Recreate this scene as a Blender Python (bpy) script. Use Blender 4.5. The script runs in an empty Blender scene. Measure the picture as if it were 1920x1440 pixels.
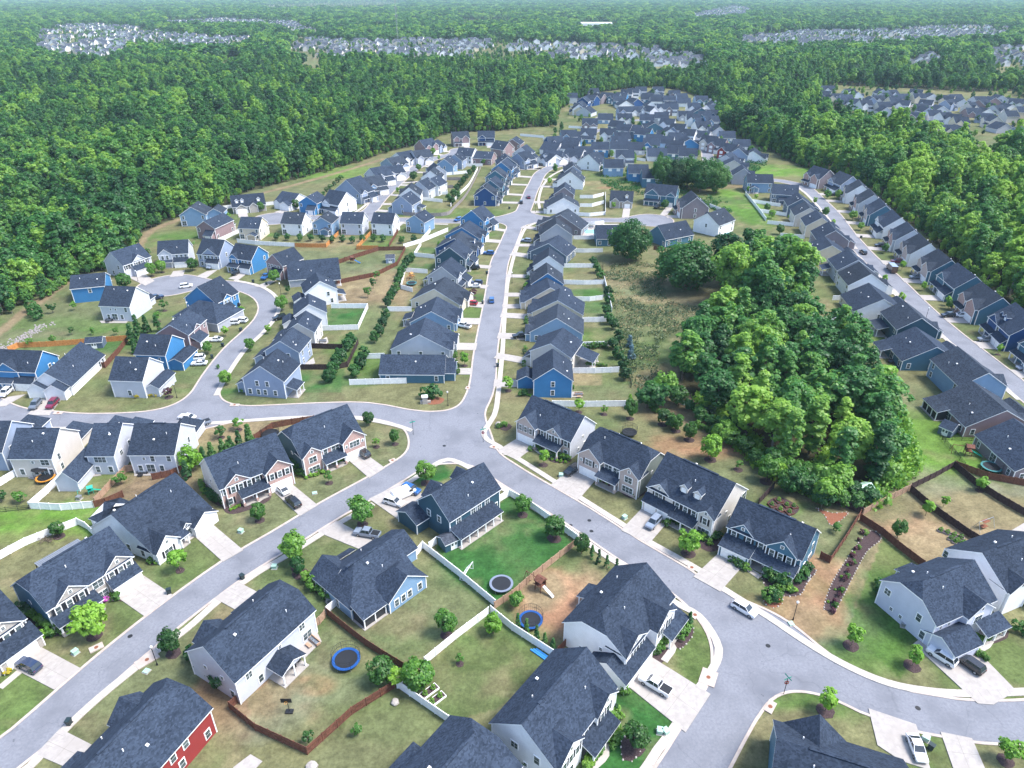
import bpy, bmesh, math, random
import numpy as np
from mathutils import Vector, Matrix, noise as mn
R = math.radians
sc = bpy.context.scene
col = sc.collection
# ------------------------------------------------------------------ camera, sky, sun, exposure
PITCH = R(29.0); FPX = 1333.0; CAMH = 100.0
cam = bpy.data.cameras.new('camera'); cam.sensor_width = 36; cam.lens = 36 * FPX / 1920
cam.clip_start = 1; cam.clip_end = 30000
co = bpy.data.objects.new('camera', cam); col.objects.link(co)
co.location = (0, 0, CAMH); co.rotation_euler = (math.pi / 2 - PITCH, 0, 0)
sc.camera = co
w = bpy.data.worlds.new('World'); sc.world = w; w.use_nodes = True
SUN_EL, SUN_AZ = 58.0, 96.0        # azimuth clockwise from +Y (away from the camera): high, to the right, through thin cloud
nt = w.node_tree; bg = nt.nodes['Background']
sky = nt.nodes.new('ShaderNodeTexSky'); sky.sky_type = 'NISHITA'; sky.sun_disc = False
sky.sun_elevation = R(SUN_EL); sky.sun_rotation = R(SUN_AZ); sky.air_density = 1.0; sky.dust_density = 1.5; sky.ozone_density = 1.0
nt.links.new(sky.outputs[0], bg.inputs[0]); bg.inputs[1].default_value = 0.15
sl = bpy.data.lights.new('sun', 'SUN'); sl.energy = 2.5; sl.angle = R(19); sl.color = (1.0, 0.96, 0.90)
so = bpy.data.objects.new('sun', sl); col.objects.link(so)
d = Vector((math.sin(R(SUN_AZ)) * math.cos(R(SUN_EL)), math.cos(R(SUN_AZ)) * math.cos(R(SUN_EL)), math.sin(R(SUN_EL))))
so.rotation_euler = d.to_track_quat('Z', 'Y').to_euler(); so.location = (0, 0, 300)
sc.view_settings.view_transform = 'Standard'; sc.view_settings.look = 'None'
sc.view_settings.exposure = 1.47; sc.view_settings.gamma = 1
sc.render.engine = 'CYCLES'
sc.cycles.max_bounces = 6; sc.cycles.diffuse_bounces = 3; sc.cycles.glossy_bounces = 2; sc.cycles.transmission_bounces = 2
sc.cycles.transparent_max_bounces = 6; sc.cycles.volume_bounces = 1

rnd = random.Random(7)
def G(x, y, z=0.0):
    """point of the place that stands at height z and shows at x,y of the 1920-wide photograph: used only to take positions off the ground plan"""
    dx = (x - 960) / FPX; dy = (y - 720) / FPX
    t = (CAMH - z) / (math.sin(PITCH) + dy * math.cos(PITCH))
    return Vector((t * dx, t * (math.cos(PITCH) - dy * math.sin(PITCH)), z))
# ------------------------------------------------------------------ materials
MATS = {}
def _mat(name):
    m = bpy.data.materials.new(name); m.use_nodes = True
    return m, m.node_tree, m.node_tree.nodes['Principled BSDF']
def N(nt, t, **k):
    n = nt.nodes.new(t)
    for a, b in k.items(): setattr(n, a, b)
    return n
def noisy(name, c1, c2, scale=1.0, rough=.8, spec=.3, detail=4, bump=0, metallic=0, lo=.35, hi=.65, c3=None, sc3=.1):
    m, t, b = _mat(name); L = t.links
    tc = N(t, 'ShaderNodeTexCoord'); ge = N(t, 'ShaderNodeNewGeometry')
    no = N(t, 'ShaderNodeTexNoise'); no.inputs['Scale'].default_value = scale; no.inputs['Detail'].default_value = detail; no.inputs['Roughness'].default_value = .65
    L.new(ge.outputs['Position'], no.inputs['Vector'])
    mr = N(t, 'ShaderNodeMapRange'); mr.inputs[1].default_value = lo; mr.inputs[2].default_value = hi; L.new(no.outputs['Fac'], mr.inputs[0])
    mx = N(t, 'ShaderNodeMix', data_type='RGBA'); mx.inputs[6].default_value = (*c1, 1); mx.inputs[7].default_value = (*c2, 1)
    L.new(mr.outputs[0], mx.inputs[0]); out = mx.outputs[2]
    if c3:
        n2 = N(t, 'ShaderNodeTexNoise'); n2.inputs['Scale'].default_value = sc3; n2.inputs['Detail'].default_value = 5; L.new(ge.outputs['Position'], n2.inputs['Vector'])
        m2 = N(t, 'ShaderNodeMapRange'); m2.inputs[1].default_value = .45; m2.inputs[2].default_value = .7; L.new(n2.outputs['Fac'], m2.inputs[0])
        mx2 = N(t, 'ShaderNodeMix', data_type='RGBA'); mx2.inputs[7].default_value = (*c3, 1); L.new(out, mx2.inputs[6]); L.new(m2.outputs[0], mx2.inputs[0]); out = mx2.outputs[2]
    L.new(out, b.inputs['Base Color'])
    b.inputs['Roughness'].default_value = rough; b.inputs['Specular IOR Level'].default_value = spec; b.inputs['Metallic'].default_value = metallic
    if bump:
        bu = N(t, 'ShaderNodeBump'); bu.inputs['Strength'].default_value = bump; L.new(no.outputs['Fac'], bu.inputs['Height']); L.new(bu.outputs[0], b.inputs['Normal'])
    return m
def siding(name, c, lap=.19):
    m, t, b = _mat(name); L = t.links
    tc = N(t, 'ShaderNodeTexCoord'); sx = N(t, 'ShaderNodeSeparateXYZ'); L.new(tc.outputs['Object'], sx.inputs[0])
    mu = N(t, 'ShaderNodeMath', operation='MULTIPLY'); mu.inputs[1].default_value = 1 / lap; L.new(sx.outputs[2], mu.inputs[0])
    fr = N(t, 'ShaderNodeMath', operation='FRACT'); L.new(mu.outputs[0], fr.inputs[0])
    cr = N(t, 'ShaderNodeMapRange'); cr.inputs[1].default_value = 0; cr.inputs[2].default_value = .16; cr.inputs[3].default_value = .72; cr.inputs[4].default_value = 1; L.new(fr.outputs[0], cr.inputs[0])
    no = N(t, 'ShaderNodeTexNoise'); no.inputs['Scale'].default_value = .7; no.inputs['Detail'].default_value = 5; L.new(tc.outputs['Object'], no.inputs['Vector'])
    m2 = N(t, 'ShaderNodeMapRange'); m2.inputs[3].default_value = .88; m2.inputs[4].default_value = 1.1; L.new(no.outputs['Fac'], m2.inputs[0])
    pm = N(t, 'ShaderNodeMath', operation='MULTIPLY'); L.new(cr.outputs[0], pm.inputs[0]); L.new(m2.outputs[0], pm.inputs[1])
    vs = N(t, 'ShaderNodeVectorMath', operation='SCALE'); vs.inputs[0].default_value = c; L.new(pm.outputs[0], vs.inputs['Scale'])
    L.new(vs.outputs[0], b.inputs['Base Color'])
    b.inputs['Roughness'].default_value = .6; b.inputs['Specular IOR Level'].default_value = .3
    bu = N(t, 'ShaderNodeBump'); bu.inputs['Strength'].default_value = .4; bu.inputs['Distance'].default_value = .03; L.new(fr.outputs[0], bu.inputs['Height']); L.new(bu.outputs[0], b.inputs['Normal'])
    return m
def brick(name, c1, c2, mortar, s=1.0):
    m, t, b = _mat(name); L = t.links
    tc = N(t, 'ShaderNodeTexCoord'); sx = N(t, 'ShaderNodeSeparateXYZ'); L.new(tc.outputs['Object'], sx.inputs[0])
    ad = N(t, 'ShaderNodeMath', operation='ADD'); L.new(sx.outputs[0], ad.inputs[0]); L.new(sx.outputs[1], ad.inputs[1])
    cb = N(t, 'ShaderNodeCombineXYZ'); L.new(ad.outputs[0], cb.inputs[0]); L.new(sx.outputs[2], cb.inputs[1])
    br = N(t, 'ShaderNodeTexBrick'); br.inputs['Scale'].default_value = 2.2 * s; br.inputs['Color1'].default_value = (*c1, 1); br.inputs['Color2'].default_value = (*c2, 1); br.inputs['Mortar'].default_value = (*mortar, 1)
    br.inputs['Mortar Size'].default_value = .025; L.new(cb.outputs[0], br.inputs['Vector']); L.new(br.outputs['Color'], b.inputs['Base Color'])
    b.inputs['Roughness'].default_value = .9
    return m
def shingle(name, c1, c2):
    m, t, b = _mat(name); L = t.links
    tc = N(t, 'ShaderNodeTexCoord'); mp = N(t, 'ShaderNodeMapping'); mp.inputs['Scale'].default_value = (3.2, 3.2, 5.5); L.new(tc.outputs['Object'], mp.inputs[0])
    v = N(t, 'ShaderNodeTexVoronoi'); v.inputs['Scale'].default_value = 1.0; L.new(mp.outputs[0], v.inputs['Vector'])
    sh = N(t, 'ShaderNodeSeparateColor'); L.new(v.outputs['Color'], sh.inputs[0])
    n2 = N(t, 'ShaderNodeTexNoise'); n2.inputs['Scale'].default_value = .35; n2.inputs['Detail'].default_value = 6; L.new(tc.outputs['Object'], n2.inputs['Vector'])
    ad = N(t, 'ShaderNodeMath', operation='MULTIPLY_ADD'); ad.inputs[1].default_value = .45; n4 = N(t, 'ShaderNodeMath', operation='MULTIPLY'); n4.inputs[1].default_value = .45; L.new(n2.outputs['Fac'], n4.inputs[0]); L.new(sh.outputs[0], ad.inputs[0]); L.new(n4.outputs[0], ad.inputs[2])
    mr = N(t, 'ShaderNodeMapRange'); mr.inputs[1].default_value = .12; mr.inputs[2].default_value = .72; L.new(ad.outputs[0], mr.inputs[0])
    mx = N(t, 'ShaderNodeMix', data_type='RGBA'); mx.inputs[6].default_value = (*c1, 1); mx.inputs[7].default_value = (*c2, 1); L.new(mr.outputs[0], mx.inputs[0])
    oi = N(t, 'ShaderNodeObjectInfo'); m3 = N(t, 'ShaderNodeMapRange'); m3.inputs[3].default_value = .85; m3.inputs[4].default_value = 1.18; L.new(oi.outputs['Random'], m3.inputs[0])
    vs = N(t, 'ShaderNodeVectorMath', operation='SCALE'); L.new(mx.outputs[2], vs.inputs[0]); L.new(m3.outputs[0], vs.inputs['Scale'])
    L.new(vs.outputs[0], b.inputs['Base Color']); b.inputs['Roughness'].default_value = .95; b.inputs['Specular IOR Level'].default_value = .12
    bu = N(t, 'ShaderNodeBump'); bu.inputs['Strength'].default_value = .5; bu.inputs['Distance'].default_value = .03; L.new(sh.outputs[0], bu.inputs['Height']); L.new(bu.outputs[0], b.inputs['Normal'])
    return m
def plain(name, c, rough=.6, spec=.4, metallic=0):
    return noisy(name, tuple(x * .92 for x in c), tuple(min(1, x * 1.06) for x in c), 1.5, rough, spec, 3, metallic=metallic)
def foliage(name, c1, c2, c3, trans=.35):
    m = bpy.data.materials.new(name); m.use_nodes = True; t = m.node_tree; L = t.links
    for n in list(t.nodes): t.nodes.remove(n)
    out = N(t, 'ShaderNodeOutputMaterial'); oi = N(t, 'ShaderNodeObjectInfo'); ge = N(t, 'ShaderNodeNewGeometry')
    no = N(t, 'ShaderNodeTexNoise'); no.inputs['Scale'].default_value = .55; no.inputs['Detail'].default_value = 3; L.new(ge.outputs['Position'], no.inputs['Vector'])
    cr = N(t, 'ShaderNodeValToRGB'); cr.color_ramp.elements[0].color = (*c1, 1); cr.color_ramp.elements[0].position = .1
    cr.color_ramp.elements[1].color = (*c3, 1); cr.color_ramp.elements[1].position = 1
    e = cr.color_ramp.elements.new(.6); e.color = (*c2, 1)
    ri = N(t, 'ShaderNodeMath', operation='MULTIPLY_ADD'); ri.inputs[1].default_value = .28; L.new(ge.outputs['Random Per Island'], ri.inputs[0])
    r1 = N(t, 'ShaderNodeMath', operation='MULTIPLY_ADD'); r1.inputs[1].default_value = .68; L.new(oi.outputs['Random'], r1.inputs[0])
    nb = N(t, 'ShaderNodeTexNoise'); nb.inputs['Scale'].default_value = .02; nb.inputs['Detail'].default_value = 4; L.new(ge.outputs['Position'], nb.inputs['Vector'])
    nc = N(t, 'ShaderNodeMath', operation='MULTIPLY_ADD'); nc.inputs[1].default_value = 1.1; nc.inputs[2].default_value = -.62; L.new(nb.outputs['Fac'], nc.inputs[0])
    n3 = N(t, 'ShaderNodeMath', operation='MULTIPLY_ADD'); n3.inputs[1].default_value = .25; L.new(no.outputs['Fac'], n3.inputs[0]); L.new(nc.outputs[0], n3.inputs[2])
    if name == 'woodland_leaves':      # leaf colour raised by position, lighter in the wood east of the long street
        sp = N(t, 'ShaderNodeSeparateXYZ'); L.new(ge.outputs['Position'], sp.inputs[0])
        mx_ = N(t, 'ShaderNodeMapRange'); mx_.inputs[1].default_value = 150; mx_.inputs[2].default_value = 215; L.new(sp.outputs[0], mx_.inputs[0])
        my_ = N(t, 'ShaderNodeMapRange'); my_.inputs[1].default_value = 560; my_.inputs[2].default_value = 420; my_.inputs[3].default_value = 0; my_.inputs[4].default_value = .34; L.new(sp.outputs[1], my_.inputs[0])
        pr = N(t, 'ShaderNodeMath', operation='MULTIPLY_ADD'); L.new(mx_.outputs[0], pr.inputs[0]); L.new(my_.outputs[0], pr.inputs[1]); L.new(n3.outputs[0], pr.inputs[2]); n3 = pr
    L.new(n3.outputs[0], r1.inputs[2]); L.new(r1.outputs[0], ri.inputs[2]); L.new(ri.outputs[0], cr.inputs[0])
    df = N(t, 'ShaderNodeBsdfDiffuse'); tr = N(t, 'ShaderNodeBsdfTranslucent'); mx = N(t, 'ShaderNodeMixShader'); mx.inputs[0].default_value = trans
    gl = N(t, 'ShaderNodeBsdfGlossy'); gl.inputs['Roughness'].default_value = .5; gl.inputs['Color'].default_value = (.5, .5, .5, 1); mg = N(t, 'ShaderNodeMixShader'); mg.inputs[0].default_value = .05
    L.new(cr.outputs[0], df.inputs[0]); L.new(cr.outputs[0], tr.inputs[0]); L.new(df.outputs[0], mx.inputs[1]); L.new(tr.outputs[0], mx.inputs[2])
    L.new(mx.outputs[0], mg.inputs[1]); L.new(gl.outputs[0], mg.inputs[2]); L.new(mg.outputs[0], out.inputs[0])
    return m
WALLC = dict(white=(.80,.80,.82), cream=(.70,.60,.46), beige=(.60,.56,.52), ltgrey=(.52,.54,.60), grey=(.36,.38,.43), lav=(.27,.33,.45), palelav=(.56,.58,.68), ltblue=(.20,.32,.47),
             blue=(.045,.19,.40), navy=(.018,.065,.19), steel=(.06,.15,.22), teal=(.032,.082,.12), slate=(.10,.14,.20), red=(.26,.035,.035), brown=(.24,.17,.16), mauve=(.28,.20,.21), green=(.17,.20,.19), taupe=(.22,.19,.21))
for k, c in WALLC.items(): MATS[k] = siding(k + '_siding', c)
MATS['brick'] = brick('red_brick', (.33,.16,.13), (.42,.27,.23), (.45,.40,.38))
MATS['tanbrick'] = brick('tan_brick', (.38,.27,.23), (.46,.37,.33), (.5,.46,.43))
MATS['stone'] = brick('stone_veneer', (.30,.27,.25), (.42,.38,.34), (.35,.33,.31), .6)
MATS['roof'] = shingle('slate_shingles', (.012,.018,.030), (.038,.053,.082))
MATS['roofb'] = shingle('charcoal_shingles', (.014,.019,.028), (.042,.055,.078))
MATS['roofg'] = shingle('weathered_shingles', (.03,.036,.05), (.085,.098,.125))
MATS['trim'] = plain('white_trim', (.86,.86,.86), .45)
MATS['glass'] = noisy('window_glass', (.03,.045,.05), (.10,.13,.14), .8, .08, .6)
MATS['shutter'] = plain('black_shutters', (.016,.018,.024))
MATS['door'] = plain('dark_door', (.05,.03,.03)); MATS['reddoor'] = plain('red_door', (.4,.03,.03))
MATS['screen'] = plain('screen_mesh', (.03,.032,.036), .9)
MATS['concrete'] = noisy('concrete', (.29,.27,.255), (.37,.345,.325), 1.1, .9, .2, 6, c3=(.31,.285,.265), sc3=.22)
MATS['walk'] = noisy('sidewalk_concrete', (.36,.33,.30), (.44,.405,.37), .9, .9, .2, 5)
MATS['kerbm'] = noisy('kerb_concrete', (.36,.30,.265), (.45,.39,.35), .8, .9, .2, 5)
MATS['asphalt'] = noisy('asphalt', (.150,.158,.185), (.20,.208,.235), 2.2, .9, .25, 8, bump=.1, c3=(.135,.142,.165), sc3=.16)
def cracks(m):
    t = m.node_tree; L = t.links; b = t.nodes['Principled BSDF']; src = b.inputs['Base Color'].links[0].from_socket
    ge = N(t, 'ShaderNodeNewGeometry'); n = N(t, 'ShaderNodeTexNoise'); n.inputs['Scale'].default_value = .5; n.inputs['Detail'].default_value = 4; L.new(ge.outputs['Position'], n.inputs['Vector'])
    ad = N(t, 'ShaderNodeVectorMath', operation='MULTIPLY_ADD'); ad.inputs[1].default_value = (3, 3, 0); L.new(n.outputs['Color'], ad.inputs[0]); L.new(ge.outputs['Position'], ad.inputs[2])
    v = N(t, 'ShaderNodeTexVoronoi', feature='DISTANCE_TO_EDGE'); v.inputs['Scale'].default_value = .085; L.new(ad.outputs[0], v.inputs['Vector'])
    mr = N(t, 'ShaderNodeMapRange'); mr.inputs[1].default_value = 0; mr.inputs[2].default_value = .009; mr.inputs[3].default_value = .84; mr.inputs[4].default_value = 1; L.new(v.outputs['Distance'], mr.inputs[0])
    n2 = N(t, 'ShaderNodeTexNoise'); n2.inputs['Scale'].default_value = .9; n2.inputs['Detail'].default_value = 2; L.new(ge.outputs['Position'], n2.inputs['Vector'])
    m2 = N(t, 'ShaderNodeMapRange'); m2.inputs[1].default_value = .72; m2.inputs[2].default_value = .78; m2.inputs[3].default_value = 1; m2.inputs[4].default_value = .6; L.new(n2.outputs['Fac'], m2.inputs[0])
    mu = N(t, 'ShaderNodeMath', operation='MULTIPLY'); L.new(mr.outputs[0], mu.inputs[0]); L.new(m2.outputs[0], mu.inputs[1])
    s = N(t, 'ShaderNodeVectorMath', operation='SCALE'); L.new(src, s.inputs[0]); L.new(mu.outputs[0], s.inputs['Scale']); L.new(s.outputs[0], b.inputs['Base Color'])
cracks(MATS['asphalt'])
MATS['joint'] = plain('concrete_joint', (.25,.23,.21), .9)
MATS['metalg'] = plain('galvanised_metal', (.35,.36,.38), .4, .5, .6)
MATS['black'] = plain('black_plastic', (.014,.015,.018), .5)
MATS['rubber'] = plain('tyre_rubber', (.012,.012,.013), .85)
MATS['grnmetal'] = plain('pale_green_metal', (.32,.48,.40), .5)
MATS['bin'] = plain('dark_bin_plastic', (.015,.03,.035), .5)
MATS['vinyl'] = plain('white_vinyl', (.84,.84,.84), .4)
MATS['wood'] = noisy('red_stained_wood', (.10,.042,.03), (.17,.075,.05), 2, .8, .2)
MATS['woodl'] = noisy('light_fence_wood', (.30,.19,.13), (.42,.29,.20), 2, .8, .2)
MATS['woodo'] = noisy('orange_fence_wood', (.42,.17,.05), (.55,.26,.09), 2, .8, .2)
MATS['woodd'] = noisy('dark_fence_wood', (.035,.022,.024), (.075,.05,.05), 2, .8, .2)
MATS['woodg'] = noisy('grey_fence_wood', (.20,.18,.18), (.30,.27,.27), 2, .8, .2)
MATS['bark'] = noisy('bark', (.10,.075,.055), (.20,.16,.13), 3, .95, .1)
MATS['barkp'] = noisy('pale_bark', (.22,.20,.17), (.36,.33,.29), 3, .95, .1)
MATS['mulch'] = noisy('dark_mulch', (.035,.024,.026), (.085,.06,.06), 6, .95, .1)
MATS['mulchr'] = noisy('red_mulch', (.16,.06,.035), (.24,.11,.07), 6, .95, .1)
MATS['leaf'] = foliage('broad_leaves', (0.024, 0.095, 0.018), (0.085, 0.24, 0.03), (0.22, 0.42, 0.05), .5)
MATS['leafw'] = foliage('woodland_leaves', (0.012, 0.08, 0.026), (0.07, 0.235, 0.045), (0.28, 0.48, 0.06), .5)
MATS['leafd'] = foliage('dark_leaves', (0.012, 0.07, 0.018), (0.036, 0.15, 0.028), (0.085, 0.22, 0.036), .5)
MATS['leafl'] = foliage('lime_leaves', (0.1, 0.26, 0.02), (0.17, 0.36, 0.03), (0.26, 0.45, 0.05))
MATS['leafg'] = foliage('box_leaves', (.05,.14,.02), (.10,.24,.03), (.18,.34,.04))
MATS['leafs'] = foliage('sage_leaves', (.05,.09,.05), (.08,.13,.06), (.12,.17,.07))
MATS['leafp'] = foliage('purple_leaves', (.06,.018,.03), (.09,.025,.04), (.12,.035,.05))
MATS['leafb'] = foliage('blue_needles', (.05,.11,.13), (.07,.14,.17), (.09,.17,.20), .1)
MATS['pink'] = foliage('pink_blossom', (.45,.08,.40), (.60,.12,.55), (.7,.2,.6))
MATS['yellowf'] = foliage('yellow_leaves', (.35,.32,.02), (.5,.42,.03), (.6,.5,.05))
MATS['water'] = plain('pool_water', (.20,.55,.70), .05, .6)
MATS['plume'] = foliage('dry_grass', (.30,.24,.12), (.36,.28,.15), (.42,.34,.2))
# ------------------------------------------------------------------ mesh helper
class MB:
    def __init__(s, xf=None): s.v = []; s.f = []; s.m = []; s.xf = xf
    def P(s, pts, mi=0):
        n = len(s.v)
        for p in pts: s.v.append(s.xf(p) if s.xf else tuple(p))
        s.f.append(tuple(range(n, n + len(pts)))); s.m.append(mi)
    def box(s, x0, x1, y0, y1, z0, z1, mi=0, top=None):
        a=(x0,y0,z0);b=(x1,y0,z0);c=(x1,y1,z0);d=(x0,y1,z0);e=(x0,y0,z1);f=(x1,y0,z1);g=(x1,y1,z1);h=(x0,y1,z1)
        for q in ((a,b,f,e),(b,c,g,f),(c,d,h,g),(d,a,e,h),(d,c,b,a)): s.P(q, mi)
        s.P((e,f,g,h), mi if top is None else top)
    def bar(s, p, q, r, mi=0, n=6, r2=None):
        p = Vector(p); q = Vector(q); d = (q - p); 
        if d.length < 1e-6: return
        d.normalize(); a = d.orthogonal().normalized(); b = d.cross(a); r2 = r if r2 is None else r2
        A = [p + (a*math.cos(2*math.pi*i/n) + b*math.sin(2*math.pi*i/n))*r for i in range(n)]
        B = [q + (a*math.cos(2*math.pi*i/n) + b*math.sin(2*math.pi*i/n))*r2 for i in range(n)]
        for i in range(n): s.P((A[i], A[(i+1)%n], B[(i+1)%n], B[i]), mi)
        s.P(B, mi); s.P(A[::-1], mi)
    def cyl(s, c, r, h, mi=0, n=16, top=None, r2=None):
        x, y, z = c; r2 = r if r2 is None else r2
        A = [(x+r*math.cos(2*math.pi*i/n), y+r*math.sin(2*math.pi*i/n), z) for i in range(n)]
        B = [(x+r2*math.cos(2*math.pi*i/n), y+r2*math.sin(2*math.pi*i/n), z+h) for i in range(n)]
        for i in range(n): s.P((A[i], A[(i+1)%n], B[(i+1)%n], B[i]), mi)
        s.P(B, mi if top is None else top)
    def ring(s, c, r0, r1, h, mi=0, n=24):
        x, y, z = c
        def C(r, zz): return [(x+r*math.cos(2*math.pi*i/n), y+r*math.sin(2*math.pi*i/n), zz) for i in range(n)]
        a, b, c2, d2 = C(r0, z), C(r1, z), C(r1, z+h), C(r0, z+h)
        for i in range(n):
            j = (i+1) % n
            s.P((b[i], b[j], c2[j], c2[i]), mi); s.P((c2[i], c2[j], d2[j], d2[i]), mi); s.P((d2[i], d2[j], a[j], a[i]), mi)
    def build(s, name, mats, parent=None, smooth=False):
        me = bpy.data.meshes.new(name); me.from_pydata(s.v, [], s.f)
        if not isinstance(mats, (list, tuple)): mats = [mats]
        for m in mats: me.materials.append(MATS[m] if isinstance(m, str) else m)
        if len(mats) > 1: me.polygons.foreach_set('material_index', s.m)
        if smooth: me.polygons.foreach_set('use_smooth', [True]*len(s.f))
        me.update()
        o = bpy.data.objects.new(name, me); col.objects.link(o)
        if parent: o.parent = parent
        return o
def tag(o, label=None, cat=None, group=None, kind=None):
    if label: o['label'] = label
    if cat: o['category'] = cat
    if group: o['group'] = group
    if kind: o['kind'] = kind
    return o
def empty(name, loc, rz=0):
    o = bpy.data.objects.new(name, None); col.objects.link(o); o.location = loc; o.rotation_euler = (0, 0, rz); o.empty_display_size = .5
    return o
class Proto:
    """a thing and its parts, built once; place() stands another one with shared meshes"""
    def __init__(s, name): s.name = name; s.parts = []
    def part(s, name, mb, mats, parent=-1, loc=(0,0,0), smooth=False):
        if isinstance(mb, MB):
            o = mb.build(name, mats, smooth=smooth); me = o.data; bpy.data.objects.remove(o)
        else: me = mb
        s.parts.append((name, me, parent, loc)); return len(s.parts) - 1
    def place(s, loc, rz=0, scale=1, label=None, cat=None, group=None, z_scale=None, sub=None):
        r = empty(s.name, loc, rz); r.scale = (scale, scale, scale if z_scale is None else z_scale); L = []
        for n, me, p, l in (s.parts if sub is None else [q for i, q in enumerate(s.parts) if i in sub]):
            o = bpy.data.objects.new(n, me); col.objects.link(o); o.parent = r if p < 0 else L[p]; o.location = l; L.append(o)
        tag(r, label, cat, group); return r
_used = {}
def nth(i):
    a = ['', 'first', 'second', 'third', 'fourth', 'fifth', 'sixth', 'seventh', 'eighth', 'ninth', 'tenth', 'eleventh', 'twelfth', 'thirteenth', 'fourteenth', 'fifteenth', 'sixteenth', 'seventeenth', 'eighteenth', 'nineteenth', 'twentieth']
    if i <= 20: return a[i]
    t, u = divmod(i, 10); return ['', '', 'twent', 'thirt', 'fort', 'fift', 'sixt', 'sevent', 'eight', 'ninet'][t] + ('ieth' if u == 0 else 'y-' + a[u])
ORD = ['', 'second', 'third', 'fourth', 'fifth', 'sixth', 'seventh', 'eighth', 'ninth', 'tenth', 'eleventh', 'twelfth', 'thirteenth', 'fourteenth', 'fifteenth', 'sixteenth', 'seventeenth', 'eighteenth', 'nineteenth', 'twentieth']
def uniq(lab):
    n = _used.get(lab, 0); _used[lab] = n + 1
    if n == 0: return lab
    if n < len(ORD): return ORD[n] + ' ' + lab
    return lab
HOUSES = []     # (x, y, short description) for naming what stands beside them
def near_house(p):
    return min(HOUSES, key=lambda h: (h[0]-p[0])**2 + (h[1]-p[1])**2)[2]
# ------------------------------------------------------------------ polylines on the ground
def W2(pts): return np.array([tuple(G(x, y))[:2] for x, y in pts])
def smooth(P, step=2.0, closed=False):
    P = np.asarray(P, float); n = len(P); out = []
    for i in range(n if closed else n - 1):
        p0 = P[(i-1) % n] if closed or i > 0 else 2*P[0]-P[1]
        p1 = P[i]; p2 = P[(i+1) % n]
        p3 = P[(i+2) % n] if closed or i + 2 < n else 2*P[-1]-P[-2]
        k = max(1, int(np.hypot(*(p2-p1)) / step))
        for j in range(k):
            t = j / k
            out.append(.5*((2*p1)+(-p0+p2)*t+(2*p0-5*p1+4*p2-p3)*t*t+(-p0+3*p1-3*p2+p3)*t**3))
    if not closed: out.append(P[-1])
    return np.array(out)
def ribbon(name, P, hw, z, mat, h=0.0):
    """a strip of half-width hw along P, its top at z, with edges down to z-h"""
    P = np.asarray(P); T = np.gradient(P, axis=0); T /= np.linalg.norm(T, axis=1)[:, None] + 1e-9; Nn = np.stack([-T[:, 1], T[:, 0]], 1)
    A = P + Nn*hw; B = P - Nn*hw; m = MB()
    for i in range(len(P)-1):
        m.P([(*A[i], z), (*B[i], z), (*B[i+1], z), (*A[i+1], z)])
        if h:
            m.P([(*A[i], z-h), (*A[i], z), (*A[i+1], z), (*A[i+1], z-h)]); m.P([(*B[i], z), (*B[i], z-h), (*B[i+1], z-h), (*B[i+1], z)])
    if h:
        for i in (0, -1): m.P([(*A[i], z), (*A[i], z-h), (*B[i], z-h), (*B[i], z)])
    return m
ROADS = [  # (centre line, half width between kerbs)
 ('AD', [(-120,1530),(-40,1455),(50,1386),(200,1252),(318,1155),(437,1067),(528,1012),(621,955),(711,905),(762,874),(812,842),(855,808),(886,765),(904,722),(911,657),(927,560),(936,495),(951,460),(968,420),(983,392),(995,360),(1003,344.6),(1011,328.5),(1022,319),(1034.7,313.6),(1051,309.5),(1075,306)], 3.5),
 ('BF', [(850,815),(900,852),(960,893),(1085,968),(1180,1031),(1270,1085),(1340,1137),(1430,1197),(1500,1240),(1550,1266),(1620,1302),(1715,1334),(1815,1351),(1920,1354),(2060,1345)], 3.6),
 ('E', [(1425,1205),(1395,1260),(1375,1310),(1345,1360),(1302,1435),(1255,1510)], 4.1),
 ('C', [(-140,815),(-40,805),(100,791),(200,789),(275,785),(360,780),(480,774),(612,768),(680,768),(740,778),(790,792),(850,822)], 3.5),
 ('K', [(365,785),(375,755),(402,705),(440,655),(475,622),(497,598),(505,575),(495,556),(470,543),(430,534),(380,532),(317,535)], 3.5),
 ('L', [(640,411),(690,397),(717,368),(767,323),(808,300),(842,291),(875,281)], 3.5),
 ('M', [(515,409),(580,408),(640,411),(700,411),(850,415),(900,413),(975,410)], 3.4),
 ('M2', [(975,410),(1040,411),(1130,413),(1215,413)], 3.4),
 ('S', [(1400,338),(1450,338),(1478,342),(1507,350),(1530,370),(1563,403),(1588,437),(1626,480),(1673,522),(1724,573),(1777,620),(1840,670),(1888,708),(1960,768),(2040,835)], 3.5),
 ('W', [(-60,738),(-20,760),(20,790),(40,797)], 3.5),
 ('U', [(1092,262),(1100,255),(1120,245),(1170,240),(1240,245),(1300,268),(1323,282),(1327,297),(1330,312)], 3.6),
 ('T', [(1128,224),(1130,214),(1133,204),(1140,192),(1160,186),(1200,184)], 3.6),
 ('T2', [(1128,224),(1150,228),(1190,226),(1240,222)], 3.6),
]
BULBS = [((317,535), 11.5), ((515,410), 10.5), ((1222,413), 10.5), ((868,282), 9)]
def seg_dist(X, Y, P):
    d = np.full(X.shape, 1e9)
    for a, b in zip(P[:-1], P[1:]):
        ab = b-a; L = ab@ab + 1e-9; t = np.clip(((X-a[0])*ab[0]+(Y-a[1])*ab[1])/L, 0, 1)
        d = np.minimum(d, np.hypot(X-a[0]-t*ab[0], Y-a[1]-t*ab[1]))
    return d
def smin(a, b, k):
    h = np.maximum(k-np.abs(a-b), 0)/k
    return np.minimum(a, b) - h*h*k*.25
RP = {n: (smooth(W2(p), 4.0), hw) for n, p, hw in ROADS}
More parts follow.
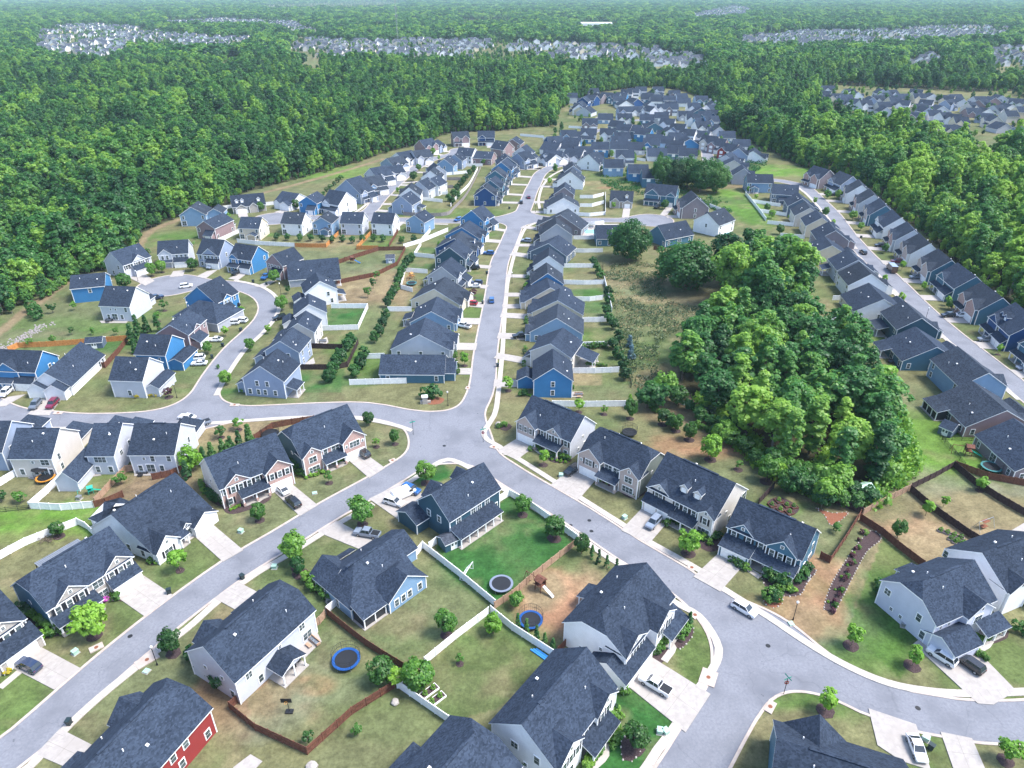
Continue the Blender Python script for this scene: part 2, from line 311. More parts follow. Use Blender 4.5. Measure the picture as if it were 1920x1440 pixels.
def road_field(X, Y):
    d = None
    for n, (P, hw) in RP.items():
        x0, y0 = P.min(0)-24; x1, y1 = P.max(0)+24
        dd = np.full(X.shape, 60.0); mk = (X > x0) & (X < x1) & (Y > y0) & (Y < y1)
        if mk.any(): dd[mk] = seg_dist(X[mk], Y[mk], P) - hw
        d = dd if d is None else smin(d, dd, 13.0)
    for c, r in BULBS:
        p = G(*c); d = smin(d, np.hypot(X-p.x, Y-p.y)-r, 8.0)
    return d
def build_roads():
    st = .9; xs = np.arange(-150, 185, st); ys = np.arange(54, 700, st)
    X, Y = np.meshgrid(xs, ys); D = road_field(X, Y)
    gy, gx = np.gradient(D, st)
    Rm = MB(); Km = MB(); z = .02; nx = len(xs)
    def ok(x, y): return True
    for j in range(len(ys)-1):
        row = D[j]; row2 = D[j+1]; i = 0
        ins = (row[:-1] < 0) & (row[1:] < 0) & (row2[:-1] < 0) & (row2[1:] < 0)
        anyi = (row[:-1] < 0) | (row[1:] < 0) | (row2[:-1] < 0) | (row2[1:] < 0)
        idx = np.nonzero(anyi)[0]; k = 0
        while k < len(idx):
            i = idx[k]
            if ins[i]:
                e = i
                while k+1 < len(idx) and idx[k+1] == e+1 and ins[idx[k+1]] and e-i < 12: e += 1; k += 1
                Rm.P([(xs[i], ys[j], z), (xs[e+1], ys[j], z), (xs[e+1], ys[j+1], z), (xs[i], ys[j+1], z)]); k += 1; continue
            c = [(xs[i], ys[j], D[j, i], gx[j, i], gy[j, i]), (xs[i+1], ys[j], D[j, i+1], gx[j, i+1], gy[j, i+1]), (xs[i+1], ys[j+1], D[j+1, i+1], gx[j+1, i+1], gy[j+1, i+1]), (xs[i], ys[j+1], D[j+1, i], gx[j+1, i], gy[j+1, i])]
            poly = []; cut = []
            for a, b in zip(c, c[1:]+c[:1]):
                if a[2] < 0: poly.append((a[0], a[1], z))
                if (a[2] < 0) != (b[2] < 0):
                    t = a[2]/(a[2]-b[2]); q = (a[0]+t*(b[0]-a[0]), a[1]+t*(b[1]-a[1])); g = (a[3]+t*(b[3]-a[3]), a[4]+t*(b[4]-a[4])); gl = math.hypot(*g)+1e-9
                    poly.append((*q, z)); cut.append((q, (g[0]/gl, g[1]/gl), a[2] < 0))
            if len(poly) >= 3: Rm.P(poly)
            if len(cut) == 2:
                (p, n1, s1), (q, n2, s2) = cut
                if not s1: (p, n1), (q, n2) = (q, n2), (p, n1)
                kw = .48; P2 = (p[0]+n1[0]*kw, p[1]+n1[1]*kw); Q2 = (q[0]+n2[0]*kw, q[1]+n2[1]*kw)
                Km.P([(*p, z), (*q, z), (*q, .12), (*p, .12)]); Km.P([(*p, .12), (*q, .12), (*Q2, .125), (*P2, .125)]); Km.P([(*P2, .125), (*Q2, .125), (*Q2, 0), (*P2, 0)])
            k += 1
    tag(Rm.build('road', 'asphalt'), kind='structure'); tag(Km.build('kerb', 'kerbm'), kind='structure')
build_roads()
# ------------------------------------------------------------------ sidewalks and driveways
WALKS = [[(20,1465),(57,1437),(130,1360),(190,1305),(255,1252),(295,1220),(350,1180),(410,1127),(480,1076),(537,1043),(600,1003),(640,979),(700,945)],
 [(745,917),(778,897),(815,872),(840,862),(870,872),(900,890),(960,927),(1060,990),(1135,1042),(1165,1060),(1215,1095),(1265,1130),(1310,1155),(1342,1200),(1347,1230),(1330,1265),(1310,1292),(1300,1310)],
 [(1268,1360),(1250,1385),(1232,1408),(1217,1432),(1190,1470)],
 [(945,610),(942,660),(935,730),(929,772),(917,795),(907,812),(915,826),(937,838),(945,850)],
 [(945,850),(967,858),(1042,905),(1085,932),(1172,987),(1215,1015),(1260,1040),(1320,1075),(1345,1097),(1440,1157),(1515,1207),(1590,1250),(1665,1281),(1740,1296),(1820,1301),(1930,1297)],
 [(-30,812),(25,806),(200,802),(375,795),(480,788),(540,784),(600,782),(640,781),(665,784),(705,790),(742,798),(772,808)],
 [(945,610),(949,560),(952,530),(961,490),(969,465),(976,446),(986,428),(1004,418)],
 [(1012,392),(1010,375),(1016,352),(1028,335),(1040,326),(1056,318)],
 [(1496,352),(1515,367),(1546,402),(1568,437),(1603,476),(1650,524),(1702,574),(1755,619),(1796,657),(1850,700),(1910,750)],
 [(405,742),(425,706),(458,658),(492,625),(515,598),(524,573),(513,552),(485,536),(440,526)],
 [(652,404),(676,392),(706,366),(755,322),(800,294)],
 [(1010,420),(1100,421),(1160,421)],[(700,417),(760,419),(840,421)]]
m = MB()
for wl in WALKS:
    r = ribbon('sidewalk', smooth(W2(wl), 1.5), .70, .145, 'walk', .145)
    n = len(m.v); m.v += r.v; m.f += [tuple(i+n for i in f) for f in r.f]; m.m += r.m
tag(m.build('sidewalk', 'walk'), kind='structure')
DRIVES = [[(645,856),(672,842),(722,878),(692,897)],[(506,915),(539,901),(596,948),(562,968)],[(358,1000),(392,978),(456,1032),(418,1054)],[(205,1110),(252,1068),(325,1117),(272,1157)],
 [(18,1250),(66,1208),(152,1254),(102,1294)],[(67,1415),(113,1367),(172,1397),(132,1443)],[(402,1122),(447,1092),(510,1125),(470,1160)],[(595,998),(632,977),(680,1003),(735,1018),(720,1050),(668,1028)],
 [(692,936),(757,904),(812,940),(762,985)],[(977,818),(1010,832),(970,862),(932,846)],[(1087,868),(1126,890),(1084,938),(1032,910)],[(1208,949),(1258,972),(1217,1020),(1164,995)],
 [(1350,1035),(1397,1057),(1350,1110),(1300,1082)],[(1172,1283),(1222,1233),(1332,1302),(1285,1374)],[(1765,1208),(1808,1196),(1905,1296),(1862,1322),(1833,1320),(1712,1208),(1725,1198)],
 [(1628,1329),(1717,1359),(1745,1445),(1690,1428),(1645,1398)],[(1763,1373),(1822,1385),(1850,1450),(1790,1450)],
 [(97,733),(128,733),(92,779),(50,779)],[(15,745),(48,740),(10,762),(-20,765)],
 [(325,509),(347,507),(343,518),(318,520)],[(242,521),(268,511),(290,527),(272,536)],[(388,509),(408,506),(385,523),(368,519)],[(450,512),(470,508),(446,526),(428,523)],[(503,528),(522,524),(496,540),(478,538)]]
m = MB()
for i, q in enumerate(DRIVES):
    P = [tuple(G(*p)) for p in q]; m.P([(p[0], p[1], .15) for p in P][::-1]); 
    for a, b in zip(P, P[1:]+P[:1]): m.P([(a[0],a[1],.15),(a[0],a[1],0),(b[0],b[1],0),(b[0],b[1],.15)])
DRV = m        # house driveways join it below
jm = MB()
def joint(a, b, hw=.035):
    a = Vector(a); b = Vector(b); d = (b-a).normalized(); n = Vector((-d.y, d.x))*hw; jm.P([(*(a-n), .156), (*(b-n), .156), (*(b+n), .156), (*(a+n), .156)])
for q in DRIVES[:17]:
    if len(q) != 4: continue
    P = [Vector(tuple(G(*p))[:2]) for p in q]; L1 = (P[2]-P[1]).length; n = max(2, round(L1/3.4))
    for i in range(1, n): t = i/n; joint(P[0]+(P[3]-P[0])*t, P[1]+(P[2]-P[1])*t)
    joint((P[0]+P[1])/2, (P[2]+P[3])/2)
for wl in WALKS[:5]:
    S_ = smooth(W2(wl), 1.6)
    for i in range(1, len(S_)-1):
        t = Vector(S_[i+1]-S_[i-1]).normalized(); nn = Vector((-t.y, t.x))*.68; c = Vector(S_[i]); a = c-nn; b = c+nn; d = t*.03; jm.P([(*(a-d), .151), (*(b-d), .151), (*(b+d), .151), (*(a+d), .151)][::1])
tag(jm.build('pavement_joints', 'joint'), kind='structure')
# front walks, thin strips
def walk_to(pts, hw=.6):
    r = ribbon('w', smooth(W2(pts), .8), hw, .11, 'walk', .11); n = len(FW.v); FW.v += r.v; FW.f += [tuple(i+n for i in f) for f in r.f]; FW.m += r.m
FW = MB()
for q in [[(187,1130),(212,1115),(208,1127)],[(0,1290),(40,1257)],[(333,1017),(350,1013),(362,1005)],[(480,942),(506,924)],[(612,880),(640,873),(652,862)],[(1022,852),(1012,848),(1000,838)],[(1127,905),(1150,917),(1155,918)],[(1120,893),(1127,905)],
          [(1278,993),(1250,978)],[(1245,1240),(1262,1215),(1255,1203)],[(1110,1440),(1135,1415),(1130,1390),(1118,1378)],[(1810,1230),(1850,1210),(1855,1195),(1840,1190)],[(1425,1083),(1395,1062)]]: walk_to(q)
tag(FW.build('path', 'walk'), kind='structure')
# ------------------------------------------------------------------ the ground and its grasses
def vnoise(x, y, s, seed=0):
    x = x/s + seed*17.3; y = y/s + seed*9.1; xi = np.floor(x); yi = np.floor(y); fx = x-xi; fy = y-yi; fx = fx*fx*(3-2*fx); fy = fy*fy*(3-2*fy)
    def h(a, b):
        v = np.sin(a*127.1+b*311.7+seed*74.7)*43758.5453; return v-np.floor(v)
    return (h(xi, yi)*(1-fx)+h(xi+1, yi)*fx)*(1-fy)+(h(xi, yi+1)*(1-fx)+h(xi+1, yi+1)*fx)*fy
def fbm(x, y, s, seed=0, o=4): return sum(vnoise(x, y, s/2**i, seed+i)/2**i for i in range(o))/sum(1/2**i for i in range(o))
def inpoly(X, Y, P):
    r = np.zeros(X.shape, bool); n = len(P)
    for i in range(n):
        x1, y1 = P[i]; x2, y2 = P[(i+1) % n]
        c = ((y1 > Y) != (y2 > Y)); 
        with np.errstate(divide='ignore', invalid='ignore'): r ^= c & (X < (x2-x1)*(Y-y1)/(y2-y1+1e-12)+x1)
    return r
EDGE = [(-60,610),(0,592),(60,560),(135,522),(200,505),(240,478),(258,440),(325,410),(423,384),(455,362),(547,338),(655,308),(730,284),(800,268),(830,252),(880,247),(926,246),(1000,238),(1035,236),(1045,210),(1072,190),(1112,176),(1169,167),(1220,164),(1260,166),(1290,173),(1317,183),(1347,190),(1352,200),(1340,215),(1346,236),(1409,266),(1450,285),(1505,313),(1540,318),(1563,325),(1600,338),(1650,368),(1690,405),(1745,447),(1795,495),(1868,555),(1925,600),(2000,660)]
OPEN = np.vstack([W2(EDGE), [[260, 40], [-200, 40], [-260, 200]]])
CLEAR = [[(60,96),(75,62),(110,50),(215,48),(300,60),(430,76),(380,92),(290,84),(250,92),(205,112),(150,112),(110,104)],
 [(340,82),(420,74),(475,72),(480,80),(440,88),(350,92)],[(540,92),(560,74),(690,80),(760,78),(925,78),(1050,82),(1180,88),(1250,98),(1325,112),(1330,132),(1250,130),(1180,118),(1050,112),(940,116),(850,112),(620,114),(545,106)],
 [(1525,172),(1570,160),(1700,165),(1820,172),(1930,170),(1930,262),(1860,262),(1850,300),(1800,290),(1830,240),(1770,250),(1700,240),(1640,222),(1560,200)],
 [(1370,80),(1440,62),(1620,60),(1800,50),(1900,56),(1880,70),(1650,82),(1500,88)],[(1085,52),(1085,44),(1160,44),(1160,52)],[(300,40),(420,36),(560,44),(570,54),(620,64),(560,62),(500,50),(320,46)],
 [(480,10),(700,2),(760,6),(700,14),(520,16)],[(1290,30),(1370,12),(1410,16),(1400,28),(1310,34)],[(560,126),(600,126),(612,138),(575,140)],[(375,118),(440,112),(470,116),(440,122)],[(865,38),(960,36),(960,42),(870,44)],[(1690,118),(1760,100),(1770,122),(1700,128)],[(1850,95),(1930,88),(1930,140),(1860,135)]]
CLEARW = []
for c in CLEAR:      # trees in front would hide what stands in the clearing: it reaches a tree's height nearer
    for k in (0, .5, 1.0):
        CLEARW.append(W2([(x, y+k*15*FPX/max(G(x, y+2).y, 300)) for x, y in c]))
WOOD = [(1355,520),(1395,505),(1432,500),(1480,545),(1510,600),(1570,655),(1620,735),(1655,830),(1650,890),(1610,925),(1560,915),(1500,902),(1430,850),(1345,785),(1290,735),(1275,690),(1325,640),(1362,600)]
WOODW = smooth(W2(WOOD), 5, True)
Z = []   # soft patches: px, py, radius x m, radius y m, colour, strength
GR = dict(g=(.055,.115,.024), b=(.026,.090,.022), d=(.122,.122,.060), t=(.215,.165,.098), c=(.28,.145,.088), r=(.155,.115,.072), y=(.085,.165,.028), m=(.105,.118,.058), k=(.045,.05,.028), p=(.145,.15,.10), o=(.065,.105,.034))
def z(px, py, rx, ry, c, s=1, ang=0): Z.append((px, py, rx, ry, c, s, ang))
for a in [(880,1070,7,6,'b',.8),(805,888,5,4,'b'),(1075,1125,11,8,'t'),(1030,1120,8,8,'c',.5),(1085,1150,6,5,'c',.5),(1010,1100,5,5,'t'),
  (560,1310,9,12,'t',.9),(600,1270,9,9,'p',.8),(615,1195,7,5,'g',.55),(545,1360,5,4,'c',.7),(530,1385,5,3,'c',.6),(590,1285,4,2,'c',.8),(640,1420,18,8,'d'),(500,1330,7,5,'p',.8),(690,1300,8,6,'g',.35),
  (730,1200,14,10,'m'),(790,1230,12,7,'g',.5),(740,1165,6,3,'t',.5),(880,1270,10,9,'r',.9),(900,1330,9,7,'d'),(930,1210,9,6,'g',.4),(700,1390,12,5,'d'),(760,1350,9,4,'g',.4),
  (1190,1390,12,10,'b',.75),(1240,1380,6,8,'b',.6),(1170,1430,9,7,'b',.75),(1300,1200,9,9,'d'),(1320,1240,5,8,'g',.6),(1630,1130,9,9,'b',.8),(1600,1180,8,7,'g',.8),(1560,1170,8,7,'p',.6),(1500,1150,9,6,'c',.45),(1620,1230,7,4,'g',.6),(1540,1010,6,16,'t',.9,),(1530,1080,6,10,'c',.5),
  (1700,1000,22,11,'t',.85),(1680,960,10,8,'c',.7),(1640,950,9,6,'m',.8),(1780,1010,12,9,'t',.7),(1800,930,16,10,'d'),(1840,960,14,9,'t',.5),(1880,905,12,5,'p',.7),(1480,970,7,6,'g',.7),(1500,980,9,6,'g',.6),(1570,970,7,3,'r',.9),(1550,1000,9,8,'m'),
  (1500,1340,14,9,'g',.6),(1540,1380,14,8,'g',.5),(1580,1400,14,6,'d'),(1450,1420,9,7,'d',.8),(1850,1250,9,9,'g',.5),(1740,1400,6,8,'g',.5),(1880,1420,9,5,'d',.8),(1800,1120,5,5,'g',.3),
  (60,1000,24,6,'y',.9,),(30,985,20,5,'y',.9),(150,955,20,3.5,'y',.8),(40,1040,14,9,'r',.45),(90,1060,14,8,'d'),(320,910,6,9,'r',.8),(225,920,9,5,'r',.9),(260,905,8,4,'r',.8),(140,900,12,7,'g',.45),(50,920,12,6,'d'),(390,810,14,7,'t',.75),(460,795,16,4,'t',.5),(560,830,14,5,'g',.5),(700,820,14,7,'d'),(740,840,10,8,'m'),
  (230,1170,10,6,'g',.3),(40,1320,12,8,'g',.6),(370,1060,9,7,'g',.4),(490,960,9,7,'m'),(620,920,9,7,'m'),(340,1250,9,9,'m'),(210,1330,12,12,'m',.8),(430,1180,5,12,'r',.5),(430,1310,8,6,'c',.45),(455,1270,5,14,'r',.5),
  (560,740,40,5,'g',.6),(520,735,20,4,'b',.5),(680,745,40,6,'m',.9),(780,740,24,8,'d'),(1000,750,14,5,'t',.5),(960,780,10,9,'d'),(1130,700,16,6,'t',.8),(1130,655,9,7,'t',.6),(1100,625,9,6,'g',.5),(1110,548,10,3,'b',.8),(1100,570,9,3,'g',.7),(1110,475,14,5,'d'),(1100,385,14,4,'d'),(1125,430,8,7,'b',.6),
  (1180,640,24,24,'m',.30),(1200,560,30,24,'p',.3),(1180,600,14,26,'o',.5),(1230,640,14,34,'m',.6),(1200,690,20,20,'o',.7),(1180,500,20,14,'d',.9),(1220,520,30,9,'t',.35),(1290,560,26,5,'t',.5),(1240,740,26,8,'m',.8),(1290,800,20,12,'d',.7),(1380,840,20,7,'c',.55),(1430,850,18,4,'c',.5),(1340,770,24,8,'r',.7),(1260,710,14,9,'r',.6),(1300,760,9,6,'t',.5),(1400,890,20,8,'m',.9),
  (1730,830,18,16,'y',.75),(1780,870,9,4,'y',.8),(1700,800,14,14,'y',.5),(1710,740,14,10,'m'),(1720,900,9,7,'p',.5),(1740,700,18,9,'d'),(1680,650,9,12,'y',.5),
  (1390,385,11,34,'y',.95),(1400,400,10,20,'g',.5),(1470,322,30,12,'y',.9),(1450,315,20,9,'y',.7),(1180,330,50,14,'o',.7),(1160,345,30,8,'t',.35),(1145,352,9,3,'c',.5),(1230,345,30,9,'o',.6),(1330,375,26,9,'o',.8),(1350,350,16,5,'r',.7),
  (150,600,34,18,'m',.9),(80,620,34,12,'g',.45),(200,630,20,9,'g',.5),(60,640,20,9,'m'),(100,645,16,5,'g',.4),(40,690,14,5,'d'),(205,650,9,4,'b',.6),(310,450,20,9,'g',.6),(350,440,14,7,'g',.5),(330,470,14,5,'d'),(620,470,34,8,'d'),(560,480,30,6,'m'),(650,455,18,6,'t',.6),(690,500,16,8,'p',.6),(690,490,16,8,'g',.35),(700,540,16,20,'t',.75),(740,550,6,26,'t',.6),(650,560,12,9,'r',.55),
  (660,590,9,4,'b',.9),(640,640,14,5,'d'),(620,690,14,4,'d'),(600,715,20,4,'b',.6),(690,640,9,24,'g',.7),(700,600,8,14,'m',.8),(665,655,9,8,'g',.7),(760,640,18,12,'m',.8),(750,690,14,8,'g',.5),(790,500,14,4,'b',.6),(800,470,12,4,'b',.6),(560,320,60,16,'y',.55),(480,360,40,10,'m',.8),(600,330,30,8,'y',.6),(640,440,8,5,'t',.6),(840,400,40,9,'g',.5),(520,440,12,3,'g',.7),(900,440,9,4,'g',.6),(930,470,9,4,'d'),
  (1830,275,60,30,'m',.9),(960,250,50,6,'d'),(270,590,14,4,'g',.4)]:
    a = list(a); z(*a)
for cx in range(0, 11): z(900-4*cx if cx < 6 else 870, 690-26*cx, 7, 5, 'gdmtgbdgmdg'[cx], .6)
LOTS = [([(815,1025),(862,1082),(929,1138),(1080,1020),(992,948),(955,930),(850,1010)],'b',.85),([(629,1138),(700,1180),(795,1032),(915,1145),(797,1246),(768,1260),(685,1208),(614,1152)],'m',.6),
 ([(797,1246),(916,1152),(1037,1232),(930,1330),(842,1352),(747,1288)],'o',.55),([(577,1414),(740,1290),(842,1354),(760,1440),(590,1445)],'m',.6),([(1110,1440),(1145,1300),(1262,1372),(1170,1445)],'b',.8),([(1655,1005),(1590,1180),(1690,1275),(1712,1212),(1648,1120),(1725,1062)],'g',.6),
 ([(460,1310),(545,1250),(600,1180),(614,1154),(685,1210),(767,1262),(740,1288),(577,1412),(480,1368)],'m',.35),([(622,578),(690,578),(672,617),(605,619)],'b',.7),([(620,500),(710,470),(760,469),(705,517),(632,532)],'m',.6),([(669,467),(700,440),(745,442),(730,466)],'g',.7),
 ([(1092,545),(1129,545),(1131,556),(1092,558)],'b',.8),([(1123,422),(1133,422),(1132,440),(1123,440)],'b',.8),([(645,693),(555,694),(560,735),(640,735)],'b',.5)]
for i in range(10): LOTS.append(([(1062+2*i, 725-27*i-(i>4)*4), (1128, 722-27*i), (1128, 702-27*i), (1064+2*i, 704-27*i)], 'tmdgmbgmdm'[i], .5))
DIRT = [smooth(W2([(-30,640),(0,622),(40,590),(82,560),(110,538),(140,522)]), 3), smooth(W2([(250,480),(275,440),(300,425),(335,412)]), 3), smooth(W2([(330,400),(430,377),(540,350),(640,322),(720,298)]), 4)]
def ground_colour(X, Y):
    n1 = fbm(X, Y, 14, 1); n2 = fbm(X, Y, 3.2, 5); n3 = fbm(X, Y, 45, 9); n4 = fbm(X, Y, 1.1, 31, 3)
    C = np.zeros(X.shape+(3,)); base = np.array(GR['d']); base2 = np.array((.078,.104,.042)); t = np.clip((n1-.35)*2.6, 0, 1)[..., None]; C[:] = base*(1-t)+base2*t
    tt = np.clip((n3-.48)*3, 0, 1)[..., None]*.45; C = C*(1-tt)+np.array((.150,.135,.065))*tt
    for px, py, rx, ry, c, s, ang in Z:
        p = G(px, py); mk = (np.abs(X-p.x) < rx*1.7) & (np.abs(Y-p.y) < ry*1.7)
        if not mk.any(): continue
        d = np.sqrt(((X[mk]-p.x)/rx)**2+((Y[mk]-p.y)/ry)**2) + (n2[mk]-.5)*.75 + (n1[mk]-.5)*.5
        wt = (np.clip((1.25-d)/.5, 0, 1)*s)[:, None]; C[mk] = C[mk]*(1-wt)+np.array(GR[c])*wt
    for pts, c, s in LOTS:
        P = W2(pts); mk = inpoly(X, Y, P); wt = (s*(.75+.5*n1[mk]))[:, None].clip(0, 1); C[mk] = C[mk]*(1-wt)+np.array(GR[c])*wt
    for P in DIRT:
        d = seg_dist(X, Y, P)+(n2-.5)*2; wt = np.clip((2.6-d)/1.2, 0, 1)[..., None]*.85; C = C*(1-wt)+np.array((.19,.14,.09))*wt
    n5 = fbm(X*1.0, Y*1.0, 6.0, 51, 3); tt = np.clip((n5-.60)*5, 0, 1)[..., None]*.4; C = C*(1-tt)+np.array((.185,.15,.09))*tt
    C *= (.70+.60*n2)[..., None]; C *= (.66+.68*n4)[..., None]
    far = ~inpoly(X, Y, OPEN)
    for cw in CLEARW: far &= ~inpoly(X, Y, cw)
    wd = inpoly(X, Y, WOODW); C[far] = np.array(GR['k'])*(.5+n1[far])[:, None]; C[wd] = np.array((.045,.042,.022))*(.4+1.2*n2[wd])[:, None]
    return C
def build_ground():
    rows = []; y = 50.0
    while y < 26000: rows.append(y); y += max(.45, (y-20)*.0052) if y < 900 else y*.045
    rows = np.array(rows); nc = 420; U = np.linspace(-1, 1, nc); Y = np.repeat(rows[:, None], nc, 1); X = U[None]*(rows*.86+40)[:, None]
    C = ground_colour(X, Y); hill = np.clip((Y-9000)/9000, 0, 1); Zz = hill*(60+90*fbm(X, Y, 5000, 3, 3))-.0
    v = np.stack([X, Y, Zz], -1).reshape(-1, 3); nr = len(rows)
    idx = np.arange(nr*nc).reshape(nr, nc); f = np.stack([idx[:-1, :-1], idx[:-1, 1:], idx[1:, 1:], idx[1:, :-1]], -1).reshape(-1, 4)
    me = bpy.data.meshes.new('ground'); me.vertices.add(len(v)); me.vertices.foreach_set('co', v.ravel().astype(np.float32))
    me.loops.add(f.size); me.loops.foreach_set('vertex_index', f.ravel().astype(np.int32)); me.polygons.add(len(f)); me.polygons.foreach_set('loop_start', np.arange(0, f.size, 4, dtype=np.int32))
    me.update(); me.validate()
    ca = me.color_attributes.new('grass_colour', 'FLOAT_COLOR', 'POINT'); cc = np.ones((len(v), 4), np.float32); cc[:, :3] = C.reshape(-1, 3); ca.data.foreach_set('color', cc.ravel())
    m, t, b = _mat('grass_and_soil'); L = t.links; at = N(t, 'ShaderNodeAttribute', attribute_name='grass_colour'); ge = N(t, 'ShaderNodeNewGeometry')
    no = N(t, 'ShaderNodeTexNoise'); no.inputs['Scale'].default_value = 1.7; no.inputs['Detail'].default_value = 8; no.inputs['Roughness'].default_value = .75; L.new(ge.outputs['Position'], no.inputs['Vector'])
    mr = N(t, 'ShaderNodeMapRange'); mr.inputs[1].default_value = .3; mr.inputs[2].default_value = .7; mr.inputs[3].default_value = .62; mr.inputs[4].default_value = 1.38; L.new(no.outputs['Fac'], mr.inputs[0])
    vs = N(t, 'ShaderNodeVectorMath', operation='SCALE'); L.new(at.outputs['Color'], vs.inputs[0]); L.new(mr.outputs[0], vs.inputs['Scale']); L.new(vs.outputs[0], b.inputs['Base Color'])
    b.inputs['Roughness'].default_value = 1; b.inputs['Specular IOR Level'].default_value = .1
    bu = N(t, 'ShaderNodeBump'); bu.inputs['Strength'].default_value = .5; bu.inputs['Distance'].default_value = .1; L.new(no.outputs['Fac'], bu.inputs['Height']); L.new(bu.outputs[0], b.inputs['Normal'])
    me.materials.append(m); o = bpy.data.objects.new('ground', me); col.objects.link(o); tag(o, kind='structure')
build_ground()
# ------------------------------------------------------------------ houses
def win_proto(w, h, shut=False, panes=2):
    m = MB()
    f = .12 if w > .8 else .09
    # local: x across, y out of the wall is -y, centre at origin
    m.box(-w/2-f, w/2+f, -.07, .02, -h/2-f, h/2+f, 0)
    g = MB(); n = panes; pw = w/n
    for i in range(n):
        for (z0, z1) in ((-h/2, -.03), (.03, h/2)):
            x0 = -w/2+i*pw+.04; x1 = x0+pw-.08; g.P([(x0,-.085,z0),(x1,-.085,z0),(x1,-.085,z1),(x0,-.085,z1)])
    s = None
    if shut:
        s = MB(); 
        s.box(-.2, .2, -.06, .02, -h/2-.08, h/2+.08); s.off = w/2+f+.24
    return m, g, s
def mesh_only(mb, name, mats):
    o = mb.build(name, mats); me = o.data; bpy.data.objects.remove(o); return me
WIN = {}
for key, (ww, hh, sh, pn) in dict(s=(.95,1.5,False,1), S=(.95,1.5,True,1), d=(1.9,1.5,False,2), D=(1.9,1.5,True,2), t=(2.7,1.5,False,3), q=(.6,.6,False,1), p=(1.9,2.05,False,2), b=(1.2,1.2,False,2), l=(.8,1.9,False,1)).items():
    a, g, s = win_proto(ww, hh, sh, pn); WIN[key] = (mesh_only(a, 'window', 'trim'), mesh_only(g, 'pane', 'glass'), (mesh_only(s, 'shutter', 'shutter'), s.off) if s else None)
def add_win(root, key, x, y, zc, side, panes=True):
    rz = {'f': 0, 'b': math.pi, 'l': -math.pi/2, 'r': math.pi/2}[side]
    a, g, s = WIN[key]; o = bpy.data.objects.new('window', a); col.objects.link(o); o.parent = root; o.location = (x, y, zc); o.rotation_euler = (0, 0, rz)
    c = bpy.data.objects.new('pane', g); col.objects.link(c); c.parent = o
    if s:
        for sx in (-1, 1): c = bpy.data.objects.new('shutter', s[0]); col.objects.link(c); c.parent = o; c.location = (sx*s[1], 0, 0)
def gdoor(w, h=2.2):
    m = MB(); m.box(-w/2-.12, w/2+.12, -.05, .02, 0, h+.12, 0)
    for r in range(4):
        n = max(2, int(w/1.2)); 
        for c in range(n):
            x0 = -w/2+c*w/n+.06; x1 = x0+w/n-.12; z0 = .08+r*(h/4); z1 = z0+h/4-.10; m.P([(x0,-.058,z0),(x1,-.058,z0),(x1,-.058,z1),(x0,-.058,z1)], 2 if r == 3 and (c % 2 == 0 or w > 3) and False else 1)
    return m
GD = {w: mesh_only(gdoor(w), 'garage_door', ['trim', 'vinyl', 'glass']) for w in (2.6, 4.9)}
FD = MB(); FD.box(-.6, .6, -.06, .02, 0, 2.2, 0); FD.box(-.45, .45, -.09, -.05, .05, 2.1, 1); 
FDM = {k: mesh_only(FD, 'front_door', ['trim', k]) for k in ('door', 'reddoor')}
def place_mesh(name, me, root, x, y, zz, side='f'):
    o = bpy.data.objects.new(name, me); col.objects.link(o); o.parent = root; o.location = (x, y, zz); o.rotation_euler = (0, 0, {'f': 0, 'b': math.pi, 'l': -math.pi/2, 'r': math.pi/2}[side]); return o
TH = .20; OV = .42
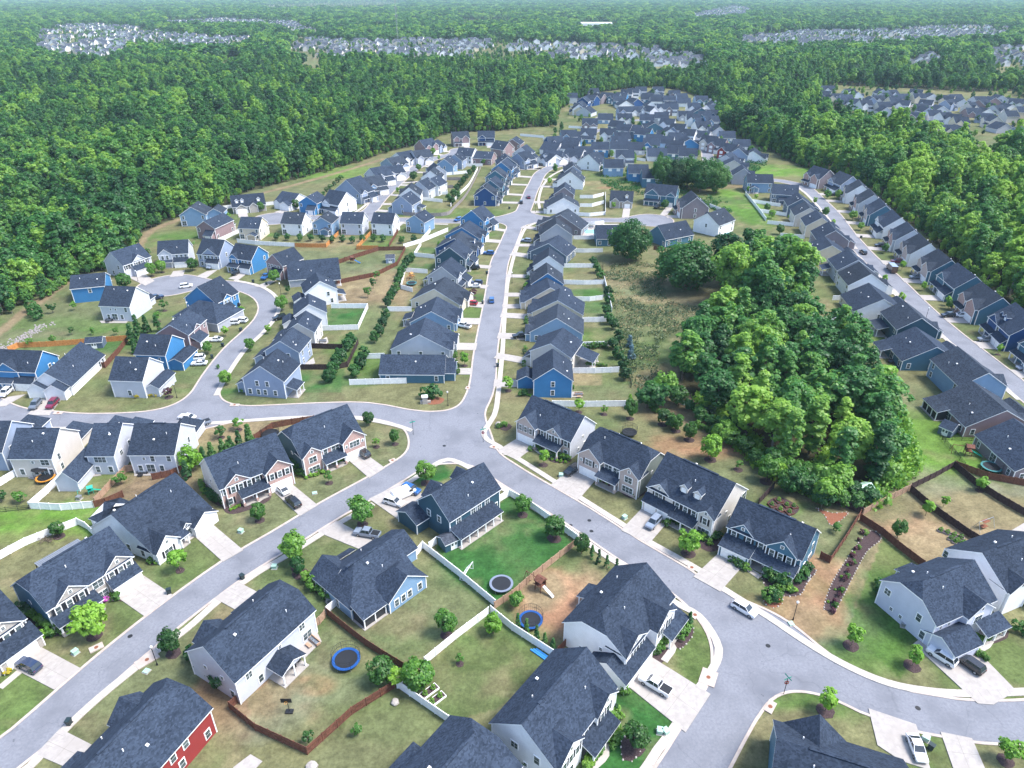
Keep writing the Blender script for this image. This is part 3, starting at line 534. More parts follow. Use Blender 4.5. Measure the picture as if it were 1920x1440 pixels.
def roof_block(m, x0, x1, y0, y1, h, s, axis='x', ends='gg', rp=.5, ov=OV, mi=0, z2=None):
    """gable or hip roof (a letter for each end: g gable, h hip, c clipped gable) in local coordinates, ridge along axis; material 0 shingles, 1 white edge"""
    if axis == 'y': f = lambda a, b, c: (b, a, c); X0, X1, Y0, Y1 = y0, y1, x0, x1
    else: f = lambda a, b, c: (a, b, c); X0, X1, Y0, Y1 = x0, x1, y0, y1
    wd = Y1-Y0; ry = Y0+wd*rp; s1 = s; rz = h+s*(ry-Y0); s2 = (rz-(z2 if z2 is not None else h))/(Y1-ry); zb = z2 if z2 is not None else h
    e0, e1 = h-s1*ov, zb-s2*ov; ya, yb = Y0-ov, Y1+ov; xa, xb = X0-ov*.8, X1+ov*.8; up = .10
    half = ry-Y0
    ra = xa if ends[0] == 'g' else X0+half*(.95 if ends[0] == 'h' else .34); rb = xb if ends[1] == 'g' else X1-half*(.95 if ends[1] == 'h' else .34)
    def poly(pts): 
        top = [f(a, b, c+up) for a, b, c in pts]; bot = [f(a, b, c+up-TH) for a, b, c in pts]
        if axis == 'y': top = top[::-1]; bot = bot[::-1]
        m.P(top, mi); m.P(bot[::-1], 1)
    def edge(p, q):
        m.P([f(p[0],p[1],p[2]+up-TH), f(q[0],q[1],q[2]+up-TH), f(q[0],q[1],q[2]+up), f(p[0],p[1],p[2]+up)], 1)
    A = (xa, ya, e0); B = (xb, ya, e0); C = (xb, yb, e1); D = (xa, yb, e1); P = (ra, ry, rz); Q = (rb, ry, rz)
    fr = [A, B]; bk = [C, D]
    def endpts(side):
        x = xa if side == 0 else xb; E = ends[side]
        if E == 'c':   # clipped: rake up to 62 percent then a small hip
            k = .62; return (x, ya+(ry-ya)*k, e0+(rz-e0)*k), (x, yb+(ry-yb)*k, e1+(rz-e1)*k)
    ca = endpts(0) if ends[0] == 'c' else None; cb = endpts(1) if ends[1] == 'c' else None
    poly([A, B] + ([cb[0]] if cb else []) + [Q, P] + ([ca[0]] if ca else []))
    poly([C, D] + ([ca[1]] if ca else []) + [P, Q] + ([cb[1]] if cb else []))
    edge(A, B); edge(C, D)
    if ends[0] == 'g': edge(P, A); edge(D, P)
    elif ends[0] == 'h': poly([D, A, P]); edge(D, A)
    else: poly([ca[1], ca[0], P]); edge(D, ca[1]); edge(ca[1], ca[0]); edge(ca[0], A)
    if ends[1] == 'g': edge(B, Q); edge(Q, C)
    elif ends[1] == 'h': poly([B, C, Q]); edge(B, C)
    else: poly([cb[0], cb[1], Q]); edge(B, cb[0]); edge(cb[0], cb[1]); edge(cb[1], C)
    return rz, ry
def wall_block(m, x0, x1, y0, y1, z0, h, s, axis='x', ends='gg', rp=.5, mf=0, mi=0, z2=None, back=True):
    """walls with their gables; mf is the material of the front (y0) face"""
    zb = z2 if z2 is not None else h
    if axis == 'x':
        ry = y0+(y1-y0)*rp; rz = h+s*(ry-y0)
        m.P([(x0,y0,z0),(x1,y0,z0),(x1,y0,h),(x0,y0,h)], mf); m.P([(x1,y1,z0),(x0,y1,z0),(x0,y1,zb),(x1,y1,zb)], mi)
        for x, e, fl in ((x0, ends[0], 1), (x1, ends[1], 0)):
            if e == 'g': p = [(x,y0,z0),(x,y1,z0),(x,y1,zb),(x,ry,rz),(x,y0,h)]
            elif e == 'c': p = [(x,y0,z0),(x,y1,z0),(x,y1,zb),(x,y1+(ry-y1)*.62,zb+(rz-zb)*.62),(x,y0+(ry-y0)*.62,h+(rz-h)*.62),(x,y0,h)]
            else: p = [(x,y0,z0),(x,y1,z0),(x,y1,zb),(x,y0,h)]
            m.P(p[::-1] if fl else p, mi)
    else:
        rx = x0+(x1-x0)*rp; rz = h+s*(rx-x0)
        m.P([(x1,y0,z0),(x1,y1,z0),(x1,y1,zb),(x1,y0,zb)], mi); m.P([(x0,y1,z0),(x0,y0,z0),(x0,y0,h),(x0,y1,h)], mi)
        for y, e, fl in ((y0, ends[0], 0), (y1, ends[1], 1)):
            if e == 'g': p = [(x0,y,z0),(x1,y,z0),(x1,y,zb),(rx,y,rz),(x0,y,h)]
            elif e == 'c': p = [(x0,y,z0),(x1,y,z0),(x1,y,zb),(x1+(rx-x1)*.62,y,zb+(rz-zb)*.62),(x0+(rx-x0)*.62,y,h+(rz-h)*.62),(x0,y,h)]
            else: p = [(x0,y,z0),(x1,y,z0),(x1,y,zb),(x0,y,h)]
            m.P(p[::-1] if fl else p, mf if not fl else mi)
def shed_roof(m, x0, x1, y0, y1, z0, z1, ov=.3, hip=0):
    """lean-to roof rising from z0 at y0 to z1 at y1"""
    sl = (z1-z0)/(y1-y0); a = (x0-ov, y0-ov, z0-sl*ov); b = (x1+ov, y0-ov, z0-sl*ov); c = (x1+ov-hip, y1, z1); d = (x0-ov+hip, y1, z1)
    m.P([a,b,c,d], 0); m.P([(p[0],p[1],p[2]-.18) for p in (d,c,b,a)], 1)
    for p, q in ((a,b),(b,c),(d,a)):
        if hip and (p, q) != (a, b):
            e = (q[0], p[1], p[2]) if False else None
        m.P([(p[0],p[1],p[2]-.18),(q[0],q[1],q[2]-.18),q,p], 1)
    if hip:
        m.P([b, (b[0], y1, b[2]), c], 0); m.P([(a[0], y1, a[2]), a, d], 0)
POSTM = None
def frame_of(k, p1, p2, z, W, D):
    if k == 'L':      # p1 is the compass of the way back, p2 the back left corner
        b = G(p2[0], p2[1], z); b.z = 0; v = Vector((math.cos(R(p1)), math.sin(R(p1)), 0)); return b-v*D, Vector((v.y, -v.x, 0)), W, D
    a = G(p1[0], p1[1], z); b = G(p2[0], p2[1], z); a.z = b.z = 0; t = (b-a); Lm = t.length; t.normalize()
    if k == 'f': u = t; W = W or Lm; O = a
    elif k == 'b': u = t; W = W or Lm; v = Vector((-u.y, u.x, 0)); O = a-v*D
    elif k == 'l': v = t; D = D or Lm; u = Vector((v.y, -v.x, 0)); O = a
    elif k == 'r': v = t; D = D or Lm; u = Vector((v.y, -v.x, 0)); O = a-u*W
    elif k == 'c':     # centre of the roof and a heading for the front, p2 = degrees clockwise from facing the camera
        an = R(-p2[0] if isinstance(p2, tuple) else -p2); 
    return O, u, W, D
def centre_frame(p, ang, z, W, D):
    c = G(p[0], p[1], z); c.z = 0; an = R(ang); u = Vector((math.cos(an), math.sin(an), 0)); v = Vector((-u.y, u.x, 0)); return c-u*W/2-v*D/2, u
NH = 0
def house(lab, short, fr, W, D, h=5.7, c='white', roof='roof', s=.80, ax='x', ends='gg', rp=.5, acc=None, garage=None, gables=(), porch=None, dorm=(), back=None, wings=(), wins='', det=2, shut=False, group=None, mir=False, drive=0, vents=3, name='house', bport=None, fdoor=None, z2=None, tallw=0):
    """one house: fr gives its corner and heading; everything else is in metres from its front left corner.
    garage=(x0,x1,forward,style) style: f full height gable, l low lean-to roof, g low gable, n none of its own; gables=[(x0,x1,forward)]; porch=(x0,x1,depth)"""
    global NH
    O, u = fr; v = Vector((-u.y, u.x, 0)); rz0 = math.atan2(u.y, u.x)
    root = empty(name, O, rz0); tag(root, lab, 'house', group)
    cx = O+u*W/2+v*D/2; HOUSES.append((cx.x, cx.y, short))
    mx = (lambda a, b: (W-b, W-a)) if mir else (lambda a, b: (a, b))
    wallm = [c+'_', acc or c]; wm = MB(); rm = MB(); tm = MB()
    hf = 1 if acc else 0
    wall_block(wm, 0, W, 0, D, 0, h, s, ax, ends, rp, hf, 0, z2); rz, rr = roof_block(rm, 0, W, 0, D, h, s, ax, ends, rp, z2=z2)
    if det > 1:       # ridge vent strip
        if ax == 'x': a0 = 2.2+W*.1; rm.box(a0, W-a0, rr-.22, rr+.22, rz-.02, rz+.17, 0)
        else: rm.box(rr-.22, rr+.22, 2.5, D-2.5, rz-.02, rz+.17, 0)
    gs = s; CB = []
    def cornerb(x, y, z1, z0=0):
        CB.append((x, y, z1))
    if det > 0:
        for x, y, zz in ((0,0,h),(W,0,h),(0,D,z2 or h),(W,D,z2 or h)): cornerb(x, y, zz-.1)
    occupied = []
    for g in gables:
        x0, x1 = mx(g[0], g[1]); p = g[2]; hg = g[3] if len(g) > 3 else h; sg = g[4] if len(g) > 4 else gs
        depth = D*.5 if ax == 'x' else 3.0
        if p > .05:
            wall_block(wm, x0, x1, -p, .5, 0, hg, sg, 'y', 'gg', mf=hf)
            for x in (x0, x1):
                if det > 0: cornerb(x, -p, hg-.1)
        else: wm.P([(x0,-.03,hg-.1),(x1,-.03,hg-.1),(x1,-.03,hg),((x0+x1)/2,-.03,hg+sg*(x1-x0)/2),(x0,-.03,hg)], 0)
        top = hg+sg*(x1-x0)/2; reach = min(depth, (top-h)/s+.3) if ax == 'x' else depth
        roof_block(rm, x0, x1, -p, max(reach, .8), hg, sg, 'y', 'gg', ov=.38)
        occupied.append((x0, x1, -p))
        if det > 1: add_win(root, 'q', (x0+x1)/2, -p-.02 if p > .05 else -.05, hg+sg*(x1-x0)*.18, 'f')
    if garage:
        x0, x1 = mx(garage[0], garage[1]); p = garage[2]; st = garage[3]
        if st == 'f': wall_block(wm, x0, x1, -p, .5, 0, h, gs, 'y', 'gg', mf=hf); roof_block(rm, x0, x1, -p, min(D*.5, gs*(x1-x0)/2/s+.3), h, gs, 'y', 'gg')
        elif st == 'l': wm.box(x0, x1, -p, 0, 0, 2.75, hf); shed_roof(rm, x0, x1, -p, 0, 2.75, 2.75+p*.45+.6 if p < 3 else 2.75+p*.34)
        elif st == 'g': hgx = 2.8; wall_block(wm, x0, x1, -p, .5, 0, hgx, .62, 'y', 'gg', mf=hf); roof_block(rm, x0, x1, -p, .4 if h > 4 else min(D*.5, .62*(x1-x0)/2/s+.3+(h-2.8)), hgx, .62, 'y', 'gg')
        elif st == 'x': wm.box(x0, x1, -p, 0, 0, 2.8, hf); roof_block(rm, x0, x1, -p, .3, 2.8, .55, 'x', 'gg'); [wm.P(q, 0) for q in ([(x0,.3,2.8),(x0,-p,2.8),(x0,(-p+.3)/2,2.8+.55*(p+.3)/2)], [(x1,-p,2.8),(x1,.3,2.8),(x1,(-p+.3)/2,2.8+.55*(p+.3)/2)])]
        if det > 0:
            for x in (x0, x1): cornerb(x, -p, 2.6 if st != 'f' else h-.1)
        wgar = x1-x0
        if len(garage) > 4 and garage[4] == 2:
            for q in (.27, .73): place_mesh('garage_door', GD[2.6], root, x0+wgar*q, -p-.01, 0.02)
        else: place_mesh('garage_door', GD[4.9 if wgar > 5 else 2.6], root, (x0+x1)/2, -p-.01, 0.02)
        occupied.append((x0, x1, -p))
        if drive:
            xm = O+u*(x0+x1)/2+v*(-p); t = 2.0
            while t < 26 and road_field(np.array([xm.x-v.x*t]), np.array([xm.y-v.y*t]))[0] > .1: t += .5
            drive = t if t < 26 else drive
            P = [O+u*(x0+.6)+v*(-p), O+u*(x1-.6)+v*(-p), O+u*(x1-.6)+v*(-p-drive), O+u*(x0+.6)+v*(-p-drive)]
            DRV.P([(q.x, q.y, .15) for q in P][::-1]); 
            for a, b in zip(P, P[1:]+P[:1]): DRV.P([(a.x,a.y,.15),(a.x,a.y,0),(b.x,b.y,0),(b.x,b.y,.15)])
    if porch:
        x0, x1 = mx(porch[0], porch[1]); p = porch[2]; y1 = porch[3] if len(porch) > 3 else 0
        pm = MB(); pr = MB(); pm.box(x0, x1, y1-p, y1, 0, .22, 0); shed_roof(pr, x0, x1, y1-p, y1, 2.75, 2.75+p*.32+.25); o = pr.build('porch_roof', [roof, 'trim'], root)
        pm.build('porch_floor', 'concrete', root); n = max(2, int((x1-x0)/2.6)+1)
        if det > 0:
            for i in range(n):
                q = MB(); xx = x0+.15+(x1-x0-.3)*i/(n-1); q.box(-.13, .13, -.13, .13, .2, 2.7, 0); 
                if acc: q.box(-.24, .24, -.24, .24, .2, 1.0, 1)
                po = q.build('post', ['trim', acc or 'trim'], root); po.location = (xx, y1-p+.18, 0)
        if det > 0: place_mesh('front_door', FDM[fdoor or 'door'], root, (x0+x1)/2, y1-.01, .2)
    for dx in dorm:
        dx0, dx1 = mx(dx-.85, dx+.85); dm = MB(); dr = MB(); y0 = 1.6; zb = h+s*y0; wall_block(dm, dx0, dx1, y0, y0+2.2, zb-.3, zb+1.35, .9, 'y', 'gg'); do = dm.build('dormer', c+'_', root) if False else None
        dmo = dm.build('dormer', MATS[c], root); roof_block(dr, dx0, dx1, y0, min(y0+3.6, D*.5), zb+1.35, .9, 'y', 'gg', ov=.2); dr.build('dormer_roof', [roof, 'trim'], dmo)
        o = bpy.data.objects.new('window', WIN['s'][0]); col.objects.link(o); o.parent = dmo; o.location = ((dx0+dx1)/2, y0-.02, zb+.55); o.scale = (.9, 1, .6)
    for wg in wings:      # (x0,x1,y0,y1,h,slope,axis,ends[,rp]) extra blocks with their own roofs
        x0, x1 = mx(wg[0], wg[1]); e = wg[7]; 
        if mir and wg[6] == 'x': e = e[::-1]
        rpp = wg[8] if len(wg) > 8 else .5
        wall_block(wm, x0, x1, wg[2], wg[3], 0, wg[4], wg[5], wg[6], e, rpp); roof_block(rm, x0, x1, wg[2], wg[3], wg[4], wg[5], wg[6], e, rpp)
        if det > 0:
            for x in (x0, x1):
                for y in (wg[2], wg[3]): cornerb(x, y, wg[4]-.1)
    if bport:            # covered porch at the back: (x0,x1,depth,style) s screened, o open
        x0, x1 = mx(bport[0], bport[1]); p = bport[2]; pr = MB(); pf = MB(); pf.box(x0-.3, x1+.3, D, D+p+.3, 0, .12)
        pf.build('patio_slab', 'concrete', root)
        if bport[3] == 'g': wall_block(wm, x0, x1, D+p-.1, D+p, 2.75, 2.8, .5, 'y', 'gg'); roof_block(pr, x0, x1, D-.2, D+p, 2.8, .5, 'y', 'gg', ov=.3)
        else:
            sl = .3; zt = 2.7+p*sl; a=(x0-.3,D,zt);b=(x1+.3,D,zt);cc=(x1+.3,D+p+.3,2.6);dd=(x0-.3,D+p+.3,2.6); pr.P([dd,cc,b,a][::-1][::-1],0); pr.P([(q[0],q[1],q[2]-.18) for q in (a,b,cc,dd)],1)
            for q1,q2 in ((dd,cc),(cc,b),(a,dd)): pr.P([(q1[0],q1[1],q1[2]-.18),(q2[0],q2[1],q2[2]-.18),q2,q1],1)
        pr.build('back_porch_roof', [roof, 'trim'], root)
        n = max(2, int((x1-x0)/2.2)+1)
        for i in range(n):
            q = MB(); q.box(-.1, .1, -.1, .1, 0, 2.6, 0); o = q.build('post', 'trim', root); o.location = (x0+.1+(x1-x0-.2)*i/(n-1), D+p-.12, .1)
        if bport[3] in 's': q = MB(); q.box(x0+.1, x1-.1, D+.02, D+p-.2, .12, 2.5); q.build('screen', 'screen', root)
    # windows: list of strings side+key, positions along the side, storey height
    def auto(side, keys, n, zz, lo=.12, hi=.88, off=0):
        Lh = W if side in 'fb' else D
        for i in range(n):
            t = lo+(hi-lo)*(i/(n-1) if n > 1 else .5); key = keys[i % len(keys)]; p = Lh*t
            if side == 'f':
                y = -.02; blk = False
                for (a, b, yy) in occupied:
                    if a-.4 < p < b+.4:
                        if yy < -.05: blk = True
                if blk: continue
                add_win(root, key, p, y, zz, 'f')
            elif side == 'b': add_win(root, key, p, D+.02, zz, 'b')
            elif side == 'l': add_win(root, key, -.02, p, zz, 'l')
            else: add_win(root, key, W+.02, p, zz, 'r')
    for wsp in wins.split():
        # e.g. f2:SSS  -> front, upper storey, three windows of kinds S S S ; positions may be given as f2:S@1.5,D@6
        head, ks = wsp.split(':'); side = head[0]; zz = {'1': 1.55, '2': 4.25, '3': 7.3}[head[1]]
        if '@' in ks:
            for it in ks.split(','):
                kk, pos = it.split('@'); pos = float(pos); 
                if side in 'fb' and mir: pos = W-pos
                if side == 'f':
                    y = 0
                    for (a, b, yy) in occupied:
                        if a-.1 < pos < b+.1 and yy < y and not (garage and garage[3] in 'lgx' and head[1] == '2' and yy == -garage[2]): y = yy
                    add_win(root, kk, pos, y-.02, zz, 'f')
                elif side == 'b': add_win(root, kk, pos, D+.02, zz, 'b')
                elif side == 'l': add_win(root, kk, -.02, pos, zz, 'l')
                elif side == 'r': add_win(root, kk, W+.02, pos, zz, 'r')
        else: auto(side, ks, len(ks), zz)
    wm.build('wall', [MATS[c], MATS[acc or c]], root)
    ro = rm.build('roof', [roof, 'trim'], root)
    for x, y, za in CB:
        q = MB(); q.box(-.09, .09, -.09, .09, 0, za, 0); o = q.build('corner_board', 'trim', root); o.location = (x, y, 0)
    r2 = random.Random(hash(short) & 0xffff if False else len(HOUSES)*13)
    for i in range(vents if det > 0 else 0):
        xx = r2.uniform(.2, .8)*W; back_side = (i % 3 != 2); t = r2.uniform(.25, .8)
        if ax == 'x': yy = D-(D-rr)*t if back_side else rr*t; zz = rz-abs(yy-rr)*(s if yy < rr else (rz-(z2 or h))/(D-rr))
        else: xx = W*(.5+.5*t*(1 if i % 2 else -1)*.9); yy = D*r2.uniform(.3, .9); zz = rz-abs(xx-rr)*s
        q = MB(); q.cyl((0,0,0), .09, .55, 0, 6); 
        if i == 0: q.box(-.2, .2, -.2, .2, .3, .5)
        o = q.build('vent_pipe', 'trim', root); o.location = (xx, yy, zz)
    NH += 1
    return root
def HF(lab, short, k, p1, p2, z=5.7, W=None, D=None, **o):
    O, u, W, D = frame_of(k, p1, p2, z, W, D)
    return house(lab, short, (O, u), W, D, **o)
# ------------------------------------------------------------------ the near houses, one by one
SG = 'houses on the two near streets'
HF('grey-sided house with beige brick front, white garage door and arched porch beside junction', 'beige brick house by the junction', 'f', (975,785), (1070,826), D=10.4, c='ltgrey', acc='tanbrick', s=.86, group=SG,
   garage=(0,5.6,1.2,'f'), gables=[(8.6,12.8,.35)], porch=(6.2,13.2,2.2), wins='f2:S@1.2,S@2.8,S@4.4,S@7.1,S@9.8,S@11.6,S@14.2 f1:s@14.3,s@7 r2:q@5.2 r1:q@3.5,s@6.2', det=2)
HF('brown-brick house with tan shake gables, red door and stone garage front', 'brown brick and shake house', 'f', (1091,844), (1201,894), D=10.8, c='green', acc='tanbrick', s=.82, ends='cc', group=SG, garage=(0,6,1.3,'f'), gables=[(11.2,16,1.0)],
   porch=(6,11.2,2.6), fdoor='reddoor', wins='f2:q@.9,D@3,q@5.1,d@7.6,d@9.9,d@13.6 f1:t@13.6,s@7.2 r2:q@5 r1:q@7', det=2)
HF('large grey and white house with two small roof dormers and double garage', 'grey house with two dormers', 'f', (1216,910), (1340,972), D=13.6, c='beige', s=.78, group=SG, garage=(0,7,1.6,'l',2), gables=[(.4,5.2,0),(12.6,16,.5)], porch=(7,12.6,2.2), dorm=[7.6,10.8],
   wins='f2:D@2.8,S@7.4,S@9.4,S@11.4,S@14.3 f1:t@14.3 r2:q@5,p@12.6 r1:s@7', det=2)
HF('blue house with brown shake gable, black shutters and long garage roof', 'blue house with shake gable', 'f', (1366,985), (1500,1045), D=9.6, W=14.8, c='steel', s=.86, group=SG, garage=(0,6,3.0,'l'), gables=[(.8,5.2,0),(8.2,14,0.5)], porch=(6.2,14.6,2.4),
   wins='f2:S@1.4,S@4.5,S@9.4,S@11.1,S@12.8,S@7 f1:S@7.4,s@10,s@12.4 r2:s@6.5 r1:s@3,d@6', det=2)
HF('navy and blue house with brick front and white bay above its garage', 'navy brick-front corner house', 'f', (565,856), (677,809), D=12, c='teal', acc='brick', s=.84, ends='cg', group=SG, garage=(10,15.9,1.5,'f'), gables=[(0,4.6,.8)], porch=(4.7,10,2.4),
   wins='f2:d@2.3,s@6,d@8.6,q@10.8,t@13,q@15.2 f1:t@2.3,s@6 l2:q@5', det=2, bport=(6,10,3,'o'), fdoor='reddoor')
HF('cream house with reddish brick gable over garage and black shutters', 'cream house with brick gable', 'f', (412,915), (541,864), D=11.8, c='beige', acc='brick', s=.80, group=SG, garage=(9.8,15.8,1.4,'f'), gables=[(1,6.4,0.3)], porch=(3.6,9.7,2.3),
   wins='f2:S@.9,S@2.6,S@4.3,S@6.2,S@8.2,S@11,S@12.8,S@14.6 f1:S@1.5,s@8.6 l2:q@6 l1:q@8', det=2)
HF('white one-storey house with charcoal roof, blue shutters and long driveway', 'white ranch with blue shutters', 'f', (285,1034), (390,955), z=3.1, W=15.0, D=17.5, c='white', h=3.1, s=.72, ax='x', group=SG, garage=(9.2,15,1.5,'g'), gables=[(0,5.4,1.2,3.1,.9),(7.2,9.4,.2,3.1,.9)], porch=(5.4,7.4,1.6),
   wins='f1:D@2.6,D@8.2 l1:s@3,s@7,s@11 r1:s@5', wings=[(2,9,17,20.5,2.9,.45,'y','hh')], det=2)
HF('blue house with cream truss gable, pink azaleas and black shutters', 'blue house with pink azaleas', 'f', (86,1143), (246,1041), D=11.0, W=16, c='steel', acc='stone', s=.82, ends='cg', group=SG, garage=(10.6,16,1.6,'l'), gables=[(1.6,7,0.3),(10.6,15.8,.2)], porch=(.2,7.8,2.4),
   wins='f2:S@1.6,S@3.6,S@5.8,d@9,S@11.6,S@13.4,S@15 f1:s@1.5,d@9.2 l2:q@6', det=2, wings=[])
HF('dark navy house cut by photo edge with white garage and dark estate car', 'navy house at the west end', 'f', (-138,1284), (44,1158), D=12, c='navy', acc='stone', s=.82, group=SG, garage=(8.5,15.5,2.6,'l'), gables=[(9,14.6,0.2)], porch=(1,8.5,2.2),
   wins='f2:S@10,S@11.8,S@13.8,S@6 r2:q@6', det=2)
HF('barn-red house with charcoal roof and white windows at its back', 'barn-red house', 'b', (392,1327), (296,1436), W=17.5, D=11.0, c='red', s=.80, ends='cg', group=SG, garage=(11.6,17.5,3.6,'l'), gables=[(2,7.4,.8)], porch=(7.6,11.4,1.8),
   wins='b2:s@5.2,s@7.6,s@10.2,s@13 b1:s@1.5,s@6.6,p@10.6,d@14', det=2)
HF('light grey two-storey house with hedge down its side and gabled back porch', 'light grey house with back porch', 'b', (587,1142), (441,1274), D=11.2, W=17, c='ltgrey', s=.80, ends='cg', group=SG, garage=(0,6,3,'l'), gables=[(10,15,.8)], porch=(6,10,1.8),
   wins='b2:b@3,q@8,b@14.5 b1:d@2.2,s@12.6 r2:q@4,q@8 r1:s@9.8', bport=(6.2,11,3.6,'g'), det=2)
_O, _u, _w, _d = frame_of('b', (799,1101), (685,1184), 0, None, 15.0)
house('light blue one-storey house with screened back porch and tan driveway', 'light blue ranch with screened porch', (_O, _u), 14.4, 11.2, c='ltblue', h=3.1, s=.64, ax='x', ends='gh', group=SG, gables=[(8.2,14,1.5,3.1,.8)], porch=(5,8.2,2),
   wings=[(-3.9,1.8,.4,7.8,3.1,.6,'x','gg'),(.05,8.8,8,15.1,3.1,.74,'y','hg')], wins='l1:s@10 r1:l@2.5,l@7', bport=(9.2,14.2,3.4,'s'), det=2)
for _x in (1.6, 4.1, 5.6, 7.2): add_win(bpy.data.objects[[o.name for o in col.objects if o.get('label') == 'light blue one-storey house with screened back porch and tan driveway'][0]], 's', _x, 15.13, 1.6, 'b')
HF('dark teal house at corner with long back porch roof and side garage', 'dark teal corner house', 'b', (936,915), (836,980), D=9.8, W=14.6, c='teal', s=.86, ends='gg', group=SG, gables=[(7.4,12.6,.7),(.4,4,.9)], porch=(4.2,7.4,1.8), wings=[(13.8,17.8,-3.1,3.0,2.9,.5,'x','gg')],
   wins='b2:b@3.8,b@6.2,b@8,b@12.2 b1:s@1.2 r2:s@3.4,s@6.6', bport=(2.6,14.5,3.2,'o'), det=2)
HF('white two-storey house on corner with stepped roofs and white pickup outside', 'white corner house with pickup', 'f', (1172,1231), (1252,1130), W=16.7, D=11.8, c='white', s=.72, ends='cg', group=SG, gables=[(.2,6.4,.15),(8.0,14.2,1.6)],
   wings=[(-2.3,6.9,-1.6,5.4,2.9,.62,'x','gg')], porch=(10.4,16.6,3.2,-.1), wins='f2:S@3,S@5,S@9.6,S@12.4 f1:s@9.6,s@12.4 l2:q@4.5 l1:b@8 b2:s@2', bport=(9,12.6,3,'o'), det=2)
HF('white two-storey house with double front gables above curved garden path', 'white house with curved path', 'f', (1040,1437), (1143,1300), W=16.4, D=11.2, c='white', s=.80, group=SG, gables=[(.4,6.0,.6),(10.4,15.8,.6)], porch=(6.6,13.4,2.6), wins='f2:S@1.6,S@3.2,S@4.9,S@8.2,S@11.8,S@13.4 f1:d@3,s@14.6 l2:s@3,b@7 l1:q@5', det=2)

HF('charcoal-roofed house between white fence and white house, mostly beyond photo edge', 'house at the bottom edge', 'b', (713,1490), (845,1345), D=12.6, c='slate', s=.66, group=SG, ends='gc', wings=[(.2,13.4-4.2,12.0,15.4,3.1,.5,'x','hh')], det=2)
HF('lavender-grey two-storey house beside curved flower bed, white car on driveway', 'lavender-grey house by the bend', 'f', (1756,1170), (1870,1120), z=5.7, W=14.6, D=11.2, c='palelav', s=.74, ends='cg', group=SG, gables=[(6.4,12.6,1.2)], wings=[(0.05,6.3,-4.4,1,2.9,.5,'x','gg')] , porch=(9,14.6,2.6,-1.2),
   wins='f2:q@1.5,q@3.5,d@9.2 l2:s@3,b@9.6 l1:q@6,q@8,s@1.5', bport=(8,12,3,'o'), det=2)
HF('white two-storey house partly hidden behind lavender-grey one', 'white house beyond the bend', 'f', (1888,1108), (2000,1062), z=5.7, W=14, D=12, c='white', s=.66, group=SG, gables=[(.3,6,.5)], porch=(7,12.6,2.8), wins='l2:s@6,s@12 l1:q@9', det=2)
HF('dark green-sided house with steep charcoal gable at photo bottom, car beside', 'dark green-sided house', 'f', (1690,1425), (1537,1378), z=4.6, W=17, D=13, h=4.6, c='steel', s=.72, ends='gg', group=SG, gables=[(7.5,15.5,.2,4.6,.9)], det=2)
# back row along the west road, seen from their gardens
BR = 'row of houses backing on fenced gardens'
HF('beige house with black umbrella and trampoline behind it', 'beige house with trampoline', 'b', (95,857), (17,857), W=9.6, D=11.5, c='beige', h=5.6, s=.76, group=BR, wings=[(.6,6.2,-7,.4,3.0,.95,'y','hg')], wins='b2:q@4.6,d@1.8 b1:s@7.8,s@4.6,p@2.7,s@1 r2:s@4 l2:s@9 l1:s@9', det=2)
HF('pale grey house with long L-shaped roof and round-topped window', 'grey house with arched window', 'b', (212,852), (168,852), W=6.2, D=13, c='ltgrey', h=5.6, s=.7, group=BR, wings=[(5.8,10.6,-7,19.5,3.1,1.0,'y','hg'),(.2,5.4,-6.5,.4,3.0,.95,'y','hg')], wins='b2:t@3.4 b1:s@1.6,s@4.6 l2:b@10,s@6 l1:d@3', det=2)
HF('grey house with white side wall and lounge set on its patio', 'grey house with lounge set', 'b', (325,850), (241,850), W=10.4, D=12, c='ltgrey', h=5.6, s=.76, group=BR, wings=[(1.0,6.8,-7,.4,3.0,.95,'y','hg')], wins='b2:q@7.2,s@5.2,s@1.4 b1:s@8.6,p@6.2,s@3.6 l2:s@4', det=2)
HF('blue-grey house cut by photo edge at end of garden row', 'blue-grey house at row end', 'b', (2,845), (-60,845), W=9.6, D=12, c='lav', h=5.6, s=.76, group=BR, wings=[(.6,6.2,-7,.4,3.0,.95,'y','hg')], wins='l2:s@4,s@9 l1:s@4,s@9 b2:s@3', det=2)

# houses around the west road and its loop
WG = 'houses around the loop road'
HF('bright blue house with white truss gable and white estate on driveway', 'bright blue house in the west', 'f', (-14,693), (56,696), W=12.6, D=10, c='blue', s=.80, group=WG, garage=(6.4,12,1.6,'l'), gables=[(1.2,7.6,.3)], porch=(0,6,2), wins='f2:SSSSSS r2:s@6 r1:s@4,s@7', det=1)
HF('long white house with three white front gables and maroon car outside', 'long white gabled house', 'r', (132,723), (194,665), z=3.1, W=11.5, c='white', h=3.1, s=.74, ax='y', group=WG, gables=[(0.2,5,1.4,3.0,.7),(5.6,11,2.8,3.0,.7)], wins='r1:s@16,s@18', det=1)
HF('grey house with yellow flower border facing road fork', 'grey house with yellow flowers', 'b', (266,713), (207,711), W=9.2, D=11, c='ltgrey', s=.78, ax='x', group=WG, gables=[], garage=None, wins='b1:s@4.5', wings=[(-3.4,.2,1,10,2.9,.6,'y','gg')], det=1)
HF('blue two-storey house with front gable towards loop road, two white cars', 'blue house on the loop', 'b', (309,665), (257,663), W=9.2, D=11, c='blue', s=.7, group=WG, wings=[(-4.2,.2,1,10,2.9,.5,'y','gg')], wins='b2:q@2,q@5', det=1)
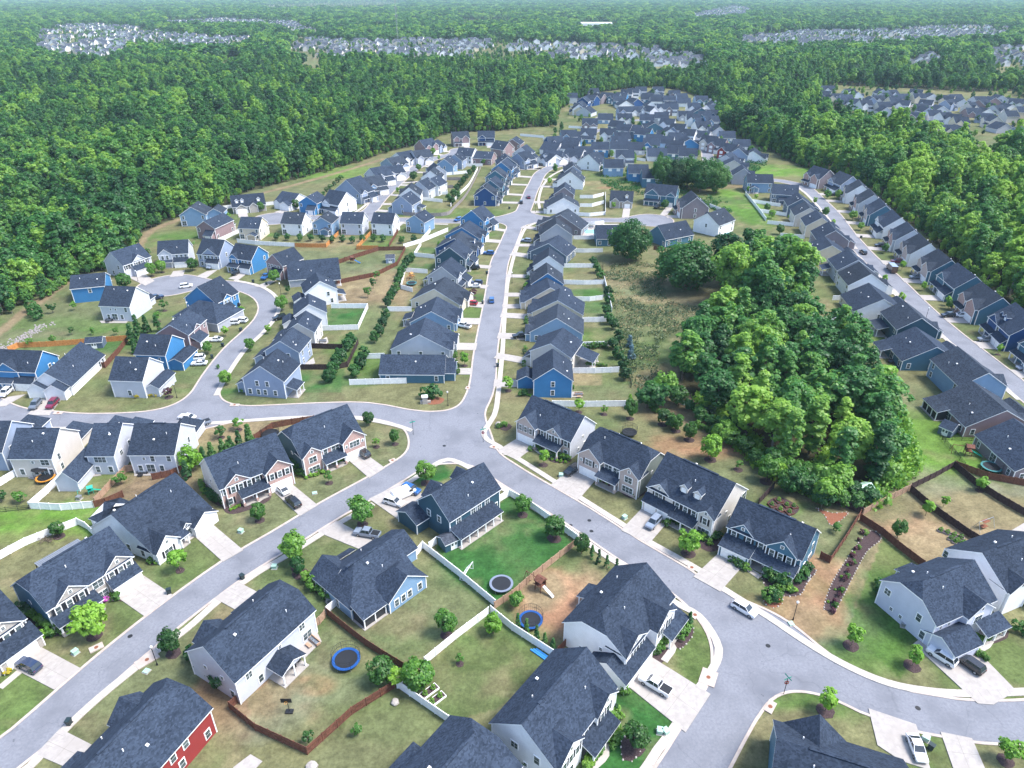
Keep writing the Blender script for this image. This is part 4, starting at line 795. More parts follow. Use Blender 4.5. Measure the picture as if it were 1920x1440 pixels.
HF('mauve-grey house with small white gable and red-doored garage', 'mauve house on the loop', 'l', (352,627), (294,625), W=12, c='mauve', s=.62, group=WG, gables=[(3.4,7.4,.2)], garage=(1,6.5,2.8,'l'), wins='f2:ssss l2:s@8', det=1)
HF('grey house with wide charcoal hip roof and one low dormer', 'grey hip-roofed house', 'l', (407,606), (325,592), z=3.4, W=13, c='grey', h=3.4, s=.62, ax='y', ends='hh', group=WG, wings=[(-1.5,4,5,12,3.4,.5,'x','hg')], det=1)
HF('bright blue gabled house at inside of loop bend', 'bright blue house inside the bend', 'l', (405,568), (347,558), W=11, c='blue', s=.74, group=WG, gables=[(3,7,.4)], garage=(.6,6,2.2,'l'), wins='f2:s@4,s@5.6,s@9', det=1)
HF('white house with black shutters beside turning circle and woodland', 'white house by the turning circle', 'f', (230,497), (272,483), W=12.4, D=11, c='ltgrey', s=.80, group=WG, garage=(3.4,9.2,2.2,'l'), gables=[(4.2,9.6,.2)], wins='f2:S@1.4,S@3.6,S@5.8,S@8,S@10.2 l2:s@3 l1:s@3,s@7', det=1)
HF('pale house with garage facing top of turning circle', 'pale house above the circle', 'f', (296,477), (346,474), W=11.4, D=10, c='ltgrey', s=.80, group=WG, garage=(5.8,11.2,1.6,'l'), gables=[(.2,5.2,.4)], porch=(0,5,1.6), wins='f2:s@1.6,s@3.4,s@7,s@8.8,s@10.4', det=1)
HF('pale grey house with centre gable and silver car on driveway', 'pale grey centre-gabled house', 'f', (370,475), (409,478), W=9.8, D=11.5, c='lav', s=.80, group=WG, garage=(4.2,9.6,1.6,'l'), gables=[(2.4,8.6,.1)], wins='f2:s@1.2,s@3.4,s@5,s@6.6,s@8.4 r2:s@5 f1:s@1.4', det=1)
HF('vivid blue house with white windows and black car on driveway', 'vivid blue house with black car', 'f', (430,482), (472,488), W=10.6, D=10.5, c='blue', s=.80, group=WG, garage=(5.2,10.4,1.7,'l'), gables=[(0,4.4,.4)], porch=(0,5,2.4), wins='f2:d@2.2,s@6.4,s@8,s@9.6 r2:s@8 f1:s@1.4', det=1)
HF('brown brick house with lilac gable and blue pickup outside', 'brick house with lilac gable', 'r', (530,498), (562,486), W=9.4, D=10.5, c='mauve', acc='mauve', s=.80, ax='y', group=WG, garage=(3.6,9,1.8,'l'), wins='f2:s@1.5,s@3.2,s@5,s@7', det=1)
HF('long grey house with steep charcoal roof behind brick one', 'long grey house with steep roof', 'b', (637,516), (546,524), z=3.2, D=12.5, W=19, c='grey', h=3.2, s=.80, ends='gg', group=WG, gables=[(10,14.6,1.2,3.2,.9)], det=1, bport=(0,4,3,'o'))
HF('white two-storey house with open back porch, first below long grey house', 'white house with open back porch', 'r', (572,549), (631,541), W=9.5, c='white', s=.66, group=WG, garage=(3.4,9,4,'x'), wins='r2:s@8 r1:s@9', bport=(3,8,3,'o'), det=1)
HF('white two-storey house with green lawn inside white fence', 'white house with fenced green lawn', 'r', (552,591), (611,585), W=9.5, c='white', s=.66, group=WG, garage=(3.4,9,4,'x'), wins='b2:s@2,s@7 b1:s@2,s@7', det=1)
HF('beige two-storey house with small round patio table', 'beige house with patio table', 'r', (534,622), (588,622), W=9.5, c='beige', s=.66, group=WG, garage=(3.4,9,4,'x'), wins='b2:s@2,s@7 b1:s@2,s@7', det=1)
HF('lavender house with square concrete patio behind', 'lavender house with square patio', 'r', (497,657), (560,660), W=9.5, c='lav', s=.66, group=WG, garage=(3.4,9,4,'x'), wins='r2:s@7 b2:s@2,s@7 b1:s@2,s@7', det=1)
HF('periwinkle house at loop entrance with small white side porch', 'periwinkle house at the loop entrance', 'r', (455,708), (531,714), W=10.5, c='lav', s=.70, group=WG, garage=(3.4,9,3,'x'), wins='r2:s@4,s@7 r1:s@1.5,s@4,s@6,s@9', bport=(5,9.5,3,'o'), det=1)
HF('bright blue house standing alone near woodland edge', 'bright blue house near the woods', 'b', (195,535), (143,540), W=11, D=11, c='blue', s=.55, group=WG, wins='b2:s@5', garage=(1,6.6,3.5,'g'), det=1)
HF('white and grey house beside bright blue one, patio set behind', 'white and grey house near the woods', 'b', (242,574), (189,572), W=10.6, D=12, c='ltgrey', s=.78, group=WG, wins='b2:q@7,q@5.2,s@1.6 b1:s@8.4,p@6.2,s@3.6', garage=(1,6.6,4.4,'g'), det=1)
# ------------------------------------------------------------------ the rows of houses along the streets further off
CN = dict(white='white', cream='cream', beige='beige', ltgrey='pale grey', grey='grey', lav='lavender-grey', palelav='pale lavender', ltblue='light blue', blue='bright blue', navy='navy', steel='dark blue', teal='dark teal', slate='slate-blue', red='red', brown='brown', mauve='brick-brown', green='sage', taupe='taupe')
ORN = ['first', 'second', 'third', 'fourth', 'fifth', 'sixth', 'seventh', 'eighth', 'ninth', 'tenth', 'eleventh', 'twelfth', 'thirteenth', 'fourteenth', 'fifteenth', 'sixteenth', 'seventeenth']
def row(where, short, group, L, det=1):
    for i, (k, p1, p2, z, W, D, c, ty, op) in enumerate(L):
        o = dict(op); st = 'two-storey' if z > 4 else 'one-storey'
        lab = '%s %s house, %s %s' % (CN[c], st, ORN[i], where); sh = '%s house, %s %s' % (CN[c], ORN[i], short)
        kw = dict(c=c, group=group, det=det, h=z, drive=o.pop('drive', 7), roof=rnd.choice(['roof', 'roof', 'roofb']), vents=2)
        if ty == 'cg': kw.update(s=.72, garage=(W*.5, W*.95, 2.6, 'l'), gables=[(W*.08, W*.45, .3)], porch=(W*.05, W*.48, 1.8), wins='f2:ss l2:ss r2:s l1:s r1:s b2:ss b1:sp')
        elif ty == 'ra': kw.update(s=.56, garage=(W*.45, W*.95, 1.5, 'g'), gables=[(W*.05, W*.4, .8, z, .7)], wins='l1:sss b1:sps r1:ss')
        elif ty == 'gx': kw.update(s=.62, ax='y', garage=(W*.5, W*.95, 2.6, 'l'), wins='l1:s r1:ss b2:ss b1:sp f2:sss') if z > 4 else kw.update(s=.62, ax='y', garage=(W*.45, W*.95, 2.2, 'g'), wins='l1:ss r1:ss b1:sp')
        elif ty == 'xx': kw.update(s=.66, garage=(W*.42, W*.95, 4.4, 'x'), gables=[(W*.05, W*.4, .2)], wins='l2:s l1:s r2:s b2:ss b1:ss')
        elif ty == 'fc': kw.update(s=.78, garage=(W*.52, W*.96, 1.0, 'f'), gables=[(W*.04, W*.38, .5)], porch=(W*.05, W*.5, 2), wins='f2:ssss r2:s r1:s b2:ss f1:s')
        elif ty == 'fl': kw.update(s=.78, garage=(W*.52, W*.96, 2.2, 'l'), gables=[(W*.06, W*.46, .3)], porch=(W*.03, W*.5, 2), wins='f2:sssss r2:s r1:s b2:ss f1:s')
        kw.update(o); HF(lab, sh, k, p1, p2, z=z, W=W, D=D, **kw)
row('from the entrance on west side of central street', 'on the west side', 'ranch houses on west side of the central street', [
 ('l',(832,701),(712,700),3.1,10.5,None,'steel','gx',dict(s=.66, wings=[(1.5,8.5,-3.0,.5,2.8,.5,'y','gg')])),
 ('l',(843,656),(734,654),3.1,12.5,None,'ltgrey','ra',{}),
 ('l',(851,606),(769,604),3.1,12.5,None,'ltblue','ra',dict(bport=(3,8,3,'o'))),
 ('l',(861,571),(771,562),3.1,12,None,'cream','ra',{}),
 ('l',(856,522),(802,517),5.6,11,None,'grey','cg',dict(bport=(3,8,3,'o'))),
 ('l',(872,486),(816,482),5.6,11,None,'teal','cg',{}),
 ('l',(889,470),(817,465),3.3,11,None,'navy','ra',dict(dorm=[7])),
 ('l',(898,447),(835,442),3.3,11,None,'blue','ra',{}),
 ('l',(907,415),(864,409),5.6,10.5,None,'blue','cg',{})])
row('up west side of central street past the crossroads', 'past the crossroads', 'houses on west side of the central street past the crossroads', [
 ('l',(929,367),(889,366),5.6,11,None,'navy','cg',{}),('l',(937,352),(902,350),5.4,11,None,'steel','cg',dict(gables=[(1,6,1.2)])),('l',(947,334),(919,333),5.4,11,11.5,'steel','cg',{}),
 ('l',(958,319),(927,317),5.4,11.5,12,'blue','cg',{}),('l',(969,307),(936,308),5.4,11.5,12,'slate','cg',{}),('l',(984,302),(954,297),5.4,11,12,'lav','cg',{}),('l',(993,290),(966,288),5.4,11,12,'ltgrey','cg',{}),
 ('f',(1008,296),(1028,302),3.4,12,12,'white','ra',dict(dorm=[5])),('f',(1033,300),(1064,296),3.4,13,12,'white','ra',{})])
row('up from entrance, east side of central street', 'on the east side', 'houses on east side of the central street', [
 ('r',(1001,712),(1073,713),5.6,11.5,None,'blue','cg',dict(garage=(1,6.5,4.6,'x'),gables=[])),
 ('r',(995,657),(1070,670),5.6,11.5,None,'beige','cg',dict(s=.55,bport=(.5,6.5,5.5,'o'))),
 ('r',(994,622),(1092,626),3.6,11.5,None,'ltblue','ra',dict(s=.62)),
 ('r',(998,585),(1092,590),3.3,11,None,'cream','ra',{}),
 ('r',(985,565),(1077,562),3.1,10,None,'cream','ra',{}),
 ('r',(997,532),(1056,532),5.6,11,None,'blue','cg',{}),
 ('r',(1001,498),(1056,499),5.6,10.5,None,'white','cg',{}),
 ('r',(995,471),(1062,480),3.6,12,None,'slate','ra',{}),
 ('r',(1013,441),(1073,441),5.6,11,None,'grey','cg',{}),
 ('r',(1011,421),(1090,430),3.2,11,None,'taupe','ra',{})])
row('north of crossroads on east side of central street', 'north of the crossroads', 'houses on east side of the central street past the crossroads', [
 ('r',(1026,388),(1086,388),3.6,11,None,'white','ra',{}),('r',(1039,364),(1076,365),5.4,11.5,None,'taupe','cg',{}),('r',(1045,339),(1093,341),4.4,12,None,'white','cg',{}),
 ('r',(1059,322),(1090,322),5.4,12,None,'lav','cg',{}),('r',(1082,304),(1124,309),4.2,12,None,'white','cg',{})])
WS = 'west side of the right-hand street'
row('down west side of street by the east woods', 'west of the long east street', 'houses on west side of the long east street', [
 ('b',(1450,343),(1401,342),5.6,14,10,'ltblue','cg',dict(garage=None,bport=(8,13,2.6,'g'),drive=0)),
 ('b',(1496,366),(1449,363),5.2,13,11,'slate','cg',dict(garage=None,drive=0,bport=(3,9,3,'o'))),
 ('L',170,(1478,386),5.4,12,12,'slate','xx',{}),
 ('L',170,(1491,404),5.4,12.5,12,'beige','xx',{}),
 ('L',170,(1512,423),5.4,13,12,'cream','xx',{}),
 ('L',171,(1533,449),5.4,13,13,'taupe','xx',{}),
 ('L',172,(1518,478),3.3,12.5,16,'cream','ra',dict(garage=(5,11,4,'x'))),
 ('L',173,(1571,506),5.4,13,13,'grey','xx',dict(bport=(8,13,3,'o'))),
 ('L',174,(1592,534),5.4,13,13.5,'white','xx',{}),
 ('L',174,(1602,583),3.3,15,17,'white','ra',dict(garage=(7,14,4,'x'))),
 ('L',175,(1683,617),5.6,14,12.5,'teal','xx',dict(bport=(6,13,3.4,'o'))),
 ('L',177,(1693,676),3.3,14,17,'steel','ra',dict(garage=(6,13,4,'x'),bport=(8,14,3,'o'))),
 ('L',178,(1800,723),5.6,16,12.5,'ltblue','xx',{}),
 ('L',180,(1812,799),3.3,15,17,'mauve','ra',dict(garage=(6,13,4,'x'),bport=(8,15,3,'s'))),
 ('L',182,(1905,882),3.3,15,16,'taupe','ra',dict(garage=(6,13,4,'x')))])
row('down east side of street against the woods', 'against the east woods', 'houses on east side of the long east street', [
 ('f',(1508,327),(1543,338),5.6,13,12,'taupe','fc',dict(acc='brick')),
 ('f',(1553,337),(1585,351),5.6,13,12,'lav','fl',{}),
 ('f',(1584,351),(1593,369),5.6,13.5,12,'white','fc',dict(acc='tanbrick')),
 ('f',(1603,369),(1614,386),5.6,13.5,12,'ltgrey','fc',dict(acc='brick')),
 ('f',(1621,388),(1635,407),5.6,14,12,'steel','fc',dict(acc='tanbrick')),
 ('f',(1643,410),(1661,429),5.6,14,12,'white','fl',{}),
 ('f',(1668,433),(1682,453),5.6,13.5,12,'ltgrey','fc',dict(acc='brick')),
 ('f',(1690,456),(1710,478),5.6,14,12,'white','fc',dict(acc='tanbrick')),
 ('f',(1723,486),(1746,508),5.6,14,12,'steel','fc',dict(acc='tanbrick')),
 ('f',(1758,514),(1790,540),5.6,14.5,12,'steel','fl',{}),
 ('f',(1800,551),(1835,580),5.6,14.5,12,'steel','fc',dict(acc='brick')),
 ('f',(1855,592),(1892,626),5.8,15,13,'navy','fl',dict(garage=(8,14.6,1.6,'l',2),dorm=[4,6.5])),
 ('f',(1912,641),(1957,675),5.6,14.5,12,'steel','fl',{})])
row('east along garden fences behind north cul-de-sac', 'backing on the orange fences', 'houses on south side of the north cul-de-sac', [
 ('r',(402,428),(437,412),5.6,9.5,None,'mauve','gx',dict(bport=(2,8,3,'g'),drive=0)),
 ('b',(485,428),(448,427),5.6,9.5,10,'cream','cg',dict(garage=None,drive=0,bport=(1,5,3,'g'))),
 ('b',(565,420),(526,418),5.6,10,10.5,'white','cg',dict(garage=(1,6,2,'g'),drive=4)),
 ('b',(621,419),(587,418),5.6,9,10.5,'ltblue','gx',dict(garage=None,drive=0,s=.6,bport=(1,5,2.6,'g'))),
 ('b',(678,419),(640,418),5.6,10,10.5,'ltgrey','cg',dict(garage=None,drive=0)),
 ('b',(735,420),(699,418),5.6,10,10,'white','cg',dict(garage=(1,5.6,1.6,'g'),drive=3)),
 ('b',(795,417),(761,413),5.6,9.5,10,'ltblue','gx',dict(garage=None,drive=0,s=.62))])
row('along north side of north cul-de-sac', 'on the cul-de-sac', 'houses on north side of the north cul-de-sac', [
 ('b',(385,402),(341,403),5.6,12,11,'ltblue','gx',dict(garage=None,drive=0,wings=[(-7,.2,0,8,5.4,.6,'y','gg')])),
 ('f',(436,388),(488,383),3.6,16,11,'grey','ra',dict(s=.8,dorm=[2.4,5,13],acc='stone',garage=(1.2,7,1,'g'),gables=[(8,12,1.2,3.4,.8)])),
 ('f',(514,378),(551,384),3.4,11.5,14,'white','ra',dict(garage=(5,11,1.4,'g'))),
 ('f',(560,379),(590,381),5.6,10,11,'blue','gx',{}),
 ('f',(604,379),(643,386),5.4,11,13,'white','fl',{})])
row('up west side of northwest street', 'on the northwest street', 'houses on west side of the northwest street', [
 ('l',(676,364),(628,356),5.4,11,None,'lav','cg',{}),('l',(690,352),(652,338),4.6,12,12,'ltblue','cg',{}),('l',(706,333),(669,323),5.2,12,12,'ltgrey','cg',{}),('l',(726,327),(690,311),4.2,12,12,'white','ra',{}),
 ('l',(738,311),(703,303),4.2,12,13,'lav','ra',{}),('l',(756,300),(722,292),4.2,12,13,'white','ra',{}),('l',(781,297),(745,282),4.6,12,13,'ltgrey','ra',{}),
 ('f',(798,277),(812,274),5.6,12,11,'mauve','fc',{}),('f',(822,276),(836,270),4.2,11,11,'lav','ra',{}),('f',(850,260),(872,259),5.6,12,10,'mauve','fc',{}),('f',(896,258),(917,258),5.6,12,10,'navy','fl',{})])
row('down east side of northwest street', 'east of the northwest street', 'houses on east side of the northwest street', [
 ('r',(735,381),(770,384),5.4,11,11,'lav','cg',dict(bport=(1,5,3,'o'))),('r',(748,366),(780,366),5.6,11,11,'white','cg',{}),('r',(769,353),(803,356),5.4,11,11,'ltgrey','cg',{}),('r',(792,346),(820,349),5.4,10,10,'white','cg',{}),
 ('r',(790,333),(822,334),5.4,10,11,'white','cg',{}),('r',(806,324),(833,322),5.4,10,10,'ltgrey','cg',{}),('r',(817,310),(846,311),5.4,11,11,'ltblue','cg',{}),('r',(838,300),(857,301),5.4,10,10,'lav','cg',{}),
 ('b',(884,293),(858,291),5.4,11,11,'white','cg',{}),('b',(921,298),(887,296),4.0,13,12,'mauve','ra',{}),('b',(944,281),(924,278),5.6,11,12,'mauve','cg',{}),('b',(975,271),(954,270),5.6,11,12,'brown','gx',{})])
row('about the short east cul-de-sac', 'by the oak cul-de-sac', 'houses about the short east cul-de-sac', [
 ('f',(1144,376),(1187,378),3.6,11.5,11,'cream','ra',dict(s=.72,dorm=[8.4],acc='stone',garage=(6.6,11.4,.6,'g'),gables=[(.3,5,1.0,3.4,.8)])),
 ('f',(1209,363),(1263,368),5.8,16,11,'steel','fl',dict(gables=[(.3,7.4,.3)],garage=(11.4,16,.4,'f'),porch=(.2,8,2))),
 ('f',(1270,376),(1289,401),5.6,13.5,13,'taupe','fc',dict(acc='brick')),
 ('r',(1302,412),(1328,418),5.6,14,13,'white','xx',dict(garage=None,drive=0)),
 ('b',(1300,439),(1249,449),3.6,16,12,'steel','ra',dict(s=.8,garage=None,drive=0)),
 ('b',(1170,447),(1139,447),3.6,12,12,'steel','ra',dict(s=.7,garage=None,drive=0))])
# the crowded far end of the estate: centre of roof, heading, size
FE = 'houses crowded at the far end of the estate'
FAR = [ # px, py, heading (0 = front faces camera), colour, kind
 (1039,262,20,'navy','c'),(1066,250,5,'ltblue','c'),(1104,247,-8,'white','c'),(1140,247,-8,'white','c'),(1036,274,150,'white','r'),(1070,272,165,'white','c'),(1125,273,175,'blue','c'),(1160,272,178,'white','c'),(1190,274,178,'ltgrey','r'),
 (1158,232,150,'steel','c'),(1172,239,150,'steel','c'),(1190,240,150,'slate','c'),(1208,246,150,'blue','c'),(1106,228,-5,'taupe','r'),(1100,206,-120,'ltgrey','r'),(1090,205,-115,'cream','r'),(1088,195,-110,'navy','c'),(1095,186,-110,'navy','c'),
 (1110,183,-40,'navy','c'),(1123,180,-35,'taupe','c'),(1138,178,-20,'white','c'),(1152,180,-30,'steel','c'),(1166,178,-20,'blue','c'),(1175,172,-10,'white','c'),(1187,170,-5,'white','c'),(1202,167,-5,'ltgrey','c'),(1234,167,0,'white','c'),
 (1170,193,100,'white','r'),(1188,189,120,'navy','r'),(1213,182,170,'steel','c'),(1232,182,175,'lav','c'),(1255,184,175,'navy','c'),(1264,174,0,'taupe','c'),(1277,180,-170,'white','c'),
 (1170,205,8,'lav','c'),(1192,205,8,'white','r'),(1220,204,-60,'ltgrey','c'),(1243,200,-4,'white','c'),(1259,200,-4,'taupe','c'),(1213,220,172,'steel','c'),(1240,216,176,'grey','c'),(1300,198,0,'white','c'),(1334,202,-150,'white','r'),
 (1285,214,-5,'ltgrey','r'),(1300,219,-5,'white','c'),(1322,214,-15,'steel','c'),(1345,212,-20,'navy','c'),(1252,228,-20,'white','c'),(1272,238,-25,'lav','c'),(1290,248,-25,'white','c'),(1316,252,-30,'ltgrey','r'),(1332,261,-35,'beige','c'),(1347,266,-35,'mauve','c'),(1368,276,-40,'red','c'),
 (1227,258,160,'ltblue','c'),(1248,262,160,'white','c'),(1266,270,160,'ltgrey','c'),(1231,285,175,'white','r'),(1268,280,170,'steel','r'),(1290,285,170,'grey','c'),(1365,296,60,'ltgrey','r'),(1385,282,70,'lav','c'),(1375,305,75,'beige','r'),(1392,320,80,'grey','c'),(1412,288,70,'white','r'),
 (1037,290,-10,'white','r') ,(1078,287,-25,'white','r'),(1094,282,0,'white','r'),(1113,293,0,'white','r'),(1150,306,178,'ltblue','c'),(1171,288,-2,'ltgrey','c'),(1222,325,178,'steel','c'),(1260,305,178,'white','r'),(1196,316,178,'blue','c'),(1284,322,170,'grey','r'),(1318,318,60,'white','r')]
FK = {}
def far_proto(c, kind):
    """a distant house as a proto: wall, roof, garage door, windows"""
    if (c, kind) in FK: return FK[(c, kind)]
    h = 5.4 if kind == 'c' else 3.2; W_, D_ = (11.5, 11) if kind == 'c' else (12.5, 14.5); s = .72 if kind == 'c' else .58
    p = Proto('house'); wm = MB(); rm = MB(); wall_block(wm, 0, W_, 0, D_, 0, h, s); roof_block(rm, 0, W_, 0, D_, h, s)
    a, b = (.6, 5.6); wall_block(wm, a, b, -1, .5, 0, h, .85, 'y', 'gg'); roof_block(rm, a, b, -1, D_*.36, h, .85, 'y', 'gg')
    if kind == 'c': wm.box(6, 11, -2.4, 0, 0, 2.7); shed_roof(rm, 6, 11, -2.4, 0, 2.7, 3.8)
    else: wall_block(wm, 6.6, 12, -2.4, .4, 0, 2.8, .7, 'y', 'gg'); roof_block(rm, 6.6, 12, -2.4, 4, 2.8, .7, 'y', 'gg')
    p.part('wall', wm, [MATS[c]]); p.part('roof', rm, ['roof', 'trim'])
    p.part('garage_door', GD[4.9], None, -1, ((8.5 if kind == 'c' else 9.3), -2.41, 0))
    for (x, y, zz) in ([(3.1,-1.02,4.1),(7.5,-.02,4.5),(9.6,-.02,4.5),(3.1,-1.02,1.5)] if kind == 'c' else [(3.1,-1.02,1.6)]): p.part('window', WIN['d'][0], None, -1, (x, y, zz))
    g = MB(); 
    p.part('window', WIN['d'][0], None, -1, (3, D_+.04, h-1.3)); p.part('window', WIN['d'][0], None, -1, (8, D_+.04, h-1.3))
    p.size = (W_, D_, h); FK[(c, kind)] = p; return p
def far_house(px, py, ang, c, kind, lab, group, sub=None, sc_=1.0, short=None):
    p = far_proto(c, kind); W_, D_, h = p.size; O, u = centre_frame((px, py), ang, h+1.5, W_*sc_, D_*sc_)
    r = p.place(O, math.atan2(u.y, u.x), sc_, lab, 'house', group, sub=sub)
    if short: HOUSES.append((O.x, O.y, short))
    return r
for i, (px, py, an, c, kd) in enumerate(FAR):
    side = 'north end' if py < 200 else ('east side' if px > 1290 else ('middle' if px > 1150 else 'west side'))
    st = 'two-storey' if kd == 'c' else 'one-storey'
    face = 'facing away' if abs(an) > 135 else ('facing south' if abs(an) < 30 else ('turned east' if an > 0 else 'turned west'))
    lab = uniq('%s %s house %s in the %s of the far estate end' % (CN[c], st, face, side)); far_house(px, py, an, c, kd, lab, FE, short='%s house at the far %s' % (CN[c], side))
_r = random.Random(21); _n = 0; _P = W2([(1060,192),(1180,168),(1290,175),(1350,212),(1330,240),(1400,290),(1300,310),(1200,305),(1040,295),(1032,258),(1130,243),(1090,222)]); _k = 0; _at = []
while _n < 30 and _k < 6000:
    _k += 1; px = _r.uniform(1030, 1420); py = _r.uniform(168, 312); g = G(px, py, 6); c_ = (g.x, g.y)
    if not inpoly(np.array([g.x]), np.array([g.y]), _P)[0] or road_field(np.array([g.x]), np.array([g.y]))[0] < 9: continue
    if any((G(q[0], q[1], 6).x-g.x)**2+(G(q[0], q[1], 6).y-g.y)**2 < 190 for q in FAR) or any((a-g.x)**2+(b-g.y)**2 < 190 for a, b in _at): continue
    _at.append(c_); _n += 1; cc = _r.choice(['white', 'white', 'ltblue', 'steel', 'ltgrey', 'blue']); far_house(px, py, _r.choice([0, 8, -12, 90, -90, 175]), cc, _r.choice('ccr'), uniq('%s gabled house wedged between neighbours in the crowded far end' % CN[cc]), FE)
# the neighbouring estates beyond the woods: small white houses among trees
def strip(pts, cols, lab, group, n, seed, sub=(0, 1), sc_=1.0):
    r = random.Random(seed); out = 0; cnt = {}; pts = sorted(pts)
    for (px, py) in pts[:n]:
        c = r.choice(cols); kd = r.choice('cr'); an = r.choice([0, 0, 90, -90, 180, 25, -30])+r.uniform(-8, 8)
        cnt[c] = cnt.get(c, 0)+1; l = '%s %s house from the west in %s' % (nth(cnt[c]), CN[c], lab); far_house(px, py, an, c, kd, l, group, sub, sc_); out += 1
RE = [(1537,166),(1554,165),(1547,175),(1556,183),(1568,180),(1577,188),(1586,182),(1592,171),(1605,176),(1602,190),(1585,193),(1651,171),(1672,173),(1660,179),(1632,186),(1645,184),(1622,193),(1676,186),(1690,181),(1718,172),(1722,180),(1745,180),(1737,192),(1725,200),(1694,193),(1655,196),(1668,196),(1657,205),(1690,207),(1718,217),(1735,205),(1750,212),(1776,184),(1790,182),(1778,192),(1800,190),(1835,186),(1858,187),(1872,183),(1820,197),(1842,192),(1760,203),(1771,216),(1788,219),(1800,225),(1823,208),(1845,208),(1870,203),(1888,200),(1905,190),(1915,205),(1845,218),(1862,222),(1893,213),(1780,240),(1796,242),(1752,232),(1700,218),(1876,236),(1908,244)]
strip(RE, ['white','white','ltgrey','cream','beige','lav','mauve'], 'the estate among trees beyond the east woods', 'houses of the estate beyond the east woods', 60, 5)

def distant_houses():
    """far-off estates: several hundred houses of a few pixels, one object"""
    r = random.Random(9); wv = MB(); k = 0
    names = ['white', 'white', 'white', 'cream', 'beige']; mats = ['roofg', 'trim']+[MATS[q] for q in names]
    for i, c in enumerate(CLEAR):
        if i in (3, 5, 7, 9, 10, 11): continue
        P = W2(c); a0, b0 = P.min(0); a1, b1 = P.max(0); ys = np.arange(b0, b1, 30)
        for y in ys:
            for x in np.arange(a0, a1, 19.0):
                X = x+r.uniform(-3, 3); Y = y+r.uniform(-3, 3)
                if not inpoly(np.array([X]), np.array([Y]), P)[0] or abs(X) > Y*.8 or r.random() < .22 or fbm(np.array([X]), np.array([Y]), 120, 4)[0] > .56: continue
                W_, D_ = r.choice([(11, 12), (13, 11), (12, 14)]); an = r.choice([0, math.pi/2])+r.uniform(-.3, .3); h = r.choice([5.4, 5.4, 3.4]); ca, sa = math.cos(an), math.sin(an); m = MB(lambda p, X=X, Y=Y, ca=ca, sa=sa: (X+p[0]*ca-p[1]*sa, Y+p[0]*sa+p[1]*ca, p[2])); mi = 2+r.randrange(len(names))
                wall_block(m, 0, W_, 0, D_, 0, h, .7, mf=mi, mi=mi); roof_block(m, 0, W_, 0, D_, h, .7); wall_block(m, 0, 5, -1.5, .5, 0, h, .8, 'y', 'gg', mf=mi, mi=mi); roof_block(m, 0, 5, -1.5, 4, h, .8, 'y', 'gg')
                n = len(wv.v); wv.v += m.v; wv.f += [tuple(q+n for q in f) for f in m.f]; wv.m += m.m; k += 1
    o = wv.build('distant_houses', mats); tag(o, 'pale roofs and walls of distant estates seen between woods', 'houses', kind='stuff'); print('distant', k)
distant_houses()
def warehouse():
    g = G(1087, 51); g2 = G(1141, 50); W_ = (g2-g).length; m = MB(); wall_block(m, 0, W_, 0, 60, 0, 11, .06); rm = MB(); roof_block(rm, 0, W_, 0, 60, 11, .06)
    r = empty('warehouse', g, 0); tag(r, 'long white flat-roofed warehouse far off in the woods', 'warehouse'); m.build('wall', [MATS['white']], r); rm.build('roof', ['trim', 'trim'], r)
warehouse()
def tower():
    g = G(747, 93); r = empty('radio_tower', (g.x, g.y, 0)); tag(r, 'tall thin lattice radio mast rising from the far estate', 'radio mast')
    H_ = 112-10; sp = 1.3; P = [(sp, 0), (-sp*.5, sp*.87), (-sp*.5, -sp*.87)]; m = MB(); H_ = 90
    for a in P: m.bar((a[0], a[1], 0), (a[0], a[1], H_), .16, n=4)
    z_ = 0
    while z_ < H_-3:
        for i in range(3): a, b = P[i], P[(i+1) % 3]; m.bar((a[0], a[1], z_), (b[0], b[1], z_+3), .08, n=3); m.bar((a[0], a[1], z_+3), (b[0], b[1], z_+3), .08, n=3)
        z_ += 3
    m.build('mast', 'metalg', r)
    for zz, nm in ((84, 'antenna'), (70, 'antenna'), (58, 'antenna')):
        q = MB(); 
        for i in range(3): an = i*2.09; x, y = math.cos(an)*2.4, math.sin(an)*2.4; q.box(x-.3, x+.3, y-.3, y+.3, zz-2, zz+2); q.bar((0, 0, zz), (x, y, zz), .1, n=4)
        q.build(nm, 'metalg', r)
tower()
